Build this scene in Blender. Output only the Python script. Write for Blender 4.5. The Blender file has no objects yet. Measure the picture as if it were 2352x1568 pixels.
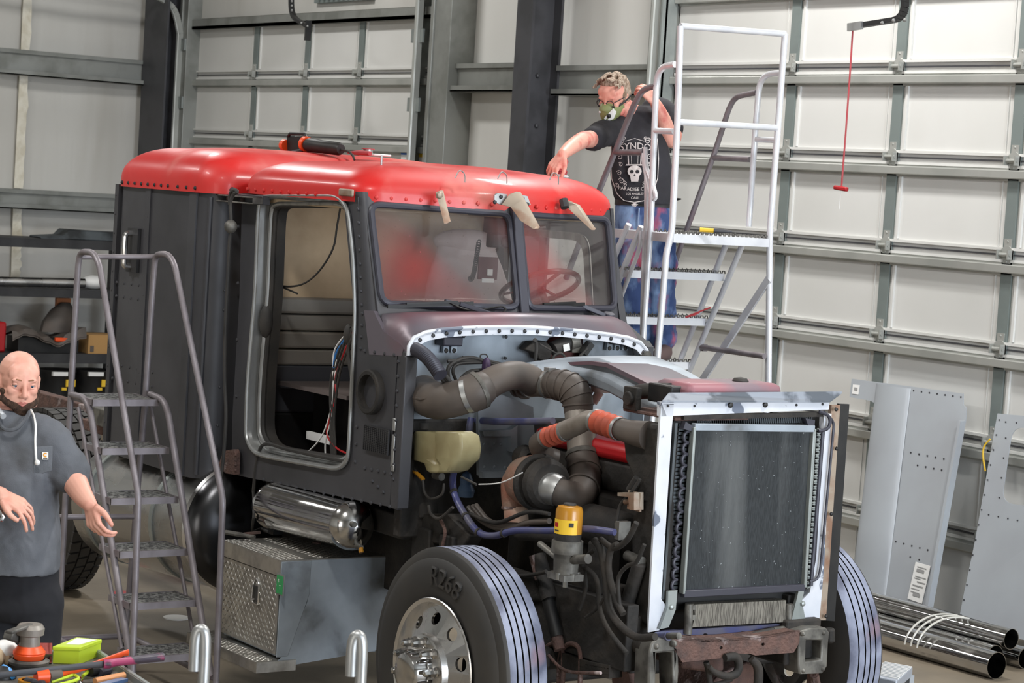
import bpy, bmesh, math, random
import numpy as np
from mathutils import Vector, Matrix, Quaternion, noise
from mathutils.geometry import tessellate_polygon
random.seed(7)
PI = math.pi
SC = bpy.context.scene
COL = SC.collection
# ---------------------------------------------------------------- camera
F = 5200.0
CY, CP, CR = math.radians(145.3404), math.radians(-3.87373), math.radians(3.59482)
CAM = Vector((7.97396, -6.40334, 2.59))
_fw = Vector((math.cos(CP)*math.cos(CY), math.cos(CP)*math.sin(CY), math.sin(CP)))
_r = _fw.cross(Vector((0, 0, 1))).normalized(); _u = _r.cross(_fw)
_rt = math.cos(CR)*_r + math.sin(CR)*_u
_up = -math.sin(CR)*_r + math.cos(CR)*_u
cam = bpy.data.objects.new('camera', bpy.data.cameras.new('camera'))
COL.objects.link(cam)
M3 = Matrix((_rt, _up, -_fw)).transposed()
cam.matrix_world = Matrix.Translation(CAM) @ M3.to_4x4()
cam.data.sensor_width = 36; cam.data.lens = F/2352*36
cam.data.clip_start = 0.05; cam.data.clip_end = 200
cam.data.dof.use_dof = True; cam.data.dof.focus_distance = 10.6; cam.data.dof.aperture_fstop = 9.0
SC.camera = cam
def P(px, py, x=None, y=None, z=None, d=None):
    """point of the place seen in direction (px,py) on the plane x=, y= or z= (or at depth d)"""
    r = _fw + _rt*((px-1176)/F) - _up*((py-784)/F)
    if x is not None: t = (x-CAM.x)/r.x
    elif y is not None: t = (y-CAM.y)/r.y
    elif z is not None: t = (z-CAM.z)/r.z
    else: t = d
    return CAM + r*t
# ---------------------------------------------------------------- light
SC.view_settings.view_transform = 'Standard'; SC.view_settings.look = 'None'
SC.view_settings.exposure = 0.0; SC.view_settings.gamma = 1; SC.view_settings.use_curve_mapping = False
w = bpy.data.worlds.new('world'); SC.world = w; w.use_nodes = True
w.node_tree.nodes['Background'].inputs[0].default_value = (0.80, 0.86, 1.0, 1)
w.node_tree.nodes['Background'].inputs[1].default_value = 0.45
def area(name, loc, target, sx, sy, power, col):
    l = bpy.data.lights.new(name, 'AREA'); l.shape = 'RECTANGLE'; l.size = sx; l.size_y = sy
    l.energy = power; l.color = col
    o = bpy.data.objects.new(name, l); COL.objects.link(o); o.location = loc
    o.rotation_euler = (Vector(target)-Vector(loc)).to_track_quat('-Z', 'Y').to_euler()
    return o
# daylight through the open bay door on the front wall (x = 14) behind the photographer
area('daylight_open_bay', (13.4, 0.6, 2.5), (0, 0.6, 1.6), 6.0, 4.4, 1250, (0.82, 0.90, 1.0))
area('side_fill', (5.5, -11.4, 2.4), (-1, 0, 1.8), 5.0, 4.0, 200, (1.0, 0.95, 0.88))  # added fill lamp for the truck's near side; no opening behind it
# high bay lamps under the roof
for i, (x, y) in enumerate([(-3.6, -4.6), (2.5, -4.0), (2.6, 1.6), (-3.0, 2.4), (-9.5, -3.5), (-9.5, 1.4)]):
    area('high_bay_lamp', (x, y, 6.3), (x, y, 0), 1.2, 0.5, (200, 180, 250, 220, 115, 135)[i], (1.0, 0.985, 0.96))
# ---------------------------------------------------------------- helpers
def wloc(o):
    v = Vector((0, 0, 0))
    while o is not None: v = v + Vector(o.location); o = o.parent
    return v
class MB:
    def __init__(s): s.v = []; s.f = []; s.m = []
    def add(s, vs, fs, m=0):
        b = len(s.v); s.v += [Vector(v) for v in vs]; s.f += [tuple(b+i for i in f) for f in fs]; s.m += [m]*len(fs)
    def hexa(s, p, m=0):  # 8 points: bottom ring 4, top ring 4
        s.add(p, [(3, 2, 1, 0), (4, 5, 6, 7), (0, 1, 5, 4), (1, 2, 6, 5), (2, 3, 7, 6), (3, 0, 4, 7)], m)
    def box(s, a, b, m=0, rot=None, piv=None):
        x0, y0, z0 = a; x1, y1, z1 = b
        p = [(x0, y0, z0), (x1, y0, z0), (x1, y1, z0), (x0, y1, z0), (x0, y0, z1), (x1, y0, z1), (x1, y1, z1), (x0, y1, z1)]
        p = [Vector(q) for q in p]
        if rot is not None:
            c = Vector(piv) if piv is not None else sum(p, Vector())/8
            p = [c + rot @ (q-c) for q in p]
        s.hexa(p, m)
    def bar(s, a, b, w, h, up=(0, 0, 1), m=0):  # rectangular bar from a to b
        a = Vector(a); b = Vector(b); d = (b-a).normalized(); u = Vector(up)
        sd = d.cross(u)
        if sd.length < 1e-4: sd = d.cross(Vector((1, 0, 0)))
        sd.normalize(); u = sd.cross(d)
        p = []
        for c in (a, b):
            p += [c-sd*w/2-u*h/2, c+sd*w/2-u*h/2, c+sd*w/2+u*h/2, c-sd*w/2+u*h/2]
        s.hexa(p, m)
    def prism(s, pts, ext, m=0, holes=()):  # planar polygon (with holes), extruded by a vector
        ext = Vector(ext); loops = [[Vector(q) for q in pts]]+[[Vector(q) for q in h] for h in holes]
        flat = [q for l in loops for q in l]; n = len(flat)
        tr = tessellate_polygon(loops)
        vs = flat+[q+ext for q in flat]
        fs = [tuple(t) for t in tr]+[tuple(i+n for i in reversed(t)) for t in tr]
        b = 0
        for l in loops:
            k = len(l)
            for i in range(k): fs.append((b+i, b+(i+1) % k, b+(i+1) % k+n, b+i+n))
            b += k
        s.add(vs, fs, m)
    def tube(s, pts, r, seg=10, m=0, cap=True, closed=False, flat=None):
        pts = [Vector(p) for p in pts]; n = len(pts)
        rs = list(r) if hasattr(r, '__len__') else [r]*n
        T = []
        for i in range(n):
            if closed: t = pts[(i+1) % n]-pts[i-1]
            else: t = pts[min(i+1, n-1)]-pts[max(i-1, 0)]
            if t.length < 1e-9: t = Vector((0, 0, 1))
            T.append(t.normalized())
        ref = Vector((0, 0, 1)) if abs(T[0].z) < .9 else Vector((1, 0, 0))
        N = (ref-T[0]*ref.dot(T[0])).normalized(); rings = []
        vs = []
        for i in range(n):
            N = (N-T[i]*N.dot(T[i]))
            N = N.normalized() if N.length > 1e-6 else T[i].orthogonal().normalized()
            B = T[i].cross(N)
            for k in range(seg):
                a = 2*PI*k/seg
                vs.append(pts[i]+N*math.cos(a)*rs[i]+B*math.sin(a)*rs[i]*(flat or 1))
        fs = []
        for i in range(n if closed else n-1):
            j = (i+1) % n
            for k in range(seg):
                l = (k+1) % seg
                fs.append((i*seg+k, i*seg+l, j*seg+l, j*seg+k))
        if cap and not closed:
            fs.append(tuple(range(seg-1, -1, -1))); fs.append(tuple((n-1)*seg+k for k in range(seg)))
        s.add(vs, fs, m)
    def lathe(s, prof, o, ax, seg=32, m=0, mi=None):  # prof: (dist along ax, radius)
        o = Vector(o); ax = Vector(ax).normalized(); N = ax.orthogonal().normalized(); B = ax.cross(N)
        vs = []; fs = []; n = len(prof)
        for h, r in prof:
            for k in range(seg):
                a = 2*PI*k/seg; vs.append(o+ax*h+(N*math.cos(a)+B*math.sin(a))*max(r, 1e-4))
        b = len(s.v); s.v += vs
        for i in range(n-1):
            for k in range(seg):
                l = (k+1) % seg
                s.f.append((b+i*seg+k, b+i*seg+l, b+(i+1)*seg+l, b+(i+1)*seg+k)); s.m.append(mi[i] if mi else m)
    def cyl(s, a, b, r, r2=None, seg=20, m=0):
        a = Vector(a); b = Vector(b); L = (b-a).length; r2 = r if r2 is None else r2
        s.lathe([(0, 0), (0, r), (L, r2), (L, 0)], a, b-a, seg, m)
    def ball(s, c, r, m=0, seg=12, sc=(1, 1, 1), rot=None):
        c = Vector(c); vs = []; fs = []; R = seg//2
        for i in range(R+1):
            t = PI*i/R
            for k in range(seg):
                a = 2*PI*k/seg
                v = Vector((math.sin(t)*math.cos(a)*r*sc[0], math.sin(t)*math.sin(a)*r*sc[1], math.cos(t)*r*sc[2]))
                if rot: v = rot @ v
                vs.append(c+v)
        for i in range(R):
            for k in range(seg):
                l = (k+1) % seg; fs.append((i*seg+k, (i+1)*seg+k, (i+1)*seg+l, i*seg+l))
        s.add(vs, fs, m)
    def loft(s, rings, m=0, cap=True, closed=True):
        n = len(rings[0]); vs = [p for r in rings for p in r]; fs = []
        for i in range(len(rings)-1):
            for k in range(n if closed else n-1):
                l = (k+1) % n; fs.append((i*n+k, i*n+l, (i+1)*n+l, (i+1)*n+k))
        if cap: fs.append(tuple(range(n-1, -1, -1))); fs.append(tuple((len(rings)-1)*n+k for k in range(n)))
        s.add(vs, fs, m)
    def rivets(s, pts, r, nrm, m=0, h=.6):
        nrm = Vector(nrm).normalized(); N = nrm.orthogonal().normalized(); B = nrm.cross(N)
        for p in pts:
            p = Vector(p); vs = []
            for (hh, rr) in ((-.3, 1), (h*.6, .8), (h, .35)):
                for k in range(6):
                    a = PI/3*k; vs.append(p+nrm*hh*r+(N*math.cos(a)+B*math.sin(a))*r*rr)
            fs = [(i*6+k, i*6+(k+1) % 6, (i+1)*6+(k+1) % 6, (i+1)*6+k) for i in range(2) for k in range(6)]+[(12, 13, 14, 15, 16, 17)]
            s.add(vs, fs, m)
    def build(s, name, mats, parent=None, angle=35, bevel=0, kind=None, label=None, cat=None, group=None, sub=0, remesh=0, smooth=0, pivot=None, bseg=2):
        me = bpy.data.meshes.new(name)
        xs = np.array([tuple(v) for v in s.v]); lo = xs.min(0); hi = xs.max(0)
        c = Vector((lo+hi)/2)
        if parent is None: c.z = lo[2]
        if pivot is not None: c = Vector(pivot)
        me.from_pydata([tuple(v-c) for v in s.v], [], s.f)
        if not isinstance(mats, (list, tuple)): mats = [mats]
        for m in mats: me.materials.append(m)
        me.polygons.foreach_set('material_index', s.m)
        me.validate(); me.update()
        bm = bmesh.new(); bm.from_mesh(me)
        bmesh.ops.recalc_face_normals(bm, faces=bm.faces); bm.to_mesh(me); bm.free()
        if angle: me.shade_smooth(); me.set_sharp_from_angle(angle=math.radians(angle))
        o = bpy.data.objects.new(name, me); COL.objects.link(o)
        if parent is not None: o.parent = parent; o.location = c-wloc(parent)
        else: o.location = c
        if bevel:
            b = o.modifiers.new('bevel', 'BEVEL'); b.width = bevel; b.segments = bseg; b.limit_method = 'ANGLE'; b.angle_limit = math.radians(40)
        if remesh:
            b = o.modifiers.new('remesh', 'REMESH'); b.mode = 'VOXEL'; b.voxel_size = remesh; b.use_smooth_shade = True
        if smooth:
            b = o.modifiers.new('smooth', 'SMOOTH'); b.factor = .5; b.iterations = smooth
        if sub:
            b = o.modifiers.new('sub', 'SUBSURF'); b.levels = sub; b.render_levels = sub
        tag(o, label, cat, group, kind)
        return o
def tag(o, label=None, cat=None, group=None, kind=None):
    if label: o['label'] = label
    if cat: o['category'] = cat
    if group: o['group'] = group
    if kind: o['kind'] = kind
def empty(name, loc, label, cat, group=None, kind=None):
    o = bpy.data.objects.new(name, None); COL.objects.link(o); o.location = loc; o.empty_display_size = .1
    tag(o, label, cat, group, kind); return o
def smooth_path(pts, n=6, closed=False):
    pts = [Vector(p) for p in pts]; out = []; N = len(pts)
    for i in range(N if closed else N-1):
        if closed: p0, p1, p2, p3 = pts[i-1], pts[i], pts[(i+1) % N], pts[(i+2) % N]
        else: p0, p1, p2, p3 = pts[max(i-1, 0)], pts[i], pts[i+1], pts[min(i+2, N-1)]
        for k in range(n):
            t = k/n
            out.append(0.5*((2*p1)+(p2-p0)*t+(2*p0-5*p1+4*p2-p3)*t*t+(3*p1-p0-3*p2+p3)*t*t*t))
    if not closed: out.append(pts[-1])
    return out
def fillet(pts, r, n=5, closed=False):  # round the corners of a polyline
    pts = [Vector(p) for p in pts]; out = []; N = len(pts)
    for i in range(N):
        if not closed and i in (0, N-1): out.append(pts[i]); continue
        a, b, c = pts[i-1], pts[i], pts[(i+1) % N]
        rr = r[i] if hasattr(r, '__len__') else r
        d1 = min(rr, (a-b).length*.49); d2 = min(rr, (c-b).length*.49)
        p = b+(a-b).normalized()*d1; q = b+(c-b).normalized()*d2
        for k in range(n+1):
            t = k/n; out.append((1-t)**2*p+2*t*(1-t)*b+t*t*q)
    return out
def along(pts, step, inset=0):
    pts = [Vector(p) for p in pts]; L = [(pts[i+1]-pts[i]).length for i in range(len(pts)-1)]; T = sum(L)
    n = max(1, round((T-2*inset)/step)); out = []
    for k in range(n+1):
        d = inset+(T-2*inset)*k/n; i = 0
        while i < len(L)-1 and d > L[i]: d -= L[i]; i += 1
        out.append(pts[i].lerp(pts[i+1], d/max(L[i], 1e-9)))
    return out
def rot(ax, deg): return Matrix.Rotation(math.radians(deg), 3, ax)
# ---------------------------------------------------------------- materials
def lin(c):
    return tuple(((v/255)/12.92 if v/255 < .04045 else ((v/255+.055)/1.055)**2.4) for v in c)
MATS = {}
def mat(name, c, rough=.5, metal=0., c2=None, scale=6., mixlo=.45, mixhi=.6, bump=0., bscale=40., rvar=0., stretch=(1, 1, 1), coat=0., detail=5., c3=None, c3lo=.62, c3hi=.68, c3scale=14.):
    m = bpy.data.materials.new(name); m.use_nodes = True; nt = m.node_tree; N = nt.nodes; L = nt.links
    b = N['Principled BSDF']; b.inputs['Roughness'].default_value = rough; b.inputs['Metallic'].default_value = metal
    col = lin(c)+(1,); b.inputs['Base Color'].default_value = col
    if coat: b.inputs['Coat Weight'].default_value = coat; b.inputs['Coat Roughness'].default_value = .12
    tc = N.new('ShaderNodeTexCoord'); mp = N.new('ShaderNodeMapping'); mp.inputs['Scale'].default_value = stretch
    L.new(tc.outputs['Object'], mp.inputs[0]); last = None
    if c2:
        n = N.new('ShaderNodeTexNoise'); n.inputs['Scale'].default_value = scale; n.inputs['Detail'].default_value = detail
        L.new(mp.outputs[0], n.inputs[0])
        r = N.new('ShaderNodeMapRange'); r.inputs[1].default_value = mixlo; r.inputs[2].default_value = mixhi; L.new(n.outputs[0], r.inputs[0])
        x = N.new('ShaderNodeMix'); x.data_type = 'RGBA'; x.inputs[6].default_value = col; x.inputs[7].default_value = lin(c2)+(1,)
        L.new(r.outputs[0], x.inputs[0]); L.new(x.outputs[2], b.inputs['Base Color']); last = x.outputs[2]
        if rvar:
            q = N.new('ShaderNodeMapRange'); q.inputs[3].default_value = rough; q.inputs[4].default_value = min(1, rough+rvar)
            L.new(r.outputs[0], q.inputs[0]); L.new(q.outputs[0], b.inputs['Roughness'])
    if c3:
        n = N.new('ShaderNodeTexNoise'); n.inputs['Scale'].default_value = c3scale; n.inputs['Detail'].default_value = 6
        L.new(mp.outputs[0], n.inputs[0])
        r = N.new('ShaderNodeMapRange'); r.inputs[1].default_value = c3lo; r.inputs[2].default_value = c3hi; L.new(n.outputs[0], r.inputs[0])
        x = N.new('ShaderNodeMix'); x.data_type = 'RGBA'; x.inputs[7].default_value = lin(c3)+(1,)
        if last: L.new(last, x.inputs[6])
        else: x.inputs[6].default_value = col
        L.new(r.outputs[0], x.inputs[0]); L.new(x.outputs[2], b.inputs['Base Color'])
    if bump:
        n = N.new('ShaderNodeTexNoise'); n.inputs['Scale'].default_value = bscale; n.inputs['Detail'].default_value = 4
        L.new(mp.outputs[0], n.inputs[0]); u = N.new('ShaderNodeBump'); u.inputs['Strength'].default_value = bump; u.inputs['Distance'].default_value = .01
        L.new(n.outputs[0], u.inputs['Height']); L.new(u.outputs[0], b.inputs['Normal'])
    MATS[name] = m; return m
M = {}
def dm(k, *a, **kw): M[k] = mat(k, *a, **kw)
dm('door_white', (214, 214, 211), .5, 0, (208, 208, 204), 1.2, .4, .7)
dm('wall_film', (206, 205, 200), .36, 0, (194, 192, 186), .8, .4, .65, bump=.7, bscale=4.5, stretch=(1, 1, .12), c3=(182, 179, 171), c3lo=.6, c3hi=.8, c3scale=1.6)
dm('film_bright', (226, 226, 222), .4, 0, (214, 213, 208), .8, .4, .65, bump=.55, bscale=4, stretch=(1, 1, .15))
dm('tape', (214, 208, 190), .35, 0, (196, 188, 166), 6, bump=.5, bscale=14)
dm('galv', (158, 164, 162), .42, .6, (138, 144, 142), 5, .4, .65, rvar=.2)
dm('stile', (136, 146, 144), .45, .4, (126, 135, 133), 2, rvar=.1)
dm('rail_galv', (186, 187, 182), .38, .5, (166, 168, 163), 1.5, rvar=.15)
dm('column', (66, 66, 70), .5, .1, (52, 52, 55), 3)
dm('purlin', (146, 148, 144), .45, .4, (128, 130, 125), 2.5, rvar=.2)
dm('concrete', (136, 124, 106), .55, 0, (108, 100, 88), 1.3, .35, .7, c3=(70, 50, 46), c3lo=.6, c3hi=.75, c3scale=.9, bump=.15, bscale=30)
dm('ceiling', (150, 150, 146), .7)
dm('red', (206, 40, 38), .36, 0, (196, 58, 54), 2.2, .45, .7, rvar=.25, coat=.12, c3=(216, 140, 128), c3lo=.56, c3hi=.80, c3scale=2.0)
dm('primer', (70, 70, 74), .40, .15, (58, 58, 61), 2.5, .4, .7, rvar=.12, bump=.04, bscale=5)
dm('primer_dk', (52, 52, 54), .5, .1, (40, 40, 42), 4)
dm('cowl', (104, 98, 106), .36, .2, (124, 74, 82), 1.4, .5, .75, rvar=.15)
dm('frame_dk', (60, 60, 70), .45, .1)
dm('alu', (190, 192, 192), .33, .85, (150, 150, 148), 12, .4, .7, rvar=.2, stretch=(1, 1, .3))
dm('chrome', (196, 196, 196), .09, 1., (190, 188, 184), 7, .5, .7, rvar=.12)
dm('polished', (222, 222, 222), .22, 1., (196, 192, 186), 4, .5, .7, rvar=.2)
dm('tread_plate', (200, 198, 192), .30, .9, (160, 155, 148), 14, .4, .7, rvar=.2)
dm('steel_blue', (168, 178, 188), .42, .35, (134, 142, 150), 3.5, .4, .7, rvar=.2, c3=(70, 66, 56), c3lo=.6, c3hi=.75, c3scale=3)
dm('black', (20, 20, 21), .5, 0, (32, 31, 30), 8)
dm('rubber', (44, 43, 42), .7, 0, (62, 58, 54), 5, .4, .7)
dm('duct', (74, 68, 64), .5, 0, (98, 88, 80), 5, .4, .75, rvar=.2, c3=(128, 50, 44), c3lo=.7, c3hi=.85, c3scale=4)
dm('duct_metal', (150, 144, 136), .45, .4, (112, 102, 92), 5, .4, .7, rvar=.2)
dm('silicone', (190, 84, 58), .55, 0, (160, 74, 54), 8)
dm('rust', (108, 82, 74), .85, .1, (84, 68, 64), 14, .4, .65, bump=.8, bscale=70, c3=(176, 162, 160), c3lo=.6, c3hi=.7, c3scale=9)
dm('turbo', (132, 112, 98), .7, .3, (150, 92, 72), 7, .4, .7, bump=.5, bscale=40)
dm('pipe_tan', (184, 160, 140), .7, .1, (150, 100, 82), 5, .45, .7)
dm('grime', (38, 36, 34), .75, .1, (58, 53, 48), 9, .45, .7, bump=.4, bscale=40)
dm('cast', (120, 118, 112), .5, .5, (84, 82, 78), 10, rvar=.2)
dm('chip_white', (214, 217, 224), .45, 0, (200, 205, 214), 4, c3=(104, 112, 128), c3lo=.60, c3hi=.62, c3scale=7)
dm('core', (84, 90, 94), .5, .4, (44, 47, 49), 3)
dm('tread', (146, 152, 172), .6, 0, (84, 88, 108), 5, .42, .62, c3=(150, 120, 128), c3lo=.6, c3hi=.8, c3scale=4)  # the open bay's bluish daylight is put into this pale tread colour
dm('tire', (46, 45, 44), .62, 0, (60, 57, 53), 3, .4, .75)
dm('ladder_al', (226, 228, 232), .32, .25, (206, 208, 214), 6, .45, .7, rvar=.2)
dm('ladder_st', (138, 132, 136), .45, .35, (112, 105, 108), 7, .4, .7, rvar=.15, c3=(128, 80, 92), c3lo=.62, c3hi=.75, c3scale=3)
dm('grate', (168, 166, 160), .6, .4, (92, 90, 88), 50, .4, .6)
dm('skin', (226, 170, 150), .5, 0, (208, 140, 122), 12, .45, .75)
dm('skin_red', (222, 160, 142), .5, 0, (196, 96, 88), 12, .5, .7)
dm('tee_grey', (96, 99, 105), .9, 0, (84, 87, 92), 5, bump=.2, bscale=260)
dm('tee_black', (46, 45, 50), .9, 0, (38, 37, 41), 5, bump=.1, bscale=200)
dm('trousers', (22, 23, 28), .9, 0, (30, 30, 35), 6)
dm('jeans', (58, 76, 118), .9, 0, (134, 160, 196), 9, .42, .62, c3=(184, 82, 96), c3lo=.53, c3hi=.63, c3scale=6.5, stretch=(1, 1, .5))
dm('beard', (84, 62, 48), .95, 0, (60, 42, 32), 60, .4, .6, bump=.8, bscale=240)
dm('hair', (132, 108, 88), .7, 0, (178, 160, 142), 30, .4, .6, stretch=(4, 4, 1), bump=.8, bscale=60)
dm('white', (232, 232, 230), .5)
dm('beige', (208, 184, 152), .85, 0, (178, 154, 124), 3, .4, .65, bump=.3, bscale=6)
dm('seat', (196, 180, 176), .6, 0, (180, 162, 158), 6)
dm('panel_grey', (176, 182, 188), .42, .25, (168, 172, 178), 2, .4, .7)
dm('lime', (190, 214, 52), .4)
dm('orange', (236, 84, 32), .4)
dm('blue_hose', (72, 76, 120), .4, 0, (92, 92, 110), 6)
dm('amber', (176, 122, 34), .25)
dm('tan_card', (176, 136, 84), .8)
dm('yellow', (232, 190, 50), .5)
dm('red_plastic', (170, 26, 32), .4)
dm('tank_plastic', (168, 160, 122), .4, 0, (128, 116, 82), 4, .4, .7)
dm('bracket_tan', (170, 156, 140), .5, .5, (148, 116, 96), 7)
dm('jade', (54, 150, 88), .35)
dm('pink_red', (176, 60, 66), .5)
dm('bluebox', (72, 98, 136), .4, 0, (96, 120, 152), 4)
# ================================================================ THE BUILDING
WY = 4.25      # inner face of the right hand doors
XL = -14.2     # left wall
def st(name, a, b, m, **k):
    q = MB(); q.box(a, b); return q.build(name, m, kind='structure', angle=0, **k)
st('floor', (-15, -12, -.2), (15, 5, 0), M['concrete'])
st('ceiling', (-15, -12, 6.8), (15, 5, 7.0), M['ceiling'])
st('wall_right', (-15, WY+.12, 0), (15, WY+.3, 6.8), M['film_bright'])
# left wall: film insulation with soft vertical folds between the girts
q = MB(); ny, nz = 90, 40
def film(y, z):
    return .03*noise.noise((y*1.1, z*.25, 3.1))+.02*noise.noise((y*4.5, z*.45, 9.7))
vs = [(XL+film(-12+16.3*i/ny, 6.8*j/nz), -12+16.3*i/ny, 6.8*j/nz) for j in range(nz+1) for i in range(ny+1)]
q.add(vs, [(j*(ny+1)+i, j*(ny+1)+i+1, (j+1)*(ny+1)+i+1, (j+1)*(ny+1)+i) for j in range(nz) for i in range(ny)])
q.box((XL-.3, -12, 0), (XL-.1, 4.35, 6.8))
q.build('wall_left', M['wall_film'], kind='structure')
# taped vertical seam in the film
q = MB(); pts = []
for a, b in (((62, -60), (38, 432)), ((36, 470), (30, 660))):
    p0 = P(*a, x=XL+.05); p1 = P(*b, x=XL+.05)
    L = []; R_ = []
    n = 26
    for i in range(n+1):
        c = p0.lerp(p1, i/n); wd = .055+.05*abs(noise.noise((i*.35, a[0], 0)))
        L.append(Vector((c.x, c.y-.03, c.z))); R_.append(Vector((c.x+.015, c.y+wd, c.z)))
    for i in range(n):
        q.prism([L[i], R_[i], R_[i+1], L[i+1]], (.008, 0, 0))
q.build('trim_1', M['tape'], kind='structure', label='pale taped seam running down the film insulation')
st('wall_back', (-15, -12.2, 0), (15, -12, 6.8), M['wall_film'])
# front wall with an open bay door
q = MB()
q.box((14.2, -12, 0), (14.4, -3.2, 6.8)); q.box((14.2, 3.9, 0), (14.4, 5, 6.8)); q.box((14.2, -3.2, 5), (14.4, 3.9, 6.8))
q.build('wall_front', M['door_white'], kind='structure', angle=0)
# girts: cold formed purlins on the left wall
def girt(name, a, b, z, nrm, hgt=.2, dep=.13, lab=None):
    a = Vector(a); b = Vector(b); nrm = Vector(nrm); q = MB()
    def ln(z0, z1, d0, d1):
        p = [a+nrm*d0+Vector((0, 0, z0)), b+nrm*d0+Vector((0, 0, z0)), b+nrm*d1+Vector((0, 0, z0)), a+nrm*d1+Vector((0, 0, z0))]
        q.hexa([Vector(v) for v in p]+[v+Vector((0, 0, z1-z0)) for v in p])
    ln(z+hgt/2-.012, z+hgt/2, 0, dep); ln(z-hgt/2, z+hgt/2, dep-.006, dep)
    ln(z-hgt/2, z-hgt/2+.012, 0, dep+.07); ln(z-hgt/2, z-hgt/2+.05, dep+.064, dep+.07); ln(z+hgt/2-.04, z+hgt/2, dep-.006, dep+.03)
    q.build(name, M['purlin'], kind='structure', label=lab, angle=0)
girt('trim_2', (XL, -12, 0), (XL, 3.9, 0), 3.55, (1, 0, 0), .26, lab='upper steel girt across the left wall')
girt('trim_3', (XL, -12, 0), (XL, 3.9, 0), 2.16, (1, 0, 0), .2, lab='lower steel girt across the left wall')
girt('trim_4', (-8.75, WY+.12, 0), (-7.3, WY+.12, 0), 3.50, (0, -1, 0), .24, .16, lab='short steel girt between the two overhead doors')
girt('trim_5', (-6.95, WY+.12, 0), (-5.62, WY+.12, 0), 3.47, (0, -1, 0), .24, .16, lab='short steel girt right of the dark column')
girt('trim_6', (-14.1, WY+.12, 0), (-13.6, WY+.12, 0), 3.5, (0, -1, 0), .24, .1, lab='girt stub behind the corner column')
def hcol(name, x, y0, y1, wd, tf, z1, lab, tap=0):
    q = MB()
    for yy, t in ((y0, 1), (y1, 0)):
        q.hexa([(x-wd/2, yy-tf+tap*t, 0), (x+wd/2, yy-tf+tap*t, 0), (x+wd/2, yy+tf+tap*t, 0), (x-wd/2, yy+tf+tap*t, 0),
                (x-wd/2, yy-tf-tap*t*.3, z1), (x+wd/2, yy-tf-tap*t*.3, z1), (x+wd/2, yy+tf-tap*t*.3, z1), (x-wd/2, yy+tf-tap*t*.3, z1)])
    q.box((x-.008, y0, 0), (x+.008, y1, z1))
    q.rivets([(x+.02, (y0+y1)/2+.02, 3.1), (x+.02, (y0+y1)/2, 3.5)], .02, (1, 0, 0))
    q.build(name, M['column'], kind='structure', label=lab)
hcol('trim_7', -7.05, 3.92, 4.2, .22, .012, 6.8, 'dark steel column between the two overhead doors')
q = MB(); q.box((-14.05, 3.88, 0), (-13.5, 3.90, 6.8)); q.box((-13.80, 3.90, 0), (-13.78, 4.3, 6.8)); q.box((-14.05, 4.2, 0), (-13.64, 4.22, 6.8)); q.box((-14.08, 3.9, 0), (-14.05, 4.2, 6.8))
q.build('trim_8', M['column'], kind='structure', label='dark steel column in the far left corner', angle=0)
# door jamb columns of galvanised channel
for i, (x0, x1, nm) in enumerate([(-8.72, -8.45, 'right of the far'), (-13.62+.0, -13.5, 'left of the far'), (-5.62, -5.52, 'left of the near')]):
    q = MB(); q.box((x0, WY-.14, 0), (x1, WY+.12, 6.8)); q.box((x0-.03, WY-.16, 0), (x0+.02, WY-.13, 6.8))
    q.build('trim_%d' % (9+i), M['purlin'], kind='structure', label='galvanised jamb channel %s overhead door' % nm, angle=0, bevel=.006)

def overhead(name, x0, x1, stiles, rails, ztop, lab):
    q = MB()
    zs = [0]+[r+.055 for r in rails][::-1]+[ztop]
    if zs[1] < .2: zs.pop(1)
    for i in range(len(zs)-1):  # insulated sections with a rolled lip at each joint
        q.box((x0, WY+.01, zs[i]+.004), (x1, WY+.06, zs[i+1]-.004), 0)
        if i:
            for dz, h in ((.045, .018), (-.03, .018)):
                q.box((x0, WY-.012, zs[i]+dz-h), (x1, WY+.012, zs[i]+dz), 0)
            q.box((x0, WY-.004, zs[i]-.006), (x1, WY+.012, zs[i]+.003), 2)
        for s in stiles:
            q.box((s+.075, WY-.006, zs[i]+.05), (s+.095, WY+.012, zs[i+1]-.06), 0)
            q.box((s-.10, WY+.002, zs[i]+.05), (s-.095, WY+.012, zs[i+1]-.06), 0)
    d = q.build(name, [M['door_white'], M['stile'], M['primer']], kind='structure', label=lab, angle=0)
    for s in stiles:
        q = MB(); q.box((s-.045, WY-.008, .02), (s+.045, WY+.012, ztop-.02)); q.build('stile', M['stile'], d, angle=0)
    for r in rails:
        q = MB()
        q.hexa([(x0, WY-.008, r-.075), (x1, WY-.008, r-.075), (x1, WY+.01, r-.075), (x0, WY+.01, r-.075),
                (x0, WY-.008, r+.012), (x1, WY-.008, r+.012), (x1, WY+.01, r+.012), (x0, WY+.01, r+.012)])
        q.box((x0, WY-.055, r-.06), (x1, WY-.008, r-.005))
        q.build('strut', M['rail_galv'], d, angle=0, bevel=.006)
        if r > .3:
            for s in stiles:
                q = MB(); z = r+.055
                q.box((s-.03, WY-.014, z-.055), (s+.03, WY-.005, z+.10))
                q.prism([(s-.05, WY-.02, z-.03), (s+.05, WY-.02, z-.03), (s+.05, WY-.02, z+.03), (s+.018, WY-.02, z+.055), (s-.018, WY-.02, z+.055), (s-.05, WY-.02, z+.03)], (0, .012, 0))
                for sx in (-.045, .045): q.box((s+sx-.005, WY-.06, z-.03), (s+sx+.005, WY-.01, z+.03))
                q.cyl((s-.055, WY-.04, z), (s+.055, WY-.04, z), .013, seg=10)
                q.rivets([(s, WY-.015, z+.085), (s, WY-.015, z-.045)], .008, (0, -1, 0))
                q.build('hinge', M['rail_galv'], d)
    return d
R6 = [3.5, 2.9, 2.31, 1.715, 1.12, .52]
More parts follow.
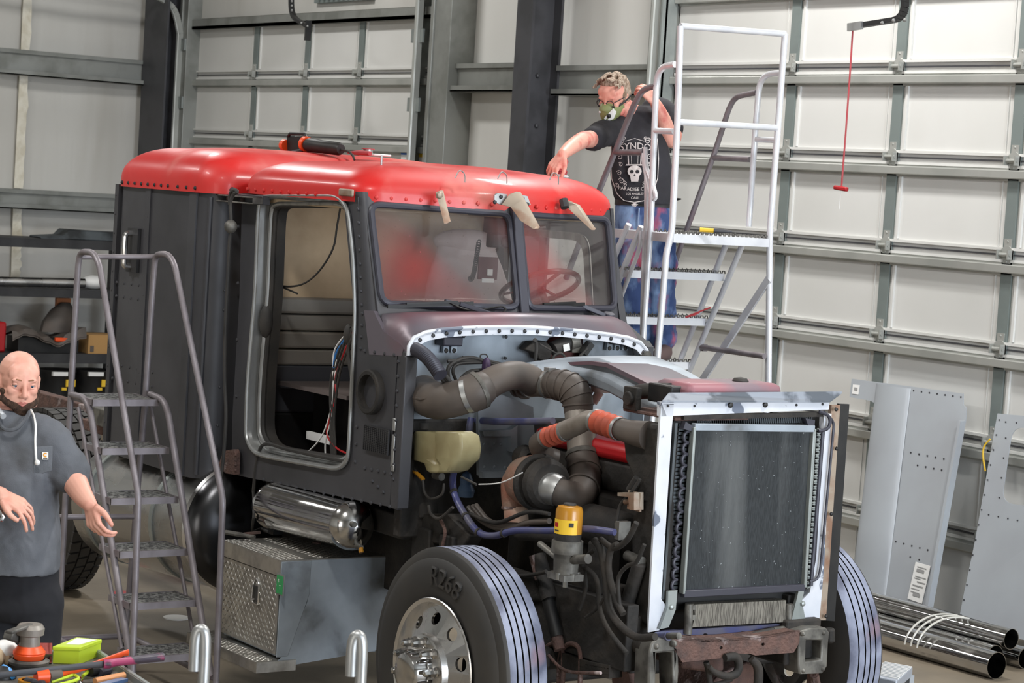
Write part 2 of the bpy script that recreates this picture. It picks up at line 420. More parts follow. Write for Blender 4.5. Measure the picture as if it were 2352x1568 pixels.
d1 = overhead('door_1', -13.55, -8.9, [-12.22, -11.17, -10.16], R6, 4.12, 'white sectional overhead door at the far left, behind the sleeper roof')
d2 = overhead('door_2', -5.5, 3.6, [-4.17, -3.10, -2.01, -.93, .16, 1.25, 2.33], [4.1]+R6, 4.9, 'large white sectional overhead door on the right')
q = MB(); q.box((-13.6, WY-.09, 4.02), (-8.85, WY-.06, 4.12)); q.box((-13.6, WY-.09, 4.02), (-8.85, WY-.0, 4.05))
q.build('top_strut', M['purlin'], d1, angle=0)
def track(d, x, ys, zs, name='track'):  # vertical track curving back under the roof
    q = MB(); pts = [(x, ys, 0), (x, ys, zs-.38), (x, ys-.10, zs-.12), (x, ys-.36, zs), (x, ys-6, zs+.12)]
    pts = [pts[0], pts[1]]+smooth_path(pts[1:4], 6)[1:]+[pts[4]]
    for dx in (-.022, .022):
        for i in range(len(pts)-1): q.bar(Vector(pts[i])+Vector((dx, 0, 0)), Vector(pts[i+1])+Vector((dx, 0, 0)), .006, .05, up=(0, -1, .01) if i == 0 else (0, -.3, 1))
    for i in range(len(pts)-1):
        q.tube([Vector(pts[i])-Vector((0, .02, .0)), Vector(pts[i+1])-Vector((0, .02, 0))], .024, 8)
    q.build(name, M['rail_galv'], d)
track(d1, -13.62, WY-.16, 4.35); track(d1, -8.93, WY-.16, 4.55)
track(d2, -5.58, WY-.16, 5.0); track(d2, 3.7, WY-.16, 5.0)
for x in (-13.55, -8.9):
    q = MB(); q.box((x-.14, WY-.13, 0), (x-.125, WY+.02, 6.0)); q.box((x-.14, WY-.13, 0), (x-.06, WY-.115, 6))
    for z in (3.8, 2.6, 3.2): q.box((x-.15, WY-.16, z), (x+.04, WY-.14, z+.12))
    q.build('track_angle', M['galv'], d1, angle=0)
q = MB(); q.box((-5.66, WY-.13, 0), (-5.5, WY-.11, 6.0)); q.box((-5.52, WY-.16, 0), (-5.50, WY-.02, 6)); q.build('track_angle', M['galv'], d2, angle=0)
# header above the far door
st('trim_12', (-13.6, WY+.02, 4.14), (-8.8, WY+.12, 4.6), M['wall_film'])
q = MB(); q.box((-11.05, WY-.03, 4.22), (-10.0, WY+.02, 4.6)); [q.box((-10.95+i*.09, WY-.06, 4.24), (-10.92+i*.09, WY-.03, 4.6)) for i in range(11)]
q.build('trim_13', M['stile'], kind='structure', label='dark slotted bracket over the far overhead door', angle=0)
# notice pinned on the far door
q = MB(); a = P(922, 346, y=WY-.02); b = P(961, 346, y=WY-.02); c = P(975, 346, y=WY-.02); zb = a.z-.5
q.box((a.x, WY-.02, zb), (b.x, WY-.015, a.z), 0); q.box((a.x, WY-.024, a.z-.035), (b.x, WY-.02, a.z), 1)
q.box((b.x, WY-.022, zb), (c.x, WY-.018, a.z), 2); q.box((b.x+.02, WY-.025, a.z-.12), (c.x-.02, WY-.022, a.z-.05), 0)
for i in range(9):
    for j in range(4): q.box((a.x+.03+j*.075, WY-.022, a.z-.09-i*.045), (a.x+.08+j*.075, WY-.02, a.z-.07-i*.045), 3)
q.build('notice_board', [M['white'], mat('blue_print', (30, 98, 190), .5), M['yellow'], mat('print_grey', (186, 190, 196), .6)], label='white notice with a blue heading and yellow strip on the far overhead door', cat='notice', angle=0)
# black curved opener arms hanging in front of the doors
q = MB(); Y = 3.4
p = fillet([P(669, -60, y=Y), P(669, 38, y=Y), P(706, 60, y=Y)], .12, 6); 
for i in range(len(p)-1): q.bar(p[i], p[i+1], .045, .03, up=(1, 0, 0))
a = P(709, 47, y=Y); b = P(706, 93, y=Y); q.bar(a, b, .055, .02, up=(1, 0, 0)); q.rivets([P(670, y, y=Y-.03) for y in (3, 13, 24)]+[P(692, 53, y=Y-.03), P(706, 60, y=Y-.03)], .012, (0, -1, 0), 1)
q.build('door_opener_arm', [M['black'], M['alu']], label='black curved opener arm hanging before the far overhead door', cat='door opener arm')
q = MB(); Y = 3.5
p = fillet([P(2079, -60, y=Y), P(2079, 42, y=Y), P(1952, 62, y=Y)], .1, 6)
for i in range(len(p)-1): q.bar(p[i], p[i+1], .045, .03, up=(1, 0, 0))
a = P(1948, 63, y=Y-.03); b = P(1980, 58, y=Y-.03); q.bar(a, b, .02, .05, m=1)
q.rivets([P(x, y, y=Y-.03) for x, y in ((2078, 46), (2052, 47), (2026, 53))], .014, (0, -1, 0), 1)
q.build('door_opener_arm', [M['black'], M['alu']], label='black curved opener arm with red pull cord before the large door', cat='door opener arm')
q = MB(); p = [P(1959, 64, y=Y), P(1953, 160, y=Y), P(1943, 300, y=Y), P(1933, 428, y=Y)]
q.tube(p, .006, 6); q.tube([P(1931, 440, y=Y), P(1928, 480, y=Y)], .002, 4, m=1)
o = q.build('pull_cord', [M['pink_red'], M['white']], label='red release cord hanging from the black arm', cat='cord')
q = MB(); q.bar(P(1917, 430, y=Y), P(1946, 435, y=Y), .03, .028); q.build('handle', M['red_plastic'], o, bevel=.008)
# ================================================================ THE TRUCK: cab and sleeper
TR = empty('truck', (0, -.2, 0), 'dark grey and red conventional truck with its hood removed, under repair', 'truck')
YC, YF, YS, YSF = -.97, .53, -1.12, .72
def rrect(x0, y0, x1, y1, r, n=6):
    out = []
    for cx, cy, a in ((x1-r, y1-r, 0), (x0+r, y1-r, 90), (x0+r, y0+r, 180), (x1-r, y0+r, 270)):
        for k in range(n+1):
            t = math.radians(a+90*k/n); out.append((cx+r*math.cos(t), cy+r*math.sin(t)))
    return out
def dome(q, outline, z0, H, Rr, crown=.05, skirt=.06, n=12, cen=None, power=2.0, m=0, tilt=None):
    cx = cen[0] if cen else sum(p[0] for p in outline)/len(outline); cy = cen[1] if cen else sum(p[1] for p in outline)/len(outline)
    hx = max(abs(p[0]-cx) for p in outline); hy = max(abs(p[1]-cy) for p in outline)
    def ring(d, z): return [Vector((cx+(p[0]-cx)*(1-d/hx), cy+(p[1]-cy)*(1-d/hy), z+(tilt(cx+(p[0]-cx)*(1-d/hx)) if tilt else 0))) for p in outline]
    rings = [ring(0, z0), ring(0, z0+skirt)]
    for k in range(1, n+1):
        t = PI/2*k/n; rings.append(ring(Rr*(1-math.cos(t)**(2/power)), z0+skirt+H*math.sin(t)**(2/power)))
    rem = min(hx, hy)-Rr
    for k in range(1, 8):
        rings.append(ring(Rr+rem*k/7.5, z0+skirt+H+crown*math.sin(PI/2*k/7)))
    q.loft(rings, m, cap=False)
    q.add(rings[-1], [tuple(range(len(outline)))], m)
# ---- sleeper box
SX0, SX1, SZ0, SZ1 = -3.60, -2.47, .99, 2.475
out = rrect(SX0, YS, SX1, YSF, .12, 8)
# rear corner sharp, front corner well rounded
q = MB(); q.loft([[Vector((x, y, z)) for x, y in out] for z in (SZ0, 1.2, 1.9, SZ1)], cap=True)
# riveted side sheet and long moulded corner
q.box((SX0+.005, YS-.006, SZ0), (SX0+.05, YS+.02, SZ1)); q.box((SX0+.40, YS-.008, SZ0), (SX0+.46, YS+.02, SZ1))
sb = q.build('sleeper_body', M['primer'], TR)
q = MB()
def col(x, step=.105, y=YS): return [(x, y-.004, SZ0+.06+i*step) for i in range(int((SZ1-SZ0-.08)/step)+1)]
rv = [P(px, py, y=YS-.004) for px, py in along([(282, 648), (366, 661)], 14)] if False else []
def prow(a, b, n, y): return [P(a[0]+(b[0]-a[0])*i/(n-1), a[1]+(b[1]-a[1])*i/(n-1), y=y) for i in range(n)]
q.rivets(col(SX0+.02)+col(SX0+.43), .009, (0, -1, 0))
q.rivets(prow((268, 648), (352, 659), 6, YS)+prow((267, 679), (350, 693), 6, YS)+prow((262, 836), (350, 855), 6, YS)+prow((258, 868), (348, 888), 6, YS), .009, (0, -1, 0))
for z in (1.05, 1.15, 1.27, 1.47, 1.87, 1.97): q.rivets([(SX1+.002, y, z) for y in (-1.0, -.9, -.8)], .009, (1, 0, 0))
q.build('rivets', M['primer'], sb, kind='stuff')
# sleeper roof shell
q = MB(); o2 = rrect(SX0-.02, YS-.02, SX1+.03, YSF+.02, .16, 8)
dome(q, o2, SZ1-.01, .18, .28, crown=.02, skirt=.05, power=2.1)
sr = q.build('sleeper_roof', M['red'], TR, angle=50)
q = MB(); q.rivets([(x, YS-.022, SZ1+.012) for x in [SX0+.12+i*.082 for i in range(8)]]+[(SX1-.12-i*.1, YS-.022, SZ1+.012) for i in range(3)], .011, (0, -1, 0))
q.rivets([(SX1+.032, y, SZ1+.012) for y in (-1.0, -.88)], .02, (1, 0, 0))
q.build('rivets', M['primer_dk'], sr, kind='stuff')
# recessed handle on the sleeper side
q = MB(); a = P(301, 527, y=YS); b = P(325, 528, y=YS); z0 = P(312, 626, y=YS).z
q.box((a.x, YS-.02, z0), (b.x, YS, a.z+.01), 0); q.tube(fillet([(a.x+.05, YS-.005, z0+.03), (a.x+.05, YS-.055, z0+.03), (a.x+.05, YS-.055, a.z-.02), (a.x+.05, YS-.005, a.z-.02)], .02, 4), .016, 10, 1)
q.build('grab_handle', [M['primer_dk'], M['polished']], sb, bevel=.008, label='polished grab handle')
# front moulding of the sleeper corner
q = MB(); q.tube([(SX1-.035, YS+.03, SZ0+.02), (SX1-.035, YS+.03, SZ1-.03)], .012, 8); q.box((SX1-.20, YS-.01, SZ0), (SX1-.12, YS+.03, SZ1-.01)); q.build('corner_moulding', M['primer'], sb)
# ---- cab side panel with door opening (near side)
ring = [(606, 449), (780, 449), (803, 476), (811, 540), (817, 600), (821, 720), (816.5, 807), (810, 954), (806, 1040), (800, 1064), (780, 1078), (600, 1046), (582, 1032), (569, 1004), (572, 885), (582, 770), (591, 665), (596, 518), (599, 470)]
ringP = [P(a, b, y=YC) for a, b in ring]
ringS = fillet(ringP, [.10, .08, .05, .1, .1, .1, .1, .1, .1, .06, .10, .12, .06, .06, .1, .1, .1, .1, .08], 4, closed=True)
side = [P(556, 444, y=YC), P(700, 446, y=YC), P(822, 452, y=YC), P(826, 560, y=YC), P(836, 715, y=YC), P(842, 760, y=YC), P(850, 812, y=YC), P(912, 817, y=YC), P(902, 1000, y=YC), P(897, 1164, y=YC), P(549, 1092, y=YC), P(532, 1086, y=YC), P(534, 954, y=YC), P(550, 678, y=YC)]
q = MB(); q.prism(side, (0, .04, 0), 0, holes=[ringS])
body = q.build('cab_body', M['primer'], TR, angle=30, bevel=.004)
def off(pts, dy): return [p+Vector((0, dy, 0)) for p in pts]
def scale_in(pts, s, dy=0):
    c = sum(pts, Vector())/len(pts); return [Vector((c.x+(p.x-c.x)*s, p.y+dy, c.z+(p.z-c.z)*(1-(1-s)*.55))) for p in pts]
# aluminium door aperture channel, inner black seal and inner return
q = MB(); inner = scale_in(ringS, .90)
q.prism(off(ringS, -.012), (0, .05, 0), 0, holes=[off(scale_in(ringS, .965), -.012)])
q.prism(off(ringS, .04), (0, .02, 0), 0, holes=[off(inner, .04)])
for pts, r in ((off(ringS, -.012), .010), (off(inner, .035), .012)): q.tube(pts, r, 8, closed=True)
q.build('door_frame', M['alu'], body, label='bare aluminium door opening channel')
q = MB(); q.prism(off(inner, .06), (0, .05, 0), 0, holes=[off(scale_in(ringS, .855), .06)]); q.tube(off(scale_in(ringS, .88), .05), .014, 8, closed=True)
q.build('door_seal', M['rubber'], body)
q = MB(); a = P(585, 735, y=YC-.0); q.ball((a.x+.05, YC+.04, a.z), .07, sc=(.55, .5, 1.3)); q.build('latch_striker', M['rubber'], body)
# rivet lines on the cab side
q = MB(); R = []
for a, b, n in (((605, 1101), (700, 1123), 6), ((722, 1128), (895, 1163), 9), ((822, 480), (830, 700), 8), ((832, 720), (828, 800), 4), ((838, 806), (905, 815), 4), ((915, 830), (903, 1100), 9), ((548, 520), (541, 1040), 5), ((820, 980), (815, 1060), 3), ((838, 1075), (898, 1088), 5), ((855, 1105), (880, 1130), 3)):
    R += prow(a, b, n, YC-.002)
q.rivets(R, .010, (0, -1, 0)); q.build('rivets', M['primer'], body, kind='stuff')
# round intake port and small mesh grille on the cowl side
c = P(857, 900, y=YC); q = MB()
q.lathe([(0, .105), (.03, .105), (.035, .098), (.035, .082), (0, .080), (-.10, .078), (-.10, .0)], (c.x, c.y+.0, c.z), (0, -1, 0), 40)
q.build('intake_port', M['grime'], body)
q = MB(); a = P(838, 975, y=YC-.006); b = P(892, 1055, y=YC-.006); x0, x1, z1, z0 = a.x+.01, b.x, a.z, b.z+.02
q.box((x0, YC-.006, z0), (x1, YC, z1), 1)
for i in range(13): xx = x0+(x1-x0)*i/12; q.box((xx-.003, YC-.016, z0), (xx+.003, YC-.008, z1))
for i in range(15): zz = z0+(z1-z0)*i/14; q.box((x0, YC-.014, zz-.003), (x1, YC-.006, zz+.003))
q.build('mesh_grille', [M['primer_dk'], M['black']], body, angle=0)
q = MB()
for px, py, h in ((905, 975, .06), (902, 1035, .15), (902, 1075, .03)):
    a = P(px, py, y=YC-.005); q.box((a.x-.012, YC-.008, a.z-h/2), (a.x+.012, YC+.0, a.z+h/2))
q.build('bare_metal_patch', M['alu'], body, bevel=.006)
# ---- A pillar, windshield frame, cowl (V shaped front)
XW = P(836, 456, y=-.95).x
PC = -.205
tl = Vector((XW, -.95, 2.497)); bl = Vector((XW+.175, -.95, 2.0))
cx_t = P(1180, 482, y=PC); ct = Vector((cx_t.x, PC, 2.487)); cb = Vector((P(1202, 708, y=PC).x, PC, 2.005))
tr = Vector((P(1402, 495, y=.49).x, .49, 2.487)); br = Vector((P(1420, 712, y=.49).x, .49, 2.005))
def plane_frame(A, B, C_, D, m0, t=.035):  # A top-left, B top-right, C bottom-right, D bottom-left; returns glass corners
    def uv(u, v): return A.lerp(B, u).lerp(D.lerp(C_, u), v)
    return uv
def pane(A, B, C_, D, il, ir, it, ib, rad, name):
    uv = plane_frame(A, B, C_, D, 0)
    n = (B-A).cross(D-A).normalized()
    if n.x < 0: n = -n
    outer = [uv(0, -.05), uv(1, -.05), uv(1, 1.12), uv(0, 1.12)]
    hole = fillet([uv(il, it), uv(1-ir, it), uv(1-ir, 1-ib), uv(il, 1-ib)], rad, 6, closed=True)
    q = MB(); q.prism(outer, -n*.035, 0, holes=[hole])
    fr = q.build('windshield_frame', M['primer'], body, bevel=.004)
    q = MB(); q.tube([p+n*.004 for p in hole], .016, 8, closed=True)
    h2 = fillet([uv(il+.02, it+.02), uv(1-ir-.02, it+.02), uv(1-ir-.02, 1-ib-.02), uv(il+.02, 1-ib-.02)], rad*.8, 6, closed=True)
    q.prism([p+n*.006 for p in hole], -n*.012, 0, holes=[[p+n*.006 for p in h2]])
    q.build('glass_seal', M['frame_dk'], body)
    q = MB(); q.prism([p-n*.008 for p in hole], -n*.006); g = q.build(name, M['glass'], TR, angle=0)
    return uv, n
def glassmat():
    m = bpy.data.materials.new('dusty_glass'); m.use_nodes = True; nt = m.node_tree; N = nt.nodes; L = nt.links; N.clear()
    out = N.new('ShaderNodeOutputMaterial'); tr_ = N.new('ShaderNodeBsdfTransparent'); gl = N.new('ShaderNodeBsdfGlossy'); gl.inputs['Roughness'].default_value = .02
    df = N.new('ShaderNodeBsdfDiffuse'); m1 = N.new('ShaderNodeMixShader'); m2 = N.new('ShaderNodeMixShader')
    lw = N.new('ShaderNodeLayerWeight'); pw = N.new('ShaderNodeMath'); pw.operation = 'POWER'; pw.inputs[1].default_value = 4; L.new(lw.outputs['Facing'], pw.inputs[0]); fr = N.new('ShaderNodeMapRange'); fr.inputs[3].default_value = .04; fr.inputs[4].default_value = .6; L.new(pw.outputs[0], fr.inputs[0])
    tc = N.new('ShaderNodeTexCoord'); n = N.new('ShaderNodeTexNoise'); n.inputs['Scale'].default_value = 1.7; n.inputs['Detail'].default_value = 1.5
    n2 = N.new('ShaderNodeTexNoise'); n2.inputs['Scale'].default_value = 70; n2.inputs['Detail'].default_value = 2
    L.new(tc.outputs['Object'], n.inputs[0]); L.new(tc.outputs['Object'], n2.inputs[0])
    cr = N.new('ShaderNodeMix'); cr.data_type = 'RGBA'; cr.inputs[6].default_value = lin((112, 104, 104))+(1,); cr.inputs[7].default_value = lin((176, 60, 62))+(1,)
    mr = N.new('ShaderNodeMapRange'); mr.inputs[1].default_value = .48; mr.inputs[2].default_value = .72; L.new(n.outputs[0], mr.inputs[0]); L.new(mr.outputs[0], cr.inputs[0])
    L.new(cr.outputs[2], df.inputs[0])
    a = N.new('ShaderNodeMapRange'); a.inputs[1].default_value = .3; a.inputs[2].default_value = .75; a.inputs[3].default_value = .06; a.inputs[4].default_value = .34; L.new(n.outputs[0], a.inputs[0])
    b = N.new('ShaderNodeMapRange'); b.inputs[1].default_value = .72; b.inputs[2].default_value = .78; b.inputs[3].default_value = 0; b.inputs[4].default_value = .5; L.new(n2.outputs[0], b.inputs[0])
    ad = N.new('ShaderNodeMath'); ad.operation = 'ADD'; ad.use_clamp = True; L.new(a.outputs[0], ad.inputs[0]); L.new(b.outputs[0], ad.inputs[1])
    L.new(ad.outputs[0], m1.inputs[0]); L.new(tr_.outputs[0], m1.inputs[1]); L.new(df.outputs[0], m1.inputs[2])
    L.new(fr.outputs[0], m2.inputs[0]); L.new(m1.outputs[0], m2.inputs[1]); L.new(gl.outputs[0], m2.inputs[2]); L.new(m2.outputs[0], out.inputs[0])
    return m
M['glass'] = glassmat()
uvL, nL = pane(tl, ct, cb, bl, .035, .035, .05, .03, .055, 'windshield_glass')
uvR, nR = pane(ct, tr, br, cb, .045, .035, .05, .03, .055, 'windshield_glass')
q = MB(); q.bar(ct+Vector((.012, 0, .02)), cb+Vector((.02, 0, -.05)), .05, .03, up=(1, 0, 0)); q.build('centre_post', M['frame_dk'], body, bevel=.006)
# rounded A pillars (near, far)
for s, A, B in ((1, tl, bl), (-1, tr, br)):
    q = MB(); rings = []
    for t in (0, 1.0):
        c = A.lerp(B, t)+Vector((0, 0, .03 if t == 0 else -.05)); yy = YC if s > 0 else YF
        e = Vector((c.x-.05, yy, c.z)); prev = [Vector((c.x-.17, yy+s*.002, c.z)), e]
        for k in range(1, 6): 
            a = PI/2*k/5; prev.append(Vector((c.x-.05+.05*math.sin(a), yy+s*.04*(1-math.cos(a)), c.z)))
        prev += [Vector((c.x-.04, yy+s*.05, c.z)), Vector((c.x-.17, yy+s*.04, c.z))]
        rings.append(prev)
    q.loft(rings); q.build('windshield_pillar', M['primer'], body, angle=40)
# rivets around the windshields
q = MB(); pts = [uvL(u, 1.075)+nL*.0 for u in [.05+.095*i for i in range(10)]]; q.rivets(pts, .011, nL)
pts = [uvR(u, 1.075) for u in [.06+.11*i for i in range(9)]]; q.rivets(pts, .011, nR); q.build('rivets', M['alu'], body, kind='stuff')
# ---- cowl: curved sheet from the windshield base down and round to the firewall arch
arch = [(922, 960), (922, 816), (930, 794), (948, 775), (975, 763), (1010, 757), (1060, 753), (1110, 751), (1170, 750.5), (1230, 752), (1290, 756), (1350, 762), (1400, 768), (1440, 775), (1468, 786), (1482, 803), (1488, 830), (1490, 960)]
XFW = -.72
archP = [P(a, b, x=XFW) for a, b in arch]
for p in archP: p.y = min(max(p.y, YC+.006), YF-.006)
topP = []
for i, p in enumerate(archP):
    u = (p.y-archP[1].y)/(archP[-2].y-archP[1].y); u = min(max(u, 0), 1)
    if u < .5: t = uvL(u*2*1.0, 1.06)
    else: t = uvR((u-.5)*2, 1.06)
    topP.append(t)
rings = []
nA = len(archP)
for k in range(9):
    t = k/8; ring_ = []
    for i in range(1, nA-1):
        a = topP[i]; b = archP[i]
        # bulge outward
        if i <= 2: a = Vector((XW+(.03, .09)[i-1], YC, (1.785, 1.90)[i-1]))
        if i >= nA-3: a = Vector((XW+(.09, .03)[i-nA+3], YF, (1.90, 1.785)[i-nA+3]))
        v = a.lerp(b, t); bz = math.sin(PI*t)*.045*min(1, max(0, i-1)/3, max(0, nA-2-i)/3)
        ring_.append(v+Vector((bz*.7, 0, bz)))
    rings.append(ring_)
q = MB(); q.loft(rings, cap=False, closed=False)
q.prism([P(a, b, y=YC-.001) for a, b in ((836, 712), (842, 760), (848, 814), (922, 818), (926, 802), (915, 786), (880, 760), (858, 714))], (0, .02, 0)); q.build('cowl', M['cowl'], TR, angle=60)
# lower side return of the cowl to the sill
q = MB(); q.box((-.79, YC, 1.095), (-.72, YC+.03, 1.82)); q.box((-.735, YC-.002, 1.10), (-.715, YC+.06, 1.80)); q.box((-1.15, YC+.01, 1.74), (-.72, YC+.035, 1.86)); q.build('cowl_side_flange', M['primer'], body, bevel=.005)
# arch rim, white painted with bolts
q = MB(); inn = []
cA = Vector((XFW, (archP[0].y+archP[-1].y)/2, 1.5))
rim = archP[1:-1]
inn = [Vector((XFW, cA.y+(p.y-cA.y)*.965, p.z-.035*min(1, (p.z-rim[0 if p.y < cA.y else -1].z)/.06))) for p in rim]
q.prism(rim+inn[::-1], (.012, 0, 0)); q.tube([p+Vector((.01, 0, 0)) for p in rim], .010, 8); 
q.rivets([p.lerp(r_, .5)+Vector((.014, 0, 0)) for p, r_ in zip(along(rim, .075, .02), along(inn, .075*.94, .02))], .011, (1, 0, 0), 1)
q.build('hood_seal_rim', [M['chip_white'], M['primer_dk']], TR)
# firewall
q = MB(); fw = [Vector((XFW-.10, p.y, p.z-.01)) for p in archP[1:-1]]
fw = [Vector((p.x, min(max(p.y, YC+.05), YF-.05), p.z)) for p in fw]
fw = [Vector((XFW-.10, YC+.05, 1.38))]+fw+[Vector((XFW-.10, archP[-2].y, 1.38))]
hole = [P(a, b, x=XFW-.10) for a, b in ((1250, 790), (1262, 775), (1320, 768), (1338, 776), (1342, 800), (1330, 828), (1300, 832), (1256, 830))]
q.prism(fw, (-.02, 0, 0), 0, holes=[hole]); q.box((XFW-.3, -.6, 1.2), (XFW-.29, .3, 1.95), 1)
fwl = q.build('firewall', [M['steel_blue'], M['black']], TR, angle=0)
q = MB(); q.loft([[Vector((XFW-.10, p.y, p.z-.004)) for p in archP[1:-1]], [Vector((XFW, p.y, p.z-.004)) for p in archP[1:-1]]], cap=False, closed=False); q.box((XFW-.1, archP[-2].y-.006, 1.1), (XFW, archP[-2].y, 1.8))
q.build('firewall_return', M['steel_blue'], TR)
# ---- cab roof shell with V front
ro = []
for p in [(-2.40, YC-.015), (-2.40, YF+.015)]: pass
xf = tl.x+.02
base = [Vector((-2.40, YC-.02, 0)), Vector((xf-.02, YC-.02, 0)), Vector((ct.x+.03, PC, 0)), Vector((xf-.02, YF+.02, 0)), Vector((-2.40, YF+.02, 0))]
o3 = fillet(base, [.16, .14, .3, .14, .16], 8, closed=True)
o3 = [(p.x, p.y) for p in o3]
# densify straight runs
def dens(o, st=.07):
    out = []
    for i in range(len(o)):
        a = Vector(o[i]+(0,)); b = Vector(o[(i+1) % len(o)]+(0,)); n = max(1, int((b-a).length/st))
        for k in range(n): c = a.lerp(b, k/n); out.append((c.x, c.y))
    return out
q = MB(); dome(q, dens(o3), 2.478, .135, .27, crown=.025, skirt=.05, power=1.9, cen=(-1.72, -.22), tilt=lambda x: -.0*(x+1.2))
cr = q.build('cab_roof', M['red'], TR, angle=50)
q = MB(); nside = [(x, YC-.022, 2.50) for x in [-2.30+i*.088 for i in range(9)]]
q.rivets(nside, .011, (0, -1, 0)); 
fr_ = [Vector((xf-.02, YC, 0)), Vector((ct.x+.03, PC, 0)), Vector((xf-.02, YF, 0))]
for a, b in ((fr_[0], fr_[1]), (fr_[1], fr_[2])):
    n = Vector((b-a).cross(Vector((0, 0, -1)))).normalized(); n = n if n.x > 0 else -n
    q.rivets([a.lerp(b, t)+Vector((0, 0, 2.505))+n*.0 for t in [.1+.092*i for i in range(9)]], .012, n)
q.build('rivets', M['red'], cr, kind='stuff')
# ---- far side wall with window opening, rear wall, floor, headliner
q = MB(); fo = [(-2.38, 1.12), (-.82, 1.12), (-.82, 1.85), (-1.05, 1.95), (XW-.03, 2.48), (-2.38, 2.48)]
ho = fillet([Vector((-2.1, YF, 1.85)), Vector((-1.25, YF, 1.85)), Vector((-1.36, YF, 2.38)), Vector((-2.1, YF, 2.38))], .1, 6, closed=True)
q.prism([Vector((x, YF, z)) for x, z in fo], (0, -.04, 0), 0, holes=[ho]); q.prism([p+Vector((0, -.045, 0)) for p in ho], (0, -.01, 0), 1, holes=[[Vector((p.x*1+(-1.68-p.x)*.12, p.y-.045, p.z+(2.1-p.z)*.14)) for p in ho]])
q.build('far_side_wall', [M['primer'], M['alu']], TR, angle=0)
q = MB(); xr = -2.34
q.box((xr-.03, YC+.02, 1.06), (xr, YF, 1.35), 1); q.box((xr-.03, YC+.02, 1.93), (xr, YF, 2.5), 0)
for i, z in enumerate((1.60, 1.69, 1.78, 1.87)): q.box((xr-.03, YC+.02, z), (xr+.012+(.018 if i % 2 else 0), YF, z+.085), 2)
q.box((xr-.03, YC+.02, 1.35), (xr-.0, YF, 1.6), 3)
q.build('rear_wall_lining', [M['beige'], M['black'], mat('rib', (160, 156, 148), .35, .5), mat('rib_dk', (84, 86, 92), .35, .4)], TR, angle=0, bevel=.012)
q = MB(); q.box((-2.34, YC+.04, 1.12), (-.84, YF-.03, 1.15)); q.build('cab_floor', mat('red_dust_floor', (104, 40, 42), .7, 0, (60, 34, 34), 5, bump=.4), TR, angle=0)
q = MB(); q.box((-2.34, YC+.03, 2.44), (-1.3, YF-.03, 2.46)); q.build('headliner', M['beige'], TR, angle=0)
q = MB(); q.box((-2.3, -.55, 1.10), (-1.55, .3, 1.50)); q.build('bunk_box', M['black'], TR, bevel=.03)
q = MB(); a = P(700, 810, y=-.55); q.box((-2.3, -.75, 1.50), (-1.6, -.3, 1.52)); q.build('interior_shelf', mat('edge', (120, 110, 108), .4, .3), TR, angle=0)
q = MB(); q.lathe([(0, 0), (0, .13), (.04, .16), (.28, .165), (.30, .15), (.42, .16), (.46, .10), (.46, 0)], (-1.0, -.62, 1.12), (0, 0, 1), 24); q.build('engine_cover', M['bluebox'], TR)  # engine cover; the blue light on it is put into its colour
# dash
q = MB(); pr = [(-1.12, 1.98), (-.90, 1.86), (-.85, 1.5), (-1.15, 1.4), (-1.28, 1.6), (-1.32, 1.86), (-1.25, 1.98)]
q.prism([Vector((x, -.90, z)) for x, z in pr], (0, 1.36, 0)); q.build('dashboard', mat('dash', (74, 62, 60), .7, 0, (110, 64, 60), 3), TR, bevel=.03)
# seat (passenger) with gathered leather back, and driver seat
def seat(x, y, z, s=1):
    q = MB(); rings = []
    for k in range(12):
        t = k/11; zz = z+.42+t*.62; w_ = .27*s*(1-.35*max(0, t-.6)/.4) if t > .6 else .27*s
        xx = x-.05-.12*t; d = .085*(1-.5*t)+.012*math.sin(t*26)
        rings.append([Vector((xx+d*math.cos(a)*(1 if math.cos(a) > 0 else .7), y+w_*math.copysign(abs(math.sin(a))**.6, math.sin(a)), zz)) for a in [2*PI*i/20 for i in range(20)]])
    q.loft(rings); q.ball((x-.17, y, z+1.05), .14, sc=(.45, 1.5, .5), seg=16)
    q.box((x-.05, y-.26, z+.26), (x+.42, y+.26, z+.42)); q.box((x-.02, y-.2, z), (x+.36, y+.2, z+.26))
    return q.build('seat', M['seat'], TR, bevel=.04, bseg=3)
c = P(1068, 600, x=-2.02); seat(-1.85, c.y, 1.24)
q = MB(); c = P(1240, 660, x=-1.32); q.tube([c+rot('Y', -28) @ Vector((.0+.20*math.cos(a)*1, .20*math.sin(a), 0)) for a in [2*PI*i/32 for i in range(32)]], .014, 8, closed=True)
q.cyl(c, c+Vector((.2, 0, -.25)), .02); [q.bar(c, c+rot('Y', -28) @ Vector((.2*math.cos(a), .2*math.sin(a), 0)), .02, .01) for a in (0, 2.1, 4.2)]
q.build('steering_wheel', mat('wheel_brown', (92, 46, 40), .3), TR)
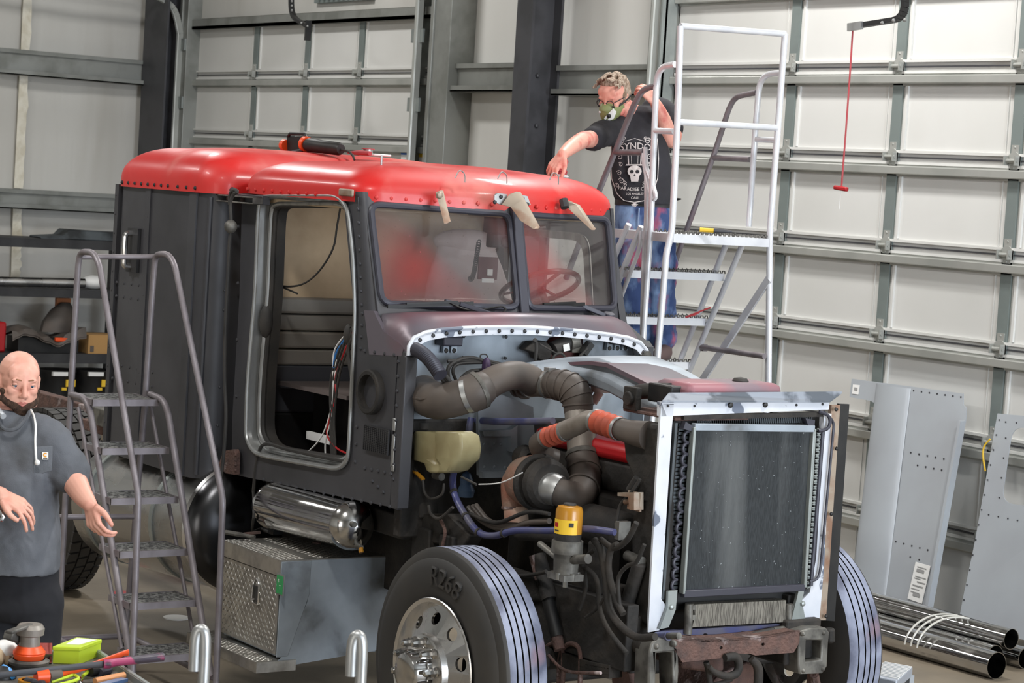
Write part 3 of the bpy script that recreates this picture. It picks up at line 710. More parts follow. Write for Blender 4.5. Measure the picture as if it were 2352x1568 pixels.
# CB radio with coiled cord, mirror, papers
q = MB(); a = P(1150, 555, x=-1.3); q.box((a.x-.03, a.y-.07, a.z-.03), (a.x+.03, a.y+.06, a.z+.04)); q.cyl((a.x+.03, a.y+.01, a.z), (a.x+.045, a.y+.01, a.z), .03); q.build('dash_camera', M['black'], TR, bevel=.01)
q = MB(); A = P(1100, 555, x=-1.25); B = P(1080, 640, x=-1.2); pts = []
for i in range(240): t = i/239; c = A.lerp(B, t); pts.append(c+Vector((0, .012*math.cos(i*.8), .012*math.sin(i*.8)-.06*math.sin(PI*t))))
q.tube(pts, .003, 5); q.build('coiled_cord', M['rubber'], TR)
q = MB(); a = P(1108, 613, x=-1.2); q.box((a.x-.01, a.y-.02, a.z-.06), (a.x, a.y+.09, a.z+.05), 0); q.box((a.x, a.y+.03, a.z-.04), (a.x+.004, a.y+.06, a.z-.01), 1); q.box((a.x, a.y-.0, a.z-.075), (a.x+.004, a.y+.07, a.z-.055), 1)
q.build('clipboard', [mat('clip_red', (90, 40, 42), .5), M['white']], TR, angle=0)
q = MB(); a = P(1128, 487, x=-1.3); q.box((a.x-.02, a.y-.14, a.z-.02), (a.x+.01, a.y+.10, a.z+.02)); q.build('interior_mirror', M['cast'], TR, bevel=.01)
q = MB(); q.tube(fillet([Vector((-2.0, .50, 1.86)), Vector((-2.0, .50, 2.36)), Vector((-1.75, .50, 2.40))], .08, 5), .014, 8); q.build('grab_rail', M['polished'], TR)
# loose wiring in the door opening
q = MB()
def wire(pts, r=.006, m=0, y=YC+.1): q.tube(smooth_path([P(a, b, y=y+(c[0] if c else 0)) for a, b, *c in pts], 5), r, 6, m)
wire([(806, 755), (770, 800), (765, 850), (764, 920), (740, 1000), (696, 1048)], .004, 1)
wire([(806, 755), (775, 815), (768, 900), (762, 960), (748, 1010), (748, 1055)], .004, 1)
wire([(812, 760), (782, 830), (770, 870), (772, 910), (757, 965), (752, 1000), (775, 1030), (803, 1043)], .005, 2)
wire([(810, 758), (800, 800), (805, 850), (812, 890)], .009, 0)
for dx in (0, 6, 12, -5): wire([(808, 750), (796+dx, 775), (776+dx, 830), (764+dx, 880), (762+dx*.5, 960), (763+dx*.6, 1020), (768+dx*.4, 1074)], .006, 0)
wire([(806, 760), (775, 805), (768, 830), (767, 845)], .006, 3)
wire([(783, 470), (774, 520), (765, 570), (735, 620), (700, 650), (660, 658), (625, 650)], .005, 0, YC+.14)
wire([(625, 652), (650, 660), (683, 674)], .005, 0, YC+.14)
wire([(582, 1130), (590, 1060), (607, 1020), (660, 1032), (720, 1045), (795, 1060)], .009, 0, YC+.0)
wire([(612, 1036), (700, 1052), (790, 1066)], .012, 0, YC+.06)
q.build('loose_wiring', [M['rubber'], M['white'], M['red_plastic'], mat('wire_blue', (40, 110, 180), .4)], TR, label='tangled loose wires hanging in the door opening')
q = MB(); a = P(800, 768, y=YC+.1); q.ball(a, .04, sc=(.7, .6, 1.3)); q.build('wire_connector', M['rubber'], TR)
q = MB(); a = P(655, 800, y=-.6); q.box((a.x-.1, -.66, a.z-.03), (a.x+.1, -.6, a.z+.03), 0); q.box((a.x+.0, -.672, a.z-.012), (a.x+.16, -.66, a.z+.02), 1); q.box((a.x-.16, -.7, a.z-.05), (a.x-.1, -.58, a.z+.07), 0)
q.build('stowed_tool', [M['black'], mat('olive', (84, 92, 30), .5)], TR, bevel=.01)
q = MB(); a = P(738, 1005, y=-.7); q.box((a.x-.12, -.72, a.z-.02), (a.x+.12, -.70, a.z+.02)); q.build('sheet_of_paper', M['white'], TR, angle=0)
# ---- marker brackets: light box between cab and sleeper
q = MB(); a = P(470, 443, y=YC-.09); b = P(586, 448, y=YC-.09); z0 = P(586, 470, y=YC-.09).z
q.box((a.x, YC-.10, z0), (a.x+.14, YC+.05, a.z), 0); q.box((a.x+.14, YC-.05, z0), (b.x, YC+.0, b.z), 0)
for (x0, x1, zz0, zz1) in ((a.x+.13, b.x, a.z-.008, a.z), (a.x+.13, b.x, z0, z0+.008), (a.x+.13, a.x+.138, z0, a.z), (b.x-.008, b.x, z0, a.z), ((a.x+b.x)/2+.02, (a.x+b.x)/2+.028, z0, a.z)): q.box((x0, YC-.10, zz0), (x1, YC-.04, zz1), 1)
q.rivets([(a.x+.20, YC-.05, (z0+a.z)/2), (b.x-.2, YC-.05, (z0+a.z)/2)], .022, (0, -1, 0), 2)
q.build('marker_light_box', [M['primer'], M['cast'], M['rust']], TR, bevel=.006)
q = MB(); a = P(775, 432, y=YC-.04); b = P(806, 436, y=YC-.04); q.box((a.x, YC-.035, a.z-.035), (b.x, YC-.02, a.z+.0)); q.build('bare_patch', M['bracket_tan'], cr, bevel=.006)
# visor brackets over the windshield
def bracket(pts, ref, name='visor_bracket', th=.012, m='bracket_tan', dx=.0):
    q = MB(); p = [P(a, b, x=ref+(c[0] if c else 0)) for a, b, *c in pts]; q.prism(p, (.0, th, 0)); return q, p
q, p = bracket([(1001, 442), (1012, 437), (1029, 508, .1), (1020, 513, .1)], -1.07, th=.015); q.rivets([P(1010, 448, x=-1.02)], .02, (1, 0, 0)); q.build('visor_bracket', M['bracket_tan'], TR, label='narrow tan bracket over the near pane')
q, p = bracket([(1150, 470), (1168, 446), (1186, 439), (1198, 460, .04), (1232, 522, .16), (1226, 527, .16), (1192, 505, .1), (1172, 476, .04)], -.93, th=.025); q.build('visor_bracket', M['bracket_tan'], TR, label='wide centre bracket with a tapered arm', bevel=.004)
q = MB(); q.prism([P(a, b, x=-.955) for a, b in ((1133, 448), (1141, 443), (1162, 446), (1160, 460), (1150, 470), (1132, 464))], (.012, 0, 0)); q.prism([P(a, b, x=-.955) for a, b in ((1190, 446), (1208, 450), (1216, 470), (1200, 470))], (.012, 0, 0)); q.rivets([P(x, y, x=-.94) for x, y in ((1151, 452), (1137, 464), (1201, 456), (1212, 469))], .011, (1, 0, 0), 1)
q.build('bracket_plate', [M['alu'], M['primer_dk']], TR)
q, p = bracket([(1292, 458), (1302, 461), (1324, 470, .03), (1361, 525, .12), (1358, 528, .12), (1300, 474)], -1.08, th=.02); q.build('visor_bracket', M['bracket_tan'], TR, label='slim bracket over the far pane')
q = MB(); q.tube([P(1294, 458, x=-1.06), P(1298, 477, x=-1.04)], .022, 8); q.build('bracket_stub', M['primer_dk'], TR)
# wipers
def wiper(piv, elbow, tip, ba, bb, loop):
    q = MB(); q.bar(piv, elbow, .035, .022); q.bar(elbow, tip, .018, .014); q.cyl(piv-Vector((.01, 0, .03)), piv+Vector((.005, 0, .02)), .03, seg=14)
    o = q.build('wiper', M['frame_dk'], TR, bevel=.004)
    q = MB(); q.bar(ba, bb, .012, .016); m_ = ba.lerp(bb, .5); q.bar(ba.lerp(bb, .2)+Vector((.01, 0, .012)), ba.lerp(bb, .8)+Vector((.01, 0, .012)), .012, .008); q.build('wiper_blade', M['black'], TR)
    q = MB(); q.tube(smooth_path(loop, 6), .005, 6); q.build('washer_hose', M['black'], TR)
wiper(P(1147, 727, x=-.86), P(1056, 697, x=-.95), P(1022, 690, x=-.95), P(890, 704, y=-.93), P(1087, 696, x=-.94), [P(1147, 722, x=-.84), P(1161, 712, x=-.84), P(1150, 704, x=-.86), P(1100, 712, x=-.9), P(1062, 708, x=-.93), P(1030, 693, x=-.94)])
wiper(P(1398, 728, x=-.98), P(1332, 700, x=-1.02), P(1312, 695, x=-1.02), P(1220, 704, x=-.95), P(1342, 698, x=-1.0), [P(1398, 724, x=-.96), P(1404, 735, x=-.96), P(1380, 744, x=-.95), P(1368, 735, x=-.96)])
# cable with a ball hanging between cab and sleeper
q = MB(); Y = YS-.03
pp = [(528, 470), (527, 455), (531, 441), (540, 436), (545, 441), (536, 447), (529, 470), (531, 515), (527, 560), (523, 640), (517, 760), (516, 860), (519, 960), (512, 1060), (505, 1110)]
q.tube(smooth_path([P(a, b, y=Y) for a, b in pp], 5), .009, 8); q.ball(P(530, 520, y=Y), .034, 1, seg=14)
q.build('pull_cable', [M['rubber'], M['cast']], TR, label='grey cable with a round ball hanging behind the cab')
# antenna stub, wire clips on the roof
q = MB(); a = P(875, 392, y=-.75); q.cyl(a, a+Vector((0, 0, .075)), .005, m=0, seg=8); q.cyl(a-Vector((0, 0, .01)), a+Vector((0, 0, .006)), .016, seg=10); q.build('antenna_stub', M['alu'], TR)
for px, py, x in ((1046, 408, -.55), (1143, 411, -.3), (1262, 413, -.1)):
    q = MB(); a = P(px, py, y=x); q.tube(smooth_path([a, a+Vector((0, .02, .035)), a+Vector((0, .05, .02)), a+Vector((0, .055, -.02))], 4), .003, 5); q.build('roof_wire', M['alu'], TR)
# lower hinge bracket at the rear of the cab
q = MB(); p = [P(a, b, y=YC-.01) for a, b in ((524, 1035), (549, 1031), (553, 1040), (552, 1090), (528, 1086), (512, 1070))]; q.prism(p, (0, -.03, 0)); q.rivets([P(541, y, y=YC-.04) for y in (1045, 1056, 1068, 1080)], .009, (0, -1, 0)); q.build('hinge_bracket', M['rust'], TR, bevel=.004)
# ================================================================ THE TRUCK: engine bay, radiator, chassis
def dep(p): return (p-CAM).dot(_fw)
def TP(q, pts, r, m=0, x=None, y=None, n=5, seg=16, sm=True, cap=True, flat=None):
    """tube through place points given as (px,py[,y]); radius in photo pixels at that depth"""
    V = [(P(p[0], p[1], x=x) if x is not None and len(p) < 3 else P(p[0], p[1], y=(p[2] if len(p) > 2 else y))) for p in pts]
    rr = list(r) if hasattr(r, '__len__') else [r]*len(V)
    rr = [a*dep(v)/F for a, v in zip(rr, V)]
    if sm and len(V) > 2:
        W = smooth_path([(v.x, v.y, v.z) for v in V], n); R = []
        for i in range(len(V)-1): R += [rr[i]+(rr[i+1]-rr[i])*k/n for k in range(n)]
        R.append(rr[-1])
    else: W, R = V, rr
    q.tube(W, R, seg, m, cap, flat=flat); return W, R
def rings_on(q, W, R, idx, w_, g, m, seg=20):  # clamps/ribs around a tube at path indices
    for i in idx:
        i = max(1, min(len(W)-2, i)); t = (W[i+1]-W[i-1]).normalized()
        q.lathe([(-w_/2, R[i]*.9), (-w_/2, R[i]+g), (w_/2, R[i]+g), (w_/2, R[i]*.9)], W[i], t, seg, m)
def part(q, name, mats, label=None, **k): return q.build(name, mats, TR, label=label, **k)
# big intake elbow
q = MB(); W, R = TP(q, [(972, 896, -.80), (981, 912, -.83), (1004, 919, -.85), (1038, 917, -.84), (1084, 904, -.785)], [38, 43, 44, 42, 40], n=8, seg=28)
q.tube([W[8]+Vector((0, -R[8], 0)), W[16]+Vector((0, -R[16]-.002, .005)), W[26]+Vector((0, -R[26], .01))], .006, 6)
e1 = part(q, 'intake_elbow', M['duct'])
q = MB(); rings_on(q, W, R, [30], .022, .004, 0, 32); q.build('hose_clamp', M['alu'], e1)
q = MB(); W, R = TP(q, [(1070, 908, -.80), (1095, 898, -.76), (1118, 886, -.71)], [44, 45, 36], n=6, seg=28); e = part(q, 'intake_coupler', M['duct'])
q = MB(); rings_on(q, W, R, [7], .020, .004, 0, 32); q.build('hose_clamp', M['cast'], e)
q = MB(); W, R = TP(q, [(1112, 888, -.72), (1150, 868, -.64), (1190, 862, -.53), (1225, 876, -.44)], [36, 34, 33, 34], n=8, seg=24); part(q, 'intake_duct', M['duct'])
q = MB(); W, R = TP(q, [(1186, 872, -.44), (1212, 877, -.42), (1240, 881, -.41), (1268, 884, -.40), (1296, 888, -.39)], [31, 34, 30, 31, 30], n=8, seg=26)
part(q, 'metal_sleeve', M['duct_metal'])
q = MB(); rings_on(q, W, R, [3, 7], .014, .014, 0, 28); part(q, 'rubber_boot', M['duct'])
for i in (1, 10, 22): q = MB(); rings_on(q, W, R, [i], .014, .004, 0, 28); q.box(tuple(W[i]+Vector((-.02, -.02, R[i]))), tuple(W[i]+Vector((.02, .02, R[i]+.018)))); part(q, 'hose_clamp', M['alu'])
q = MB(); W, R = TP(q, [(1262, 884, -.40), (1290, 884, -.39), (1316, 896, -.37), (1327, 922, -.36), (1328, 950, -.36)], [31, 35, 37, 36, 32], n=8, seg=26)
rings_on(q, W, R, [5, 9, 13, 17, 21, 26], .008, .005, 0, 26); part(q, 'ribbed_elbow', M['duct'])
q = MB(); W, R = TP(q, [(1328, 945, -.36), (1334, 1000, -.38), (1337, 1050, -.40)], [32, 34, 33], seg=24); part(q, 'downpipe_sleeve', M['duct_metal'])
q = MB(); W, R = TP(q, [(1337, 1040, -.40), (1340, 1075, -.42), (1341, 1110, -.46), (1326, 1140, -.53), (1296, 1134, -.60), (1268, 1122, -.63)], [37, 39, 38, 36, 33, 30], n=8, seg=26)
rings_on(q, W, R, [10, 18], .012, .006, 0, 26); lo = part(q, 'lower_elbow', M['duct'])
q = MB(); rings_on(q, W, R, [2], .02, .005, 0, 30); q.build('hose_clamp', M['cast'], lo)
# charge air pipe with orange silicone bellows
def bellows(a, b, r, n, y, m='silicone'):
    q = MB(); A = P(*a, y=y); B = P(*b, y=y); L = (B-A).length; rr = r*dep(A)/F; prof = [(0, rr*.9)]
    for i in range(n*6+1): t = i/(n*6); prof.append((L*t, rr*(1+.10*(-math.cos(2*PI*t*n)))))
    prof.append((L, rr*.9)); q.lathe(prof, A, B-A, 28); o = part(q, 'silicone_bellows', M[m], bevel=0)
    for t in (.03, .97): q = MB(); q.lathe([(L*t-.008, rr*.98), (L*t-.008, rr*1.05), (L*t+.008, rr*1.05), (L*t+.008, rr*.98)], A, B-A, 28); q.build('hose_clamp', M['alu'], o)
q = MB(); W, R = TP(q, [(1275, 1055, -.50), (1252, 1045, -.55), (1238, 1018, -.60), (1262, 1002, -.62)], [24, 24, 24, 21], n=8, seg=22); part(q, 'charge_pipe_elbow', M['duct'])
bellows((1254, 1005), (1300, 990), 22, 4, -.62)
q = MB(); TP(q, [(1295, 990, -.62), (1330, 975, -.62), (1352, 964, -.61), (1375, 966, -.60)], [23, 22, 22, 23], n=7, seg=22); part(q, 'charge_pipe', M['duct_metal'])
bellows((1368, 966), (1424, 985), 26, 4, -.60)
q = MB(); TP(q, [(1418, 982, -.60), (1450, 992, -.58), (1490, 1000, -.56)], [24, 28, 34], n=5, seg=22); part(q, 'charge_pipe_outlet', M['duct'])
# charge cooler end tank
q = MB(); XR = .68
pl = [(1424, 965), (1450, 968), (1515, 975), (1488, 1445), (1450, 1420), (1450, 1230), (1459, 1110), (1434, 1055), (1428, 1000)]
q.prism([P(a, b, y=-.575) for a, b in pl], (0, .12, 0)); part(q, 'cooler_end_tank', M['grime'], bevel=.02)
q = MB(); p = [P(a, b, y=-.60) for a, b in ((1440, 1130), (1478, 1130), (1478, 1170), (1468, 1170), (1464, 1140), (1440, 1138))]; q.prism(p, (0, -.05, 0)); q.cyl(P(1436, 1152, y=-.62), P(1462, 1150, y=-.62), .012); q.box(tuple(P(1440, 1168, y=-.62)), tuple(P(1476, 1132, y=-.61))); part(q, 'mount_bracket', M['bracket_tan'])
q = MB(); TP(q, [(1470, 1100, -.62), (1450, 1130, -.62), (1425, 1160, -.62), (1415, 1200, -.62)], 4); TP(q, [(1462, 1096, -.6), (1444, 1124, -.6)], 7); part(q, 'sensor_harness', M['rubber'])
# formed silver duct behind the pipes
q = MB(); sec = []
for (px, py, h) in ((1150, 862, 26), (1215, 856, 30), (1300, 848, 34), (1370, 852, 36), (1410, 868, 36), (1450, 890, 36), (1490, 912, 34), (1525, 930, 30)):
    a = P(px, py, y=-.42+.14*min(1, (px-1150)/200)); s_ = dep(a)/F*h; sec.append([a+Vector((0, -.02, -s_)), a+Vector((0, -.035, -s_*.2)), a+Vector((0, -.015, s_*.2)), a+Vector((0, 0, s_*.85)), a+Vector((0, .34, s_)), a+Vector((0, .36, -s_))])
q.loft(sec); part(q, 'crossover_duct', M['steel_blue'], bevel=.012, angle=30)
q = MB(); q.prism([P(a, b, y=-.32) for a, b in ((1150, 838), (1290, 832), (1355, 829), (1395, 834), (1480, 876), (1500, 888), (1495, 894), (1392, 843), (1350, 837), (1160, 848))], (0, .3, 0)); part(q, 'duct_lid', M['cowl'])
# engine block and valve cover
q = MB(); q.box((-.62, -.42, .62), (.42, .02, 1.28)); q.box((-.5, -.36, 1.28), (.38, -.04, 1.42)); q.box((-.3, -.5, .75), (.1, -.4, 1.05)); q.cyl((.1, -.5, 1.15), (.4, -.5, 1.15), .09); part(q, 'engine_block', M['grime'], bevel=.02)
q = MB(); q.box((-.52, -.38, 1.42), (.42, -.02, 1.50)); part(q, 'valve_cover', M['red_plastic'], bevel=.03)
q = MB(); a = P(1378, 900, y=-.2); q.cyl(a, a+Vector((0, 0, .07)), .045, seg=20); q.cyl(a+Vector((-.02, -.02, -.05)), a+Vector((0, 0, .0)), .02); part(q, 'oil_filler_cap', M['white'])
# turbocharger
q = MB(); c0 = P(1195, 1098, y=-.62); c1 = P(1262, 1112, y=-.62); ax = (Vector((.92, -.10, .05))).normalized()
q.lathe([(-.13, .02), (-.12, .07), (-.07, .105), (0, .118), (.04, .112), (.05, .09)], P(1222, 1105, y=-.62), ax, 32); q.lathe([(.05, .125), (.075, .13), (.09, .12), (.09, .06)], P(1222, 1105, y=-.62), ax, 32, 1)
q.lathe([(.09, .10), (.12, .115), (.15, .11), (.17, .09), (.175, .0)], P(1222, 1105, y=-.62), ax, 32, 1); part(q, 'turbocharger', [M['turbo'], M['grime']])
q = MB(); W, R = TP(q, [(1284, 1128, -.615), (1274, 1124, -.625), (1262, 1120, -.63)], [36, 37, 39], seg=28); part(q, 'compressor_inlet', M['alu'])
q = MB(); TP(q, [(1205, 1095, -.64), (1180, 1105, -.64), (1178, 1140, -.64), (1180, 1168, -.64)], [30, 28, 27, 26], n=7, seg=24); part(q, 'exhaust_elbow', M['turbo'])
q = MB(); TP(q, [(1184, 1166, -.64), (1188, 1210, -.64)], 28, seg=24, m=0); part(q, 'exhaust_pipe', M['pipe_tan'])
q = MB(); W = [P(1182, 1162, y=-.64), P(1182, 1168, y=-.64)]; q.cyl(W[0], W[1], .060, seg=24); part(q, 'exhaust_clamp', M['rust'])
# actuator
q = MB(); a = P(1205, 1050, y=-.52); q.lathe([(-.04, .02), (-.03, .05), (0, .058), (.03, .05), (.04, .02)], a, (.9, 0, .1), 20); q.cyl(P(1203, 1058, y=-.55), P(1203, 1080, y=-.58), .008); part(q, 'actuator', M['grime'])
# blue-grey floor tunnel panel
q = MB(); xx = -.62
q.prism([P(a, b, x=xx) for a, b in ((1098, 915), (1150, 905), (1225, 935), (1232, 1088), (1100, 1092))], (-.02, 0, 0)); q.prism([P(a, b, x=xx) for a, b in ((1100, 988), (1165, 985), (1180, 975), (1180, 1040), (1165, 1035), (1165, 1000), (1104, 1000))], (.03, 0, 0)); q.box(tuple(P(1100, 1090, x=xx)+Vector((0, 0, -.012))), tuple(P(1225, 1084, x=xx)+Vector((.025, 0, .01))))
q.rivets([P(a, b, x=xx) for a, b in ((1112, 1072), (1135, 1072), (1160, 1073), (1185, 1074), (1110, 1020), (1135, 1019), (1150, 1019))], .009, (1, 0, 0)); part(q, 'floor_tunnel', M['steel_blue'])
q = MB(); q.box((-.86, -.9, .95), (-.80, .3, 1.5)); q.box((-2.2, -.85, .93), (-.86, .5, 1.04)); part(q, 'shade_backing', M['grime'], bevel=.01)  # added dark backing; below the firewall there is only engine bay shade
# firewall fittings
q = MB()
def fw(px, py): return P(px, py, x=XFW-.09)
for cx_ in (1022, 1415):
    a = fw(cx_-22, 792+(0 if cx_ < 1200 else -3)); b = fw(cx_+24, 770)
    q.box((XFW-.1, a.y, a.z), (XFW-.02, b.y, b.z+.0)); 
part(q, 'hood_bumper_cap', M['frame_dk'], bevel=.008)
for cx_, cy_ in ((1022, 808), (1415, 803)):
    q = MB(); 
    for k in (-1, 0, 1) if cx_ > 1200 else (0, 1):
        a = fw(cx_-2+k*18, cy_-14); q.prism([a+Vector((0, -.018, -.03)), a+Vector((0, .018, -.03)), a+Vector((0, .012, .03)), a+Vector((0, -.012, .03))], (.02, 0, 0)); q.rivets([a+Vector((.02, 0, -.02)), a+Vector((.02, 0, .012))], .013, (1, 0, 0), 1)
    part(q, 'hood_hinge_plate', [M['steel_blue'], M['rubber']])
q = MB(); q.prism([fw(a, b) for a, b in ((1188, 800), (1205, 782), (1236, 780), (1250, 796), (1248, 818), (1236, 828), (1216, 820), (1212, 808))], (.07, 0, 0)); part(q, 'blower_housing', M['grime'], bevel=.008)
q = MB(); q.cyl(fw(1256, 800)+Vector((.05, 0, 0)), fw(1292, 782)+Vector((.05, 0, 0)), .036, seg=20); q.cyl(fw(1290, 784)+Vector((.05, 0, 0)), fw(1308, 778)+Vector((.05, 0, 0)), .045, seg=16, m=1); q.box(tuple(fw(1292, 806)), tuple(fw(1314, 786)+Vector((.08, 0, 0))), 1)
q.prism([fw(1270, 803)+Vector((.088, 0, 0)), fw(1284, 800)+Vector((.088, 0, 0)), fw(1282, 784)+Vector((.088, 0, 0)), fw(1268, 788)+Vector((.088, 0, 0))], (.004, 0, 0), 2)
part(q, 'wiper_motor', [M['rubber'], M['cast'], M['white']])
q = MB(); TP(q, [(1226, 784), (1230, 780), (1232, 800), (1229, 835)], 4, x=-.64, n=6)
for pts, r in (([(1262, 838), (1275, 815), (1290, 812), (1300, 825), (1296, 838)], 3), ([(1318, 832), (1335, 815), (1350, 800)], 3), ([(1240, 790), (1258, 800), (1280, 812)], 2), ([(1028, 830), (1040, 828), (1110, 828), (1160, 838)], 4), ([(1030, 875), (1030, 845), (1050, 828), (1085, 822), (1130, 836), (1170, 845)], 5), ([(1048, 875), (1040, 850), (1055, 835), (1110, 832)], 4), ([(1060, 868), (1085, 852), (1150, 850)], 5), ([(1104, 830), (1104, 815), (1118, 815), (1120, 830)], 1.5)):
    TP(q, pts, r, x=-.66, n=6, seg=8)
part(q, 'firewall_hoses', M['rubber'])
q = MB(); a = P(1350, 795, x=-.7); q.bar(P(1338, 812, x=-.7), P(1356, 788, x=-.7), .04, .03); part(q, 'relay_connector', M['black'])
q = MB(); a = P(1117, 842, x=-.64); q.ball(a, .025, sc=(1, .8, 1.8)); part(q, 'hose_connector', mat('purple', (70, 52, 84), .4))
q = MB(); q.rivets([fw(x, y)+Vector((.01, 0, 0)) for x, y in ((1063, 772), (1160, 773), (1158, 822), (1061, 821), (1345, 772), (980, 775))], .009, (1, 0, 0)); part(q, 'firewall_bolts', M['primer_dk'], kind='stuff')
def corr(a, b, r, n, m='rubber', bow=(0, 0, 0)):
    q = MB(); A, B = a, b; pts = []; rr = []
    for i in range(n*4+1): t = i/(n*4); pts.append(A.lerp(B, t)+Vector(bow)*math.sin(PI*t)); rr.append(r*(1+.10*math.cos(i*PI/2)))
    q.tube(pts, rr, 14); return q
part(corr(P(950, 800, x=-.72), P(1012, 862, x=-.5), .030, 22, bow=(0, 0, .02)), 'corrugated_hose', M['frame_dk'])
part(corr(P(1480, 815, x=-.72), P(1440, 868, x=-.72), .032, 14, bow=(.03, .03, 0)), 'corrugated_hose', M['cast'], label='foil wrapped corrugated hose')
q = MB(); TP(q, [(1003, 850), (1018, 870), (1030, 880)], 7, x=-.55); TP(q, [(1012, 850), (1028, 868), (1040, 885)], 5, x=-.52); part(q, 'drain_hose', M['rubber'])
# washer bottle
q = MB(); rings = []
for (py, xl, xr, d) in ((990, 945, 1046, .10), (1000, 940, 1050, .14), (1030, 942, 1050, .15), (1056, 942, 1046, .15), (1064, 968, 1042, .13), (1080, 974, 1034, .11), (1086, 985, 1022, .08)):
    a = P(xl, py, y=-.86); b = P(xr, py, y=-.86); r_ = []
    for (u, v) in ((0, .15), (.08, 0), (.42, 0), (.5, .1), (.58, 0), (.92, 0), (1, .15), (1, .85), (.92, 1), (.08, 1), (0, .85)): r_.append(Vector((a.x+(b.x-a.x)*u, -.86+d*v, a.z+(b.z-a.z)*u)))
    rings.append(r_)
q.loft(rings); wb = part(q, 'washer_bottle', M['tank_plastic'], bevel=.01, angle=50)
q = MB(); a = P(968, 984, y=-.80); q.cyl(a, a+Vector((0, 0, .03)), .035); q.build('bottle_cap', M['rubber'], wb)
q = MB(); a = P(1004, 1092, y=-.8); q.cyl(a-Vector((.02, 0, 0)), a+Vector((.04, 0, 0)), .018, m=0); q.build('washer_pump', M['cast'], wb)
q = MB()
for pts, r, m in (([(948, 985), (940, 1000), (938, 1040), (950, 1075), (970, 1100), (975, 1130), (990, 1145), (1015, 1135), (1020, 1110)], 3, 0), ([(915, 1085), (925, 1078), (950, 1082), (972, 1100)], 5, 1), ([(886, 1146), (900, 1135), (920, 1110), (930, 1085)], 4, 0), ([(985, 1160), (990, 1180), (1010, 1190), (1040, 1165)], 4, 0), ([(1100, 1112), (1150, 1108), (1200, 1085)], 1.5, 2), ([(1060, 1095), (1080, 1105), (1094, 1112)], 3, 0)):
    TP(q, pts, r, m, y=-.84, seg=8)
part(q, 'washer_harness', [M['rubber'], M['amber'], M['white']])
q = MB(); TP(q, [(1095, 965), (1160, 968), (1270, 966)], 8, y=-.60); q2 = P(1128, 966, y=-.60); part(q, 'coolant_hose', M['blue_hose'])
# main blue hose loop with clips
q = MB(); W, R = TP(q, [(1082, 960, -.62), (1070, 1020, -.66), (1050, 1060, -.72), (1040, 1100, -.76), (1046, 1140, -.78), (1070, 1185, -.80), (1100, 1222, -.82), (1135, 1230, -.82), (1185, 1218, -.82), (1262, 1218, -.82), (1345, 1214, -.8), (1412, 1222, -.76)], 8, n=8, seg=14)
part(q, 'blue_hose', M['blue_hose'])
for i in (14, 30, 40, 48, 60): q = MB(); rings_on(q, W, R, [i], .014, .004, 0, 14); part(q, 'hose_clip', M['rubber'])
q = MB()
for o_ in (0, 10, 18): TP(q, [(1075+o_, 1165-o_*.3, -.74), (1105+o_, 1195, -.74), (1140+o_, 1212-o_*.5, -.74), (1190, 1213-o_*.4, -.74)], 6, n=6, seg=10)
TP(q, [(1190, 1208), (1215, 1200), (1262, 1196)], 7, y=-.74); part(q, 'brake_hoses', M['duct'])
# small bottle shaped valve
q = MB(); a = P(1068, 1140, y=-.55); q.lathe([(0, .0), (0, .04), (.03, .045), (.06, .03), (.08, .035), (.11, .02), (.12, 0)], a, (0, 0, 1), 18); part(q, 'air_valve', M['bluebox'])
# fuel filter
Yf = -.86; a = P(1298, 1330, y=Yf); s_ = dep(a)/F
q = MB(); c = Vector((a.x, Yf, a.z))
z = lambda py: P(1298, py, y=Yf).z
q.lathe([(0, .0), (0, .050), (z(1275)-z(1330), .054), (z(1238)-z(1330), .062), (z(1238)-z(1330), .0)], c, (0, 0, 1), 28)
q.lathe([(z(1268)-c.z, .066), (z(1240)-c.z, .066), (z(1238)-c.z, .05)], c, (0, 0, 1), 28); q.box((c.x-.06, Yf-.05, z(1330)), (c.x+.06, Yf+.05, z(1315))); q.cyl((c.x, Yf, z(1348)), (c.x, Yf, z(1330)), .012, seg=6)
q.cyl((c.x-.02, Yf-.02, z(1285)), (c.x-.17, Yf-.02, z(1262)), .014); q.cyl((c.x, Yf, z(1285)), (c.x+.15, Yf, z(1268)), .02)
for k in range(6): q.cyl((c.x+.05*math.cos(k), Yf+.05*math.sin(k), z(1328)), (c.x+.05*math.cos(k), Yf+.05*math.sin(k), z(1312)), .012)
ff = part(q, 'fuel_filter', M['cast'])
q = MB(); q.lathe([(z(1245)-c.z, .056), (z(1222)-c.z, .057), (z(1222)-c.z, .055)], c, (0, 0, 1), 28, 1); q.lathe([(z(1222)-c.z, .057), (z(1170)-c.z, .057), (z(1160)-c.z, .05), (z(1156)-c.z, .02)], c, (0, 0, 1), 28, 0); q.build('filter_bowl', [M['amber'], M['grime']], ff, label='amber filter bowl')
def lblcyl(q, z0, z1, a0, a1, r, m, th=.0015):
    n = 12; A = [Vector((c.x+r*math.sin(a0+(a1-a0)*i/n), Yf-r*math.cos(a0+(a1-a0)*i/n), 0)) for i in range(n+1)]
    q.add([v+Vector((0, 0, z0)) for v in A]+[v+Vector((0, 0, z1)) for v in A], [(i, i+1, n+2+i, n+1+i) for i in range(n)], m)
q = MB(); lblcyl(q, z(1222), z(1188), -.6, 1.6, .0585, 0); lblcyl(q, z(1206), z(1196), -.35, .1, .0592, 1); lblcyl(q, z(1204), z(1194), .95, 1.3, .0592, 2); lblcyl(q, z(1216), z(1213), -.3, .2, .0592, 2); q.build('filter_label', [M['yellow'], M['red_plastic'], M['rubber']], ff)
q = MB(); q.cyl((c.x, Yf, z(1160)), (c.x, Yf, z(1152)), .028, seg=8); q.build('filter_cap', M['rubber'], ff, bevel=.004)
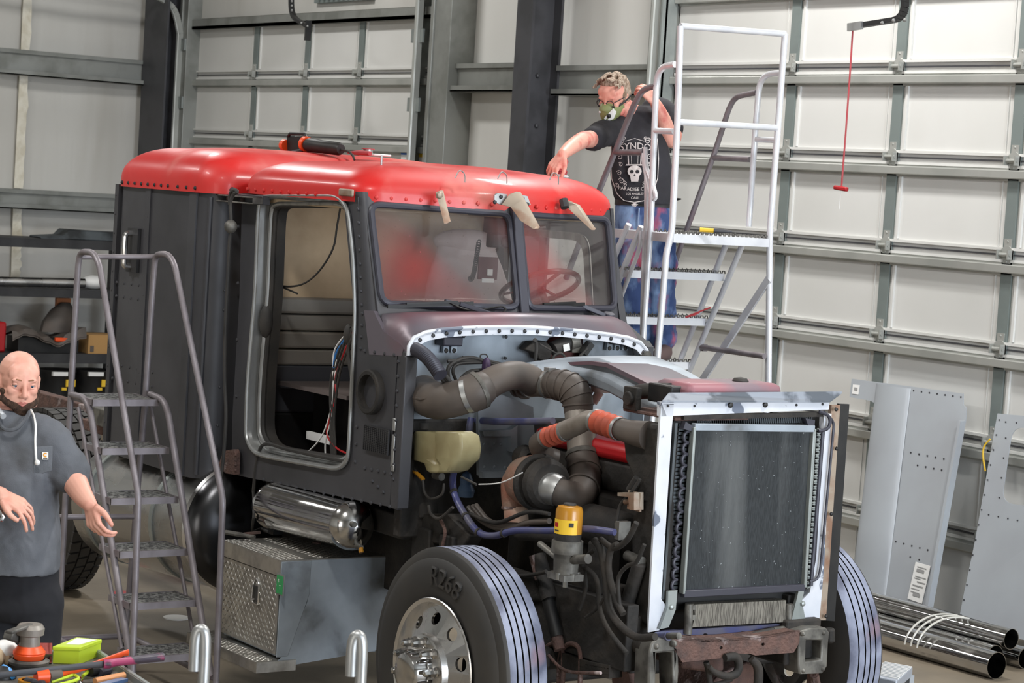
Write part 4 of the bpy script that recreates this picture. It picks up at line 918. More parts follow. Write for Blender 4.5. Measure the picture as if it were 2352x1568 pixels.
# hoses between filter and radiator
q = MB()
for pts, r in (([(1365, 1240), (1380, 1262), (1392, 1330), (1398, 1390), (1420, 1430), (1460, 1462), (1505, 1462)], 9), ([(1418, 1250), (1402, 1265), (1398, 1310), (1412, 1370), (1432, 1410)], 8), ([(1380, 1238), (1410, 1258), (1440, 1240), (1462, 1200)], 7), ([(1340, 1300), (1370, 1330), (1378, 1400), (1400, 1450), (1440, 1500)], 6), ([(1365, 1262), (1340, 1290), (1346, 1345), (1330, 1400)], 5), ([(1480, 1250), (1462, 1290), (1440, 1300), (1420, 1330), (1424, 1400)], 5), ([(1345, 1418), (1372, 1396), (1392, 1360), (1400, 1300)], 3.5), ([(1080, 1180), (1140, 1200), (1210, 1176), (1262, 1180)], 5), ([(1060, 1320), (1190, 1322), (1230, 1318), (1255, 1312)], 5)):
    TP(q, pts, r, y=-.76, seg=12, n=6)
part(q, 'coolant_hoses', M['grime'])
q = MB(); TP(q, [(1508, 1462), (1535, 1460)], 11, y=-.56); TP(q, [(1535, 1460), (1560, 1460)], 8, y=-.56, m=1); part(q, 'hose_end_fitting', [M['blue_hose'], M['cast']])
q = MB(); TP(q, [(1440, 1275), (1475, 1290)], 12, y=-.6); TP(q, [(1420, 1200), (1422, 1235)], 9, y=-.66); q.box(tuple(P(1420, 1240, y=-.68)), tuple(P(1440, 1195, y=-.62))); part(q, 'elbow_fitting', M['cast'])
# coolant expansion tank over the radiator and upper pipe
q = MB(); TP(q, [(1452, 905), (1480, 898), (1540, 898)], [16, 18, 19], y=-.40, seg=20); part(q, 'upper_coolant_pipe', M['rubber'])
q = MB(); a = P(1452, 915, y=-.5); q.box((a.x-.05, a.y-.01, a.z-.05), (a.x+.04, a.y+.02, a.z+.05)); q.cyl((a.x, a.y-.03, a.z), (a.x, a.y, a.z), .03); q.box((a.x-.06, a.y, a.z-.06), (a.x+.3, a.y+.4, a.z-.045), 1); part(q, 'radiator_mount', [M['grime'], M['rust']], bevel=.004)
q = MB(); pl = [(1535, 878), (1620, 875), (1790, 885), (1825, 900), (1560, 903), (1530, 895)]
q.box(tuple(P(1535, 915, x=.52)+Vector((-.14, .03, 0))), tuple(P(1800, 888, x=.62)+Vector((0, .0, .012))))
part(q, 'expansion_tank', mat('dust_tank', (122, 104, 112), .5, 0, (150, 96, 104), 3), bevel=.03)
q = MB(); a = P(1700, 884, x=.52); q.lathe([(0, 0), (0, .034), (.02, .036), (.03, .028), (.035, 0)], a+Vector((0, 0, .0)), (0, 0, 1), 10); part(q, 'tank_cap', M['rubber'])
q = MB(); q.tube(smooth_path([P(1716, 882, x=.52), P(1740, 878, x=.5), P(1765, 882, x=.45), P(1775, 890, x=.42)], 5), .006, 8); part(q, 'overflow_hose', mat('sky_hose', (84, 150, 200), .4))
q = MB(); q.box(tuple(P(1520, 915, x=.5)+Vector((-.1, -.0, -.02))), tuple(P(1640, 898, x=.56)+Vector((0, 0, .02)))); part(q, 'tank_strap', M['black'], bevel=.006)
# ---------------- radiator
def RP(px, py, dx=0): return P(px, py, x=XR+dx)
q = MB()
q.prism([RP(*a) for a in ((1519, 924), (1548, 924), (1543, 985), (1519, 1375), (1532, 1395), (1520, 1420), (1514, 1447), (1489, 1452), (1497, 1300), (1508, 1100))], (-.012, 0, 0));  part(q, 'radiator_frame_post', M['chip_white'], label='chipped white left post of the radiator frame')
q = MB(); q.prism([RP(*a) for a in ((1519, 924), (1905, 921), (1904, 940), (1519, 956))], (-.03, 0, 0)); q.rivets([RP(x, y, .004) for x, y in ((1678, 930), (1758, 929))], .014, (1, 0, 0), 1); q.rivets([RP(x, y, .004) for x, y in ((1535, 932), (1890, 928), (1596, 932), (1830, 930))], .006, (1, 0, 0), 1); part(q, 'radiator_frame_header', [M['chip_white'], M['black']])
q = MB(); q.prism([RP(1536, 906, -.04), RP(1934, 903, -.0), RP(1906, 924, .01), RP(1521, 924, .01)], (0, 0, .008)); part(q, 'header_lip', mat('lip', (150, 156, 166), .4, .3, (96, 102, 110), 4, .5, .55))
q = MB(); q.prism([RP(*a) for a in ((1893, 955), (1910, 950), (1893, 1300), (1882, 1425), (1846, 1420), (1842, 1378), (1860, 1360), (1875, 1280))], (-.03, 0, 0)); part(q, 'radiator_frame_post', M['chip_white'], label='chipped white right post of the radiator frame')
q = MB(); q.prism([RP(a, b, -.02) for a, b in ((1910, 930), (1930, 930), (1897, 1424), (1882, 1424))], (-.02, 0, 0)); q.rivets([RP(a, b, -.0) for a, b in ((1921, 940), (1922, 1030), (1910, 1180), (1898, 1415))], .010, (1, 0, 0), 1); part(q, 'side_strip', [M['bracket_tan'], M['black']])
q = MB(); q.prism([RP(a, b, -.04) for a, b in ((1928, 927), (1951, 928), (1917, 1426), (1893, 1424))], (-.015, 0, 0)); part(q, 'side_baffle', M['black'])
# charge cooler bars on the left, condenser core, tubes
q = MB(); A = RP(1552, 972, -.03); B = RP(1520, 1372, -.03)
q.bar(RP(1549, 970, -.02), RP(1518, 1375, -.02), .012, .03, up=(1, 0, 0))
n = 44
for i in range(n): t = (i+.5)/n; c_ = A.lerp(B, t); q.box((XR-.05, c_.y+.01, c_.z-.0055), (XR-.020, c_.y+.075, c_.z+.0055))
part(q, 'charge_cooler_bars', M['core'], angle=0)
q = MB(); q.prism([RP(a, b, -.06) for a, b in ((1548, 960), (1892, 955), (1862, 1400), (1520, 1400))], (-.06, 0, 0)); part(q, 'radiator_core', M['black'], angle=0)
q = MB(); core = [(1592, 980), (1867, 984), (1845, 1348), (1567, 1363)]
q.prism([RP(a, b, .0) for a, b in core], (-.04, 0, 0)); cn = part(q, 'condenser_core', None or M['core'], angle=0)
fm = mat('fins', (50, 54, 57), .6, .3, (34, 38, 40), 240, .4, .6, c3=(112, 114, 114), c3lo=.52, c3hi=.80, c3scale=4.2, stretch=(1, 1, .12)); cn.data.materials[0] = fm
q = MB(); random.seed(5)
for i in range(110):
    u, v = random.random(), random.random(); p = RP(1592, 980, .002).lerp(RP(1867, 984, .002), u).lerp(RP(1567, 1363, .002).lerp(RP(1845, 1348, .002), u), v); a_ = random.uniform(0, PI); l_ = random.uniform(.0008, .0045)*random.random()**.5; q.bar(p-Vector((0, math.cos(a_)*l_, math.sin(a_)*l_)), p+Vector((0, math.cos(a_)*l_, math.sin(a_)*l_)), .0015, .0015)
q.build('debris_flecks', M['panel_grey'], cn, kind='stuff', angle=0)
fr = [RP(a, b, .006) for a, b in core]
for i, (a, b, w_, m) in enumerate(((0, 1, .03, 'steel_blue'), (1, 2, .018, 'galv'), (2, 3, .03, 'frame_dk'), (3, 0, .014, 'galv'))): q = MB(); q.bar(fr[a], fr[b], w_, .03, up=(1, 0, 0)); q.build('condenser_rail', M[m], cn, bevel=.003)
q = MB()
for i in range(14):
    t = (i+.7)/14; c_ = RP(1583, 985, -.005).lerp(RP(1553, 1352, -.005), t); q.tube([c_+Vector((0, .025*math.cos(a)-.0, .017*math.sin(a)*1.4)) for a in [PI/2+PI*k/8 for k in range(9)]], .007, 8)
q.build('tube_bends', M['frame_dk'], cn, kind='stuff')
q = MB()
for i in range(30):
    t = (i+.5)/30; c_ = RP(1876, 985, -.005).lerp(RP(1852, 1350, -.005), t); q.tube([c_+Vector((0, .022*math.cos(a), .010*math.sin(a))) for a in [-PI/2+PI*k/8 for k in range(9)]], .006, 6)
q.build('tube_bends', M['galv'], cn, kind='stuff')
q = MB(); q.tube(fillet([RP(1882, 945, .01), RP(1908, 955, .02), RP(1905, 985, .02), RP(1880, 990, .01)], .03, 4), .008, 8); q.tube(fillet([RP(1892, 945, .015), RP(1916, 968, .015), RP(1884, 1310, .015), RP(1878, 1330, .015), RP(1860, 1335, .01)], .03, 5), .006, 8); q.tube([RP(1890, 985, -.0), RP(1862, 1345, 0)], .010, 8); q.build('refrigerant_line', M['frame_dk'], cn)
# comb strip over the core
q = MB(); q.bar(RP(1568, 958, -.01), RP(1888, 951, -.01), .02, .02, up=(1, 0, 0)); 
for i in range(60): c_ = RP(1600, 963, -.03).lerp(RP(1860, 958, -.03), i/59); q.box((XR-.04, c_.y-.002, c_.z-.022), (XR-.02, c_.y+.002, c_.z+.01), 1)
part(q, 'core_top_tank', [M['grime'], M['core']], angle=0)
for sx in ([(1575, 968), (1592, 978), (1588, 990), (1570, 985)], [(1850, 960), (1872, 965), (1870, 990), (1856, 975)]): q = MB(); q.prism([RP(a, b, .01) for a, b in sx], (-.03, 0, 0)); part(q, 'corner_bracket', M['frame_dk'])
for sx in ([(1535, 1358), (1556, 1355), (1552, 1400), (1536, 1440), (1515, 1445), (1534, 1395)], [(1836, 1350), (1850, 1345), (1842, 1380), (1850, 1422), (1818, 1425)]): q = MB(); q.prism([RP(a, b, .02) for a, b in sx], (-.015, 0, 0)); q.rivets([RP(sx[0][0]+8, sx[0][1]+36, .024)], .014, (1, 0, 0)); part(q, 'lower_bracket', M['galv'])
# oil cooler
q = MB(); q.prism([RP(*a, .01) for a in ((1594, 1388), (1806, 1378), (1806, 1428), (1590, 1440), (1596, 1415))], (-.05, 0, 0)); oc = part(q, 'oil_cooler', mat('oilfins', (150, 146, 136), .6, .5, (84, 80, 74), 60, .4, .6, stretch=(1, 6, .3), bump=.6, bscale=60), angle=0)
for x0, x1 in ((1574, 1592), (1806, 1818)):
    q = MB(); q.tube([RP((x0+x1)/2, 1386, .0), RP((x0+x1)/2-3, 1455, .0)], .018, 12); q.box(tuple(RP(x0, 1398, -.01)), tuple(RP(x1+6, 1390, .015))); q.box(tuple(RP(x0, 1422, -.01)), tuple(RP(x1+6, 1412, .015))); q.build('cooler_manifold', M['cast'], oc)
q = MB(); hs = [[RP(x+7*math.cos(a), y+6*math.sin(a), -.01) for a in [2*PI*k/10 for k in range(10)]] for x, y in ((1620, 1460), (1706, 1455))]; hs.append([RP(1664+15*math.cos(a), 1466+11*math.sin(a), -.01) for a in [2*PI*k/12 for k in range(12)]])
q.prism([RP(*a, -.01) for a in ((1512, 1450), (1830, 1430), (1830, 1475), (1560, 1482), (1512, 1460))], (-.02, 0, 0), 0, holes=hs); part(q, 'lower_tray', M['blue_hose'])
q = MB(); TP(q, [(1700, 1468), (1740, 1455), (1775, 1448)], [7, 7, 8], x=XR+.02); TP(q, [(1775, 1448), (1806, 1445)], 9, x=XR+.02, m=1); part(q, 'cooler_hose', [M['rubber'], M['cast']])
# rusty front crossmember
cr_ = [(380, 420), (700, 440), (1000, 430), (1400, 390), (1700, 332), (1755, 330), (1745, 470), (1680, 580), (1250, 612), (1180, 590), (1000, 602), (900, 640), (430, 690), (340, 560), (300, 450)]
pp = [P(1480+a/4.9, 1380+b/4.9, x=XR+.10) for a, b in cr_]
q = MB(); hs = [[P(1480+(x_+18*math.cos(a))/4.9, 1380+(y_+20*math.sin(a))/4.9, x=XR+.10) for a in [2*PI*k/10 for k in range(10)]] for x_, y_ in ((865, 525), (1337, 487))]
q.prism(pp, (-.012, 0, 0), 0, holes=hs); q.prism([pp[0], pp[1], pp[2], pp[3], pp[4]]+[v+Vector((0, 0, -.008)) for v in (pp[4], pp[3], pp[2], pp[1], pp[0])], (-.12, 0, 0)); part(q, 'front_crossmember', M['rust'], bevel=.004)
q = MB(); q.prism([P(1480+a/4.9, 1380+b/4.9, x=XR-.05) for a, b in ((420, 690), (900, 640), (900, 780), (700, 800), (430, 760))], (-.2, 0, 0)); q.prism([P(a, b, x=XR-.3) for a, b in ((1640, 1568), (1660, 1545), (1720, 1520), (1745, 1530), (1745, 1640), (1600, 1640))], (-.3, 0, 0)); part(q, 'steering_crossmember', M['rust'], bevel=.01)
# frame horn castings with tow eyes
def casting(outer, hole, ref, name):
    q = MB(); q.prism([P(a, b, x=ref) for a, b in outer], (-.10, 0, 0), 0, holes=[[P(a, b, x=ref) for a, b in hole]]); return q
q = casting([(1497, 1478), (1505, 1468), (1545, 1464), (1558, 1490), (1560, 1540), (1556, 1590), (1488, 1600), (1491, 1500)], [(1508, 1500), (1545, 1497), (1547, 1585), (1506, 1590)], XR+.10, '')
q.rivets([P(1508, 1484, x=XR+.1), P(1549, 1478, x=XR+.115)], .018, (1, 0, 0)); part(q, 'frame_horn_casting', M['cast'], bevel=.008, label='pitted casting at the near frame horn')
q = casting([(1834, 1450), (1862, 1442), (1898, 1441), (1906, 1452), (1903, 1475), (1900, 1530), (1890, 1546), (1836, 1548), (1834, 1530)], [(1852, 1470), (1888, 1470), (1886, 1515), (1850, 1520)], XR+.10, '')
q.rivets([P(1892, 1453, x=XR+.1), P(1845, 1540, x=XR+.1), P(1890, 1536, x=XR+.1), P(1845, 1455, x=XR+.11)], .014, (1, 0, 0)); part(q, 'frame_horn_casting', M['cast'], bevel=.008, label='pitted casting at the far frame horn')
q = MB(); q.box((.3, .15, .6), (.72, .35, .8)); q.tube([P(1905, y_, x=XR+.02) for y_ in (1442, 1455, 1475)], .025, 10); part(q, 'far_frame_horn', M['grime'], bevel=.01)
# tow hooks and hanging hoses
q = MB(); TP(q, [(1665, 1510), (1690, 1508), (1697, 1530), (1688, 1548), (1665, 1552), (1640, 1542), (1628, 1530)], [9, 10, 10, 10, 9, 7, 6], x=XR+.12, n=6, seg=12); part(q, 'tow_hook', M['grime'])
q = MB(); TP(q, [(1622, 1520), (1628, 1545), (1632, 1580)], 7, x=XR+.08); TP(q, [(1725, 1512), (1740, 1530), (1742, 1560), (1738, 1600)], [8, 11, 11, 11], x=XR+.1); TP(q, [(1640, 1545), (1680, 1560), (1620, 1575)], 5, x=XR); part(q, 'hanging_hoses', M['grime'])
q = MB(); q.tube([P(1862+8, 1548, x=XR+.05), P(1880, 1600, x=XR)], .022, 8); q.box(tuple(P(1858, 1600, x=XR)), tuple(P(1868, 1548, x=XR+.04))); part(q, 'hanging_strap', M['rust'])
# near frame horn, eye bolts, front spring, shackle, shock absorber, axle
q = MB(); TP(q, [(1445, 1470), (1470, 1490), (1480, 1480), (1478, 1468), (1466, 1470), (1468, 1520), (1440, 1530)], 8, x=.62, seg=12); q.lathe([(0, .0), (0, .035), (.05, .035), (.05, 0)], P(1466, 1480, x=.66), (1, 0, 0), 18); part(q, 'tow_eye', M['grime'])
q = MB(); q.prism([P(a, b, y=-.62) for a, b in ((1400, 1490), (1435, 1495), (1448, 1570), (1448, 1640), (1412, 1640))], (0, .03, 0)); part(q, 'spring_hanger', M['rust'])
q = MB()
for k in range(4):
    A = [P(1205, 1505+k*9, y=-.64), P(1300, 1500+k*9, y=-.64), P(1360, 1518+k*8, y=-.64), P(1420, 1530+k*7, y=-.64)]
    A = smooth_path(A, 5)
    for i in range(len(A)-1): q.bar(A[i], A[i+1], .10, .016)
q.box(tuple(P(1288, 1500, y=-.67)), tuple(P(1325, 1430, y=-.58))); part(q, 'leaf_spring', M['grime'])
q = MB()
for x0 in (1250, 1290): TP(q, [(x0-6, 1600), (x0-4, 1510), (x0+14, 1480), (x0+38, 1485), (x0+44, 1520), (x0+40, 1600)], 6, y=-.68, n=6, seg=10)
part(q, 'u_bolts', M['rust'])
q = MB(); TP(q, [(1236, 1275, -.70), (1262, 1375, -.70)], 18, seg=20, m=0, sm=False); TP(q, [(1258, 1372, -.70), (1280, 1462, -.70)], 15, seg=20, m=1, sm=False); TP(q, [(1278, 1460, -.70), (1286, 1492, -.70)], 14, m=2, sm=False); TP(q, [(1226, 1275, -.72), (1240, 1330, -.71)], 12, m=2, sm=False)
part(q, 'shock_absorber', [M['grime'], M['black'], M['rust']])
q = MB(); q.box((-.08, -1.0, .44), (.08, .75, .56)); q.box((-.15, -.72, .52), (.15, -.58, .62)); part(q, 'front_axle', M['grime'], bevel=.02)
q = MB(); q.box((-3.6, -.68, .62), (.66, -.62, .90)); q.box((.2, -.62, .60), (.62, -.5, .84)); part(q, 'frame_rail', M['grime'], label='near frame rail', bevel=.006)
q = MB(); q.box((-3.6, .20, .62), (.66, .26, .90)); part(q, 'frame_rail', M['grime'], label='far frame rail', bevel=.006)
q = MB(); q.prism([P(a, b, y=-.64) for a, b in ((1350, 1240), (1385, 1250), (1378, 1380), (1350, 1420), (1340, 1400))], (0, .1, 0)); q.cyl(P(1470, 1290, y=-.6), P(1430, 1420, y=-.6), .03); q.cyl(P(1290, 1230, y=-.72), P(1190, 1225, y=-.72), .03); q.box((.1, -.6, .62), (.5, -.55, .95)); part(q, 'steering_gear', M['grime'], bevel=.01)
q = MB(); q.prism([P(a, b, y=-.80) for a, b in ((925, 1095), (945, 1090), (962, 1120), (965, 1190), (880, 1195), (872, 1175), (925, 1172))], (0, .1, 0)); q.prism([P(a, b, y=-.78) for a, b in ((870, 1180), (1030, 1180), (1080, 1230), (1060, 1260), (960, 1240), (880, 1200))], (0, .08, 0)); q.box((-.85, -.80, .45), (-.70, -.70, 1.0)); q.box((-.62, -.80, .62), (-.5, -.70, 1.0)); part(q, 'cab_mount', M['grime'], bevel=.008)
q = MB(); TP(q, [(1010, 1190), (1022, 1220), (1015, 1260)], 4, y=-.82); part(q, 'copper_line', M['rust'])
q = MB(); TP(q, [(1260, 1505), (1300, 1540), (1380, 1545)], 4, y=-.8); part(q, 'copper_line', M['rust'])
# ---------------- wheels
def textmesh(s, size=1.0, ext=0):
    cu = bpy.data.curves.new('t', 'FONT'); cu.body = s; cu.size = size; cu.align_x = 'CENTER'; cu.align_y = 'CENTER'; cu.extrude = ext; cu.resolution_u = 3
    o = bpy.data.objects.new('t', cu); COL.objects.link(o); dg = bpy.context.evaluated_depsgraph_get(); me = bpy.data.meshes.new_from_object(o.evaluated_get(dg))
    V = [v.co.copy() for v in me.vertices]; Fc = [tuple(p.vertices) for p in me.polygons]
    bpy.data.objects.remove(o); bpy.data.curves.remove(cu); bpy.data.meshes.remove(me); return V, Fc
def wheel(cx, cy, cz, sgn, full, R0=.522, kind='steer', lab=None):
    """sgn=-1 outer face towards -y"""
    o = Vector((cx, cy, cz)); ax = Vector((0, -sgn, 0))
    q = MB(); Wd = .275
    pr = [(.05, .285), (.02, .292), (.004, .33), (0, .38), (.004, .43), (.018, .47), (.024, .476), (.028, .50), (.036, .514), (.05, R0)]
    mi = [0]*(len(pr)-1)+[1]
    if kind == 'steer':
        for g in (.085, .118, .150, .19):
            pr += [(g-.004, R0+.001), (g-.0035, R0-.015), (g+.0035, R0-.015), (g+.004, R0+.001)]; mi += [2, 2, 2, 1]
    else: pr += [(.1, R0+.004), (.17, R0+.004)]; mi += [1, 1]
    pr += [(Wd-.05, R0), (Wd-.036, .514), (Wd-.018, .47), (Wd, .38), (Wd-.03, .285)]; mi += [1, 0, 0, 0, 0]
    mi = mi[:len(pr)-1]
    q.lathe(pr, o, ax, 96 if full else 56, mi=mi)
    # wheel disc
    d = MB()
    d.lathe([(.10, .285), (.03, .285), (.012, .296), (.0, .310), (-.004, .306), (.002, .290), (.030, .280)], o, ax, 64)
    def pt(r, a, h): return o+Vector((r*math.cos(a), 0, r*math.sin(a)))+ax*h
    def H(r):  # dish profile
        return .030-.05*max(0, min(1, (.275-r)/.115))
    hs = []
    for k in range(10):
        a0 = 2*PI*(k+.5)/10; hs.append([Vector((.222*math.cos(a0), .222*math.sin(a0), 0))+Vector((.026*math.cos(t)*math.cos(a0)-.031*math.sin(t)*math.sin(a0), .026*math.cos(t)*math.sin(a0)+.031*math.sin(t)*math.cos(a0), 0)) for t in [2*PI*j/14 for j in range(14)]])
    for k in range(10):
        a0 = 2*PI*k/10; sec = [Vector((.285*math.cos(a0+t), .285*math.sin(a0+t), 0)) for t in [2*PI/10*j/6 for j in range(7)]]
        inn_ = [Vector((.160*math.cos(a0+t), .160*math.sin(a0+t), 0)) for t in [2*PI/10*j/6 for j in range(7)]]
        b = MB(); b.prism(sec+inn_[::-1], (0, 0, 1), 0, holes=[hs[k]])
        vs = []
        for v in b.v:
            r = math.hypot(v.x, v.y); a = math.atan2(v.y, v.x); vs.append(pt(r, a, H(r)+(.012 if v.z > .5 else 0)))
        d.add(vs, b.f)
    d.lathe([(-.018, .162), (-.045, .155), (-.05, .145), (-.05, .0)], o, ax, 48)
    w_ = d.build('wheel', M['polished'] if kind == 'steer' else M['pipe_tan'], TR, label=lab, angle=35)
    tr_ = q.build('tire', [M['tire'], M['tread'] if kind == 'steer' else M['tire'], M['black']], w_, angle=30)
    if not full: return w_, tr_
    q = MB(); q.lathe([(-.05, .092), (-.12, .088), (-.135, .08), (-.142, .06), (-.142, .0)], o, ax, 40); q.build('hub_cap', M['chrome'], w_)
    q = MB(); pr = [(-.05, .024), (-.062, .024), (-.066, .019), (-.095, .018), (-.118, .013), (-.122, 0)]
    q.lathe(pr, o, ax, 8)
    n0 = None
    for k in range(10):
        a = 2*PI*(k+.25)/10; loc = o+Vector((.128*math.cos(a), 0, .128*math.sin(a)))
        if n0 is None:
            n0 = q.build('lug_nut', M['chrome'], w_, angle=30, pivot=o); n0.location = loc-wloc(w_)
        else: c_ = n0.copy(); COL.objects.link(c_); c_.parent = w_; c_.location = loc-wloc(w_)
    # raised lettering on the sidewall
    V, Fc = textmesh('R268', .115, .006); q = MB(); vs = []
    for v in V:
        a = math.radians(80)-v.x/.40; r = .400+v.y; h = .001 if r < .44 else .004+(r-.43)*.35
        vs.append(o+Vector((r*math.cos(a), 0, r*math.sin(a)))+ax*(h-.004-v.z*.8))
    q.add(vs, Fc); q.build('tire_lettering', M['rubber'], w_, angle=0)
    return w_, tr_
wheel(0, -1.2, .525, -1, True, lab='near front wheel with polished ten hole disc')
wheel(0, .97, .525, 1, False, lab='far front wheel')
wr, tr_ = wheel(-4.78, -1.02, .54, -1, False, R0=.535, kind='drive', lab='near rear drive wheel')
# block tread lugs of the drive tire
q = MB(); nb = 46
for k in range(nb):
    a = 2*PI*k/nb
    for j, (y0, y1) in enumerate(((-.985, -.925), (-.915, -.86), (-.85, -.805), (-.795, -.76))):
        a1 = a+(.5 if j % 2 else 0)*2*PI/nb; r0, r1 = .528, .552; da = 2*PI/nb*.40
        c_ = []
        for r in (r0, r1):
            for (yy, aa) in ((y0, a1-da), (y1, a1-da+.02), (y1, a1+da+.02), (y0, a1+da)): c_.append((-4.78+r*math.cos(aa), yy, .54+r*math.sin(aa)))
        q.hexa(c_)
q.build('tread_block', M['tire'], wr, kind='stuff', angle=0)
# ---------------- fuel tank, air tank, tool box
q = MB(); ty, tz, tR = -.86, .665, .335
q.lathe([(0, .0), (0, .30), (.015, .32), (.04, tR), (1.44, tR), (1.455, tR+.010), (1.47, tR)], (-3.86, ty, tz), (1, 0, .05), 64); ft = part(q, 'fuel_tank', M['polished'], label='polished fuel tank with strap')
q = MB(); q.lathe([(1.47, tR), (1.50, tR-.012), (1.54, .27), (1.565, .18), (1.575, .0)], (-3.86, ty, tz), (1, 0, .05), 64); q.build('tank_end_dome', M['chrome_dk'] if 'chrome_dk' in M else mat('dome_reflection', (84, 84, 86), .28, 1.), ft)  # polished end cap; the dark it mirrors is put into its colour
for d0 in (.20, 1.05): q = MB(); q.lathe([(d0, tR), (d0, tR+.006), (d0+.035, tR+.006), (d0+.035, tR)], (-3.86, ty, tz), (1, 0, .05), 64); q.build('tank_strap', M['galv'], ft)
q = MB(); a = Vector((-3.5, ty-.14, tz+.295)); q.lathe([(-.03, .075), (.012, .075), (.014, .06), (.03, .055), (.035, 0)], a, (0, -.45, 1), 24); q.bar(a+Vector((0, 0, .05)), a+Vector((.1, 0, .055)), .015, .012); q.build('filler_cap', M['cast'], ft)
q = MB(); A = P(622, 1160, y=-.98); B = P(812, 1208, y=-.98); L = (B-A).length; r_ = .112
q.lathe([(-.03, .0), (-.025, .07), (0, r_-.006), (.01, r_), (.03, r_+.003), (.035, r_), (L-.035, r_), (L-.03, r_+.004), (L, r_+.002), (L+.03, r_*.82), (L+.055, r_*.45), (L+.06, 0)], A, B-A, 48); at_ = part(q, 'air_tank', M['chrome'], label='chrome air tank under the cab')
q = MB(); q.cyl(B+Vector((.03, -.04, .02)), B+Vector((.075, -.04, .02)), .014); q.build('tank_port', M['cast'], at_)
q = MB(); q.cyl(B+Vector((.04, -.0, -.085)), B+Vector((.08, -.0, -.09)), .014); q.cyl(B+Vector((.075, -.0, -.09)), B+Vector((.085, -.0, -.11)), .012, m=1); q.build('drain_valve', [M['cast'], M['amber']], at_)
# tool box
BX0, BX1, BY0, BY1, BZ0, BZ1 = -1.86, -1.27, -1.25, -.70, .31, .775
def plate_bumps(q, o, u, v, nu, nv, nrm, r, m=0):
    o = Vector(o); u = Vector(u); v = Vector(v); nrm = Vector(nrm)
    for i in range(nu):
        for j in range(nv):
            c_ = o+u*((i+.5)/nu)+v*((j+.5)/nv); d1 = (u.normalized()+v.normalized()*(1 if (i+j) % 2 else -1)).normalized(); d2 = nrm.cross(d1)
            q.add([c_-d1*r, c_+d2*r*.28, c_+d1*r, c_-d2*r*.28, c_+nrm*r*.22], [(0, 1, 4), (1, 2, 4), (2, 3, 4), (3, 0, 4)], m)
q = MB(); q.box((BX0, BY0+.03, BZ0), (BX1, BY1, BZ1)); q.prism([(BX1+.003, BY0, BZ1), (BX1+.003, BY0+.16, BZ1), (BX1+.003, BY0+.16, BZ1-.16), (BX1+.003, BY0+.06, BZ0+.01), (BX1+.003, BY0, BZ0+.01)], (.006, 0, 0))
tb = part(q, 'tool_box', M['steel_blue'], bevel=.006, label='step tool box in tread plate')
q = MB(); q.box((BX0-.01, BY0-.005, BZ1-.07), (BX1+.006, BY1+.1, BZ1+.005)); plate_bumps(q, (BX0, BY0, BZ1+.005), (.58, 0, 0), (0, .14, 0), 44, 8, (0, 0, 1), .011); plate_bumps(q, (BX0, BY0+.2, BZ1+.005), (.58, 0, 0), (0, .3, 0), 30, 12, (0, 0, 1), .013)
q.build('box_lid', M['tread_plate'], tb, angle=0)
q = MB(); q.box((BX0, BY0, BZ0+.02), (BX1-.005, BY0+.03, BZ1-.075)); plate_bumps(q, (BX0+.01, BY0, BZ0+.03), (.56, 0, 0), (0, 0, .35), 26, 15, (0, -1, 0), .015); q.build('box_door', M['tread_plate'], tb, angle=0, label='diamond plate door')
q = MB(); c_ = P(587, 1362, y=BY0-.005); q.tube(fillet([c_+Vector((-.03, 0, -.05)), c_+Vector((.03, 0, -.05)), c_+Vector((.03, 0, .05)), c_+Vector((0, 0, .075)), c_+Vector((-.03, 0, .05))], .012, 3, closed=True), .005, 6, closed=True); q.box(tuple(c_+Vector((-.022, -.002, -.04))), tuple(c_+Vector((.022, .003, .035))), 1); q.tube([c_+Vector((-.012, -.01, .03)), c_+Vector((-.012, -.014, -.025)), c_+Vector((.012, -.014, -.025))], .004, 6); q.build('paddle_latch', [M['polished'], M['rubber']], tb)
q = MB(); c_ = P(644, 1342, y=BY0-.006); q.box(tuple(c_+Vector((-.035, -.003, -.05))), tuple(c_+Vector((.035, .002, .05))), 1); q.box(tuple(c_+Vector((-.028, -.006, -.043))), tuple(c_+Vector((.028, 0, .043))), 0)
for s_, dx, dz in (('F', -.008, .014), ('T', .008, -.012)):
    V, Fc = textmesh(s_, .028); q.add([c_+Vector((v.x+dx, -.0068, v.y+dz)) for v in V], Fc, 2)
q.build('name_plate', [M['jade'], M['alu'], M['white']], tb, angle=0, label='green plate with white letters')
q = MB(); q.box((BX0-.12, BY0-.11, BZ0-.055), (BX1+.02, BY0+.1, BZ0-.005)); plate_bumps(q, (BX0-.12, BY0-.105, BZ0-.005), (.71, 0, 0), (0, .10, 0), 46, 6, (0, 0, 1), .011); q.build('step_tread', M['tread_plate'], tb, angle=0, label='lower tread plate step')
q = MB(); q.prism([(BX1+.004, BY0-.10, BZ0-.05), (BX1+.004, BY1+.12, BZ0+.02), (BX1+.004, BY1+.12, BZ1), (BX1+.004, BY0+.16, BZ1), (BX1+.004, BY0+.15, BZ1-.2), (BX1+.004, BY0+.02, BZ0)], (.004, 0, 0)); q.build('box_end_sheet', M['steel_blue'], tb, angle=0)
# rusty frame behind the sleeper
q = MB(); q.box((-6.4, -.68, .96), (-3.55, -.60, 1.10)); q.box((-6.4, .18, .96), (-3.55, .26, 1.10)); q.box((-4.2, -1.0, 1.04), (-3.75, -.5, 1.10)); part(q, 'frame_rear', M['rust'], bevel=.006)
q = MB(); q.box((-3.95, -1.05, 1.10), (-3.66, -.85, 1.20)); q.cyl((-3.7, -1.0, .93), (-3.55, -1.0, .93), .045, m=1); q.box((-3.72, -1.02, 1.02), (-3.68, -.9, .7)); part(q, 'frame_fittings', [M['cast'], M['rust']], bevel=.006)
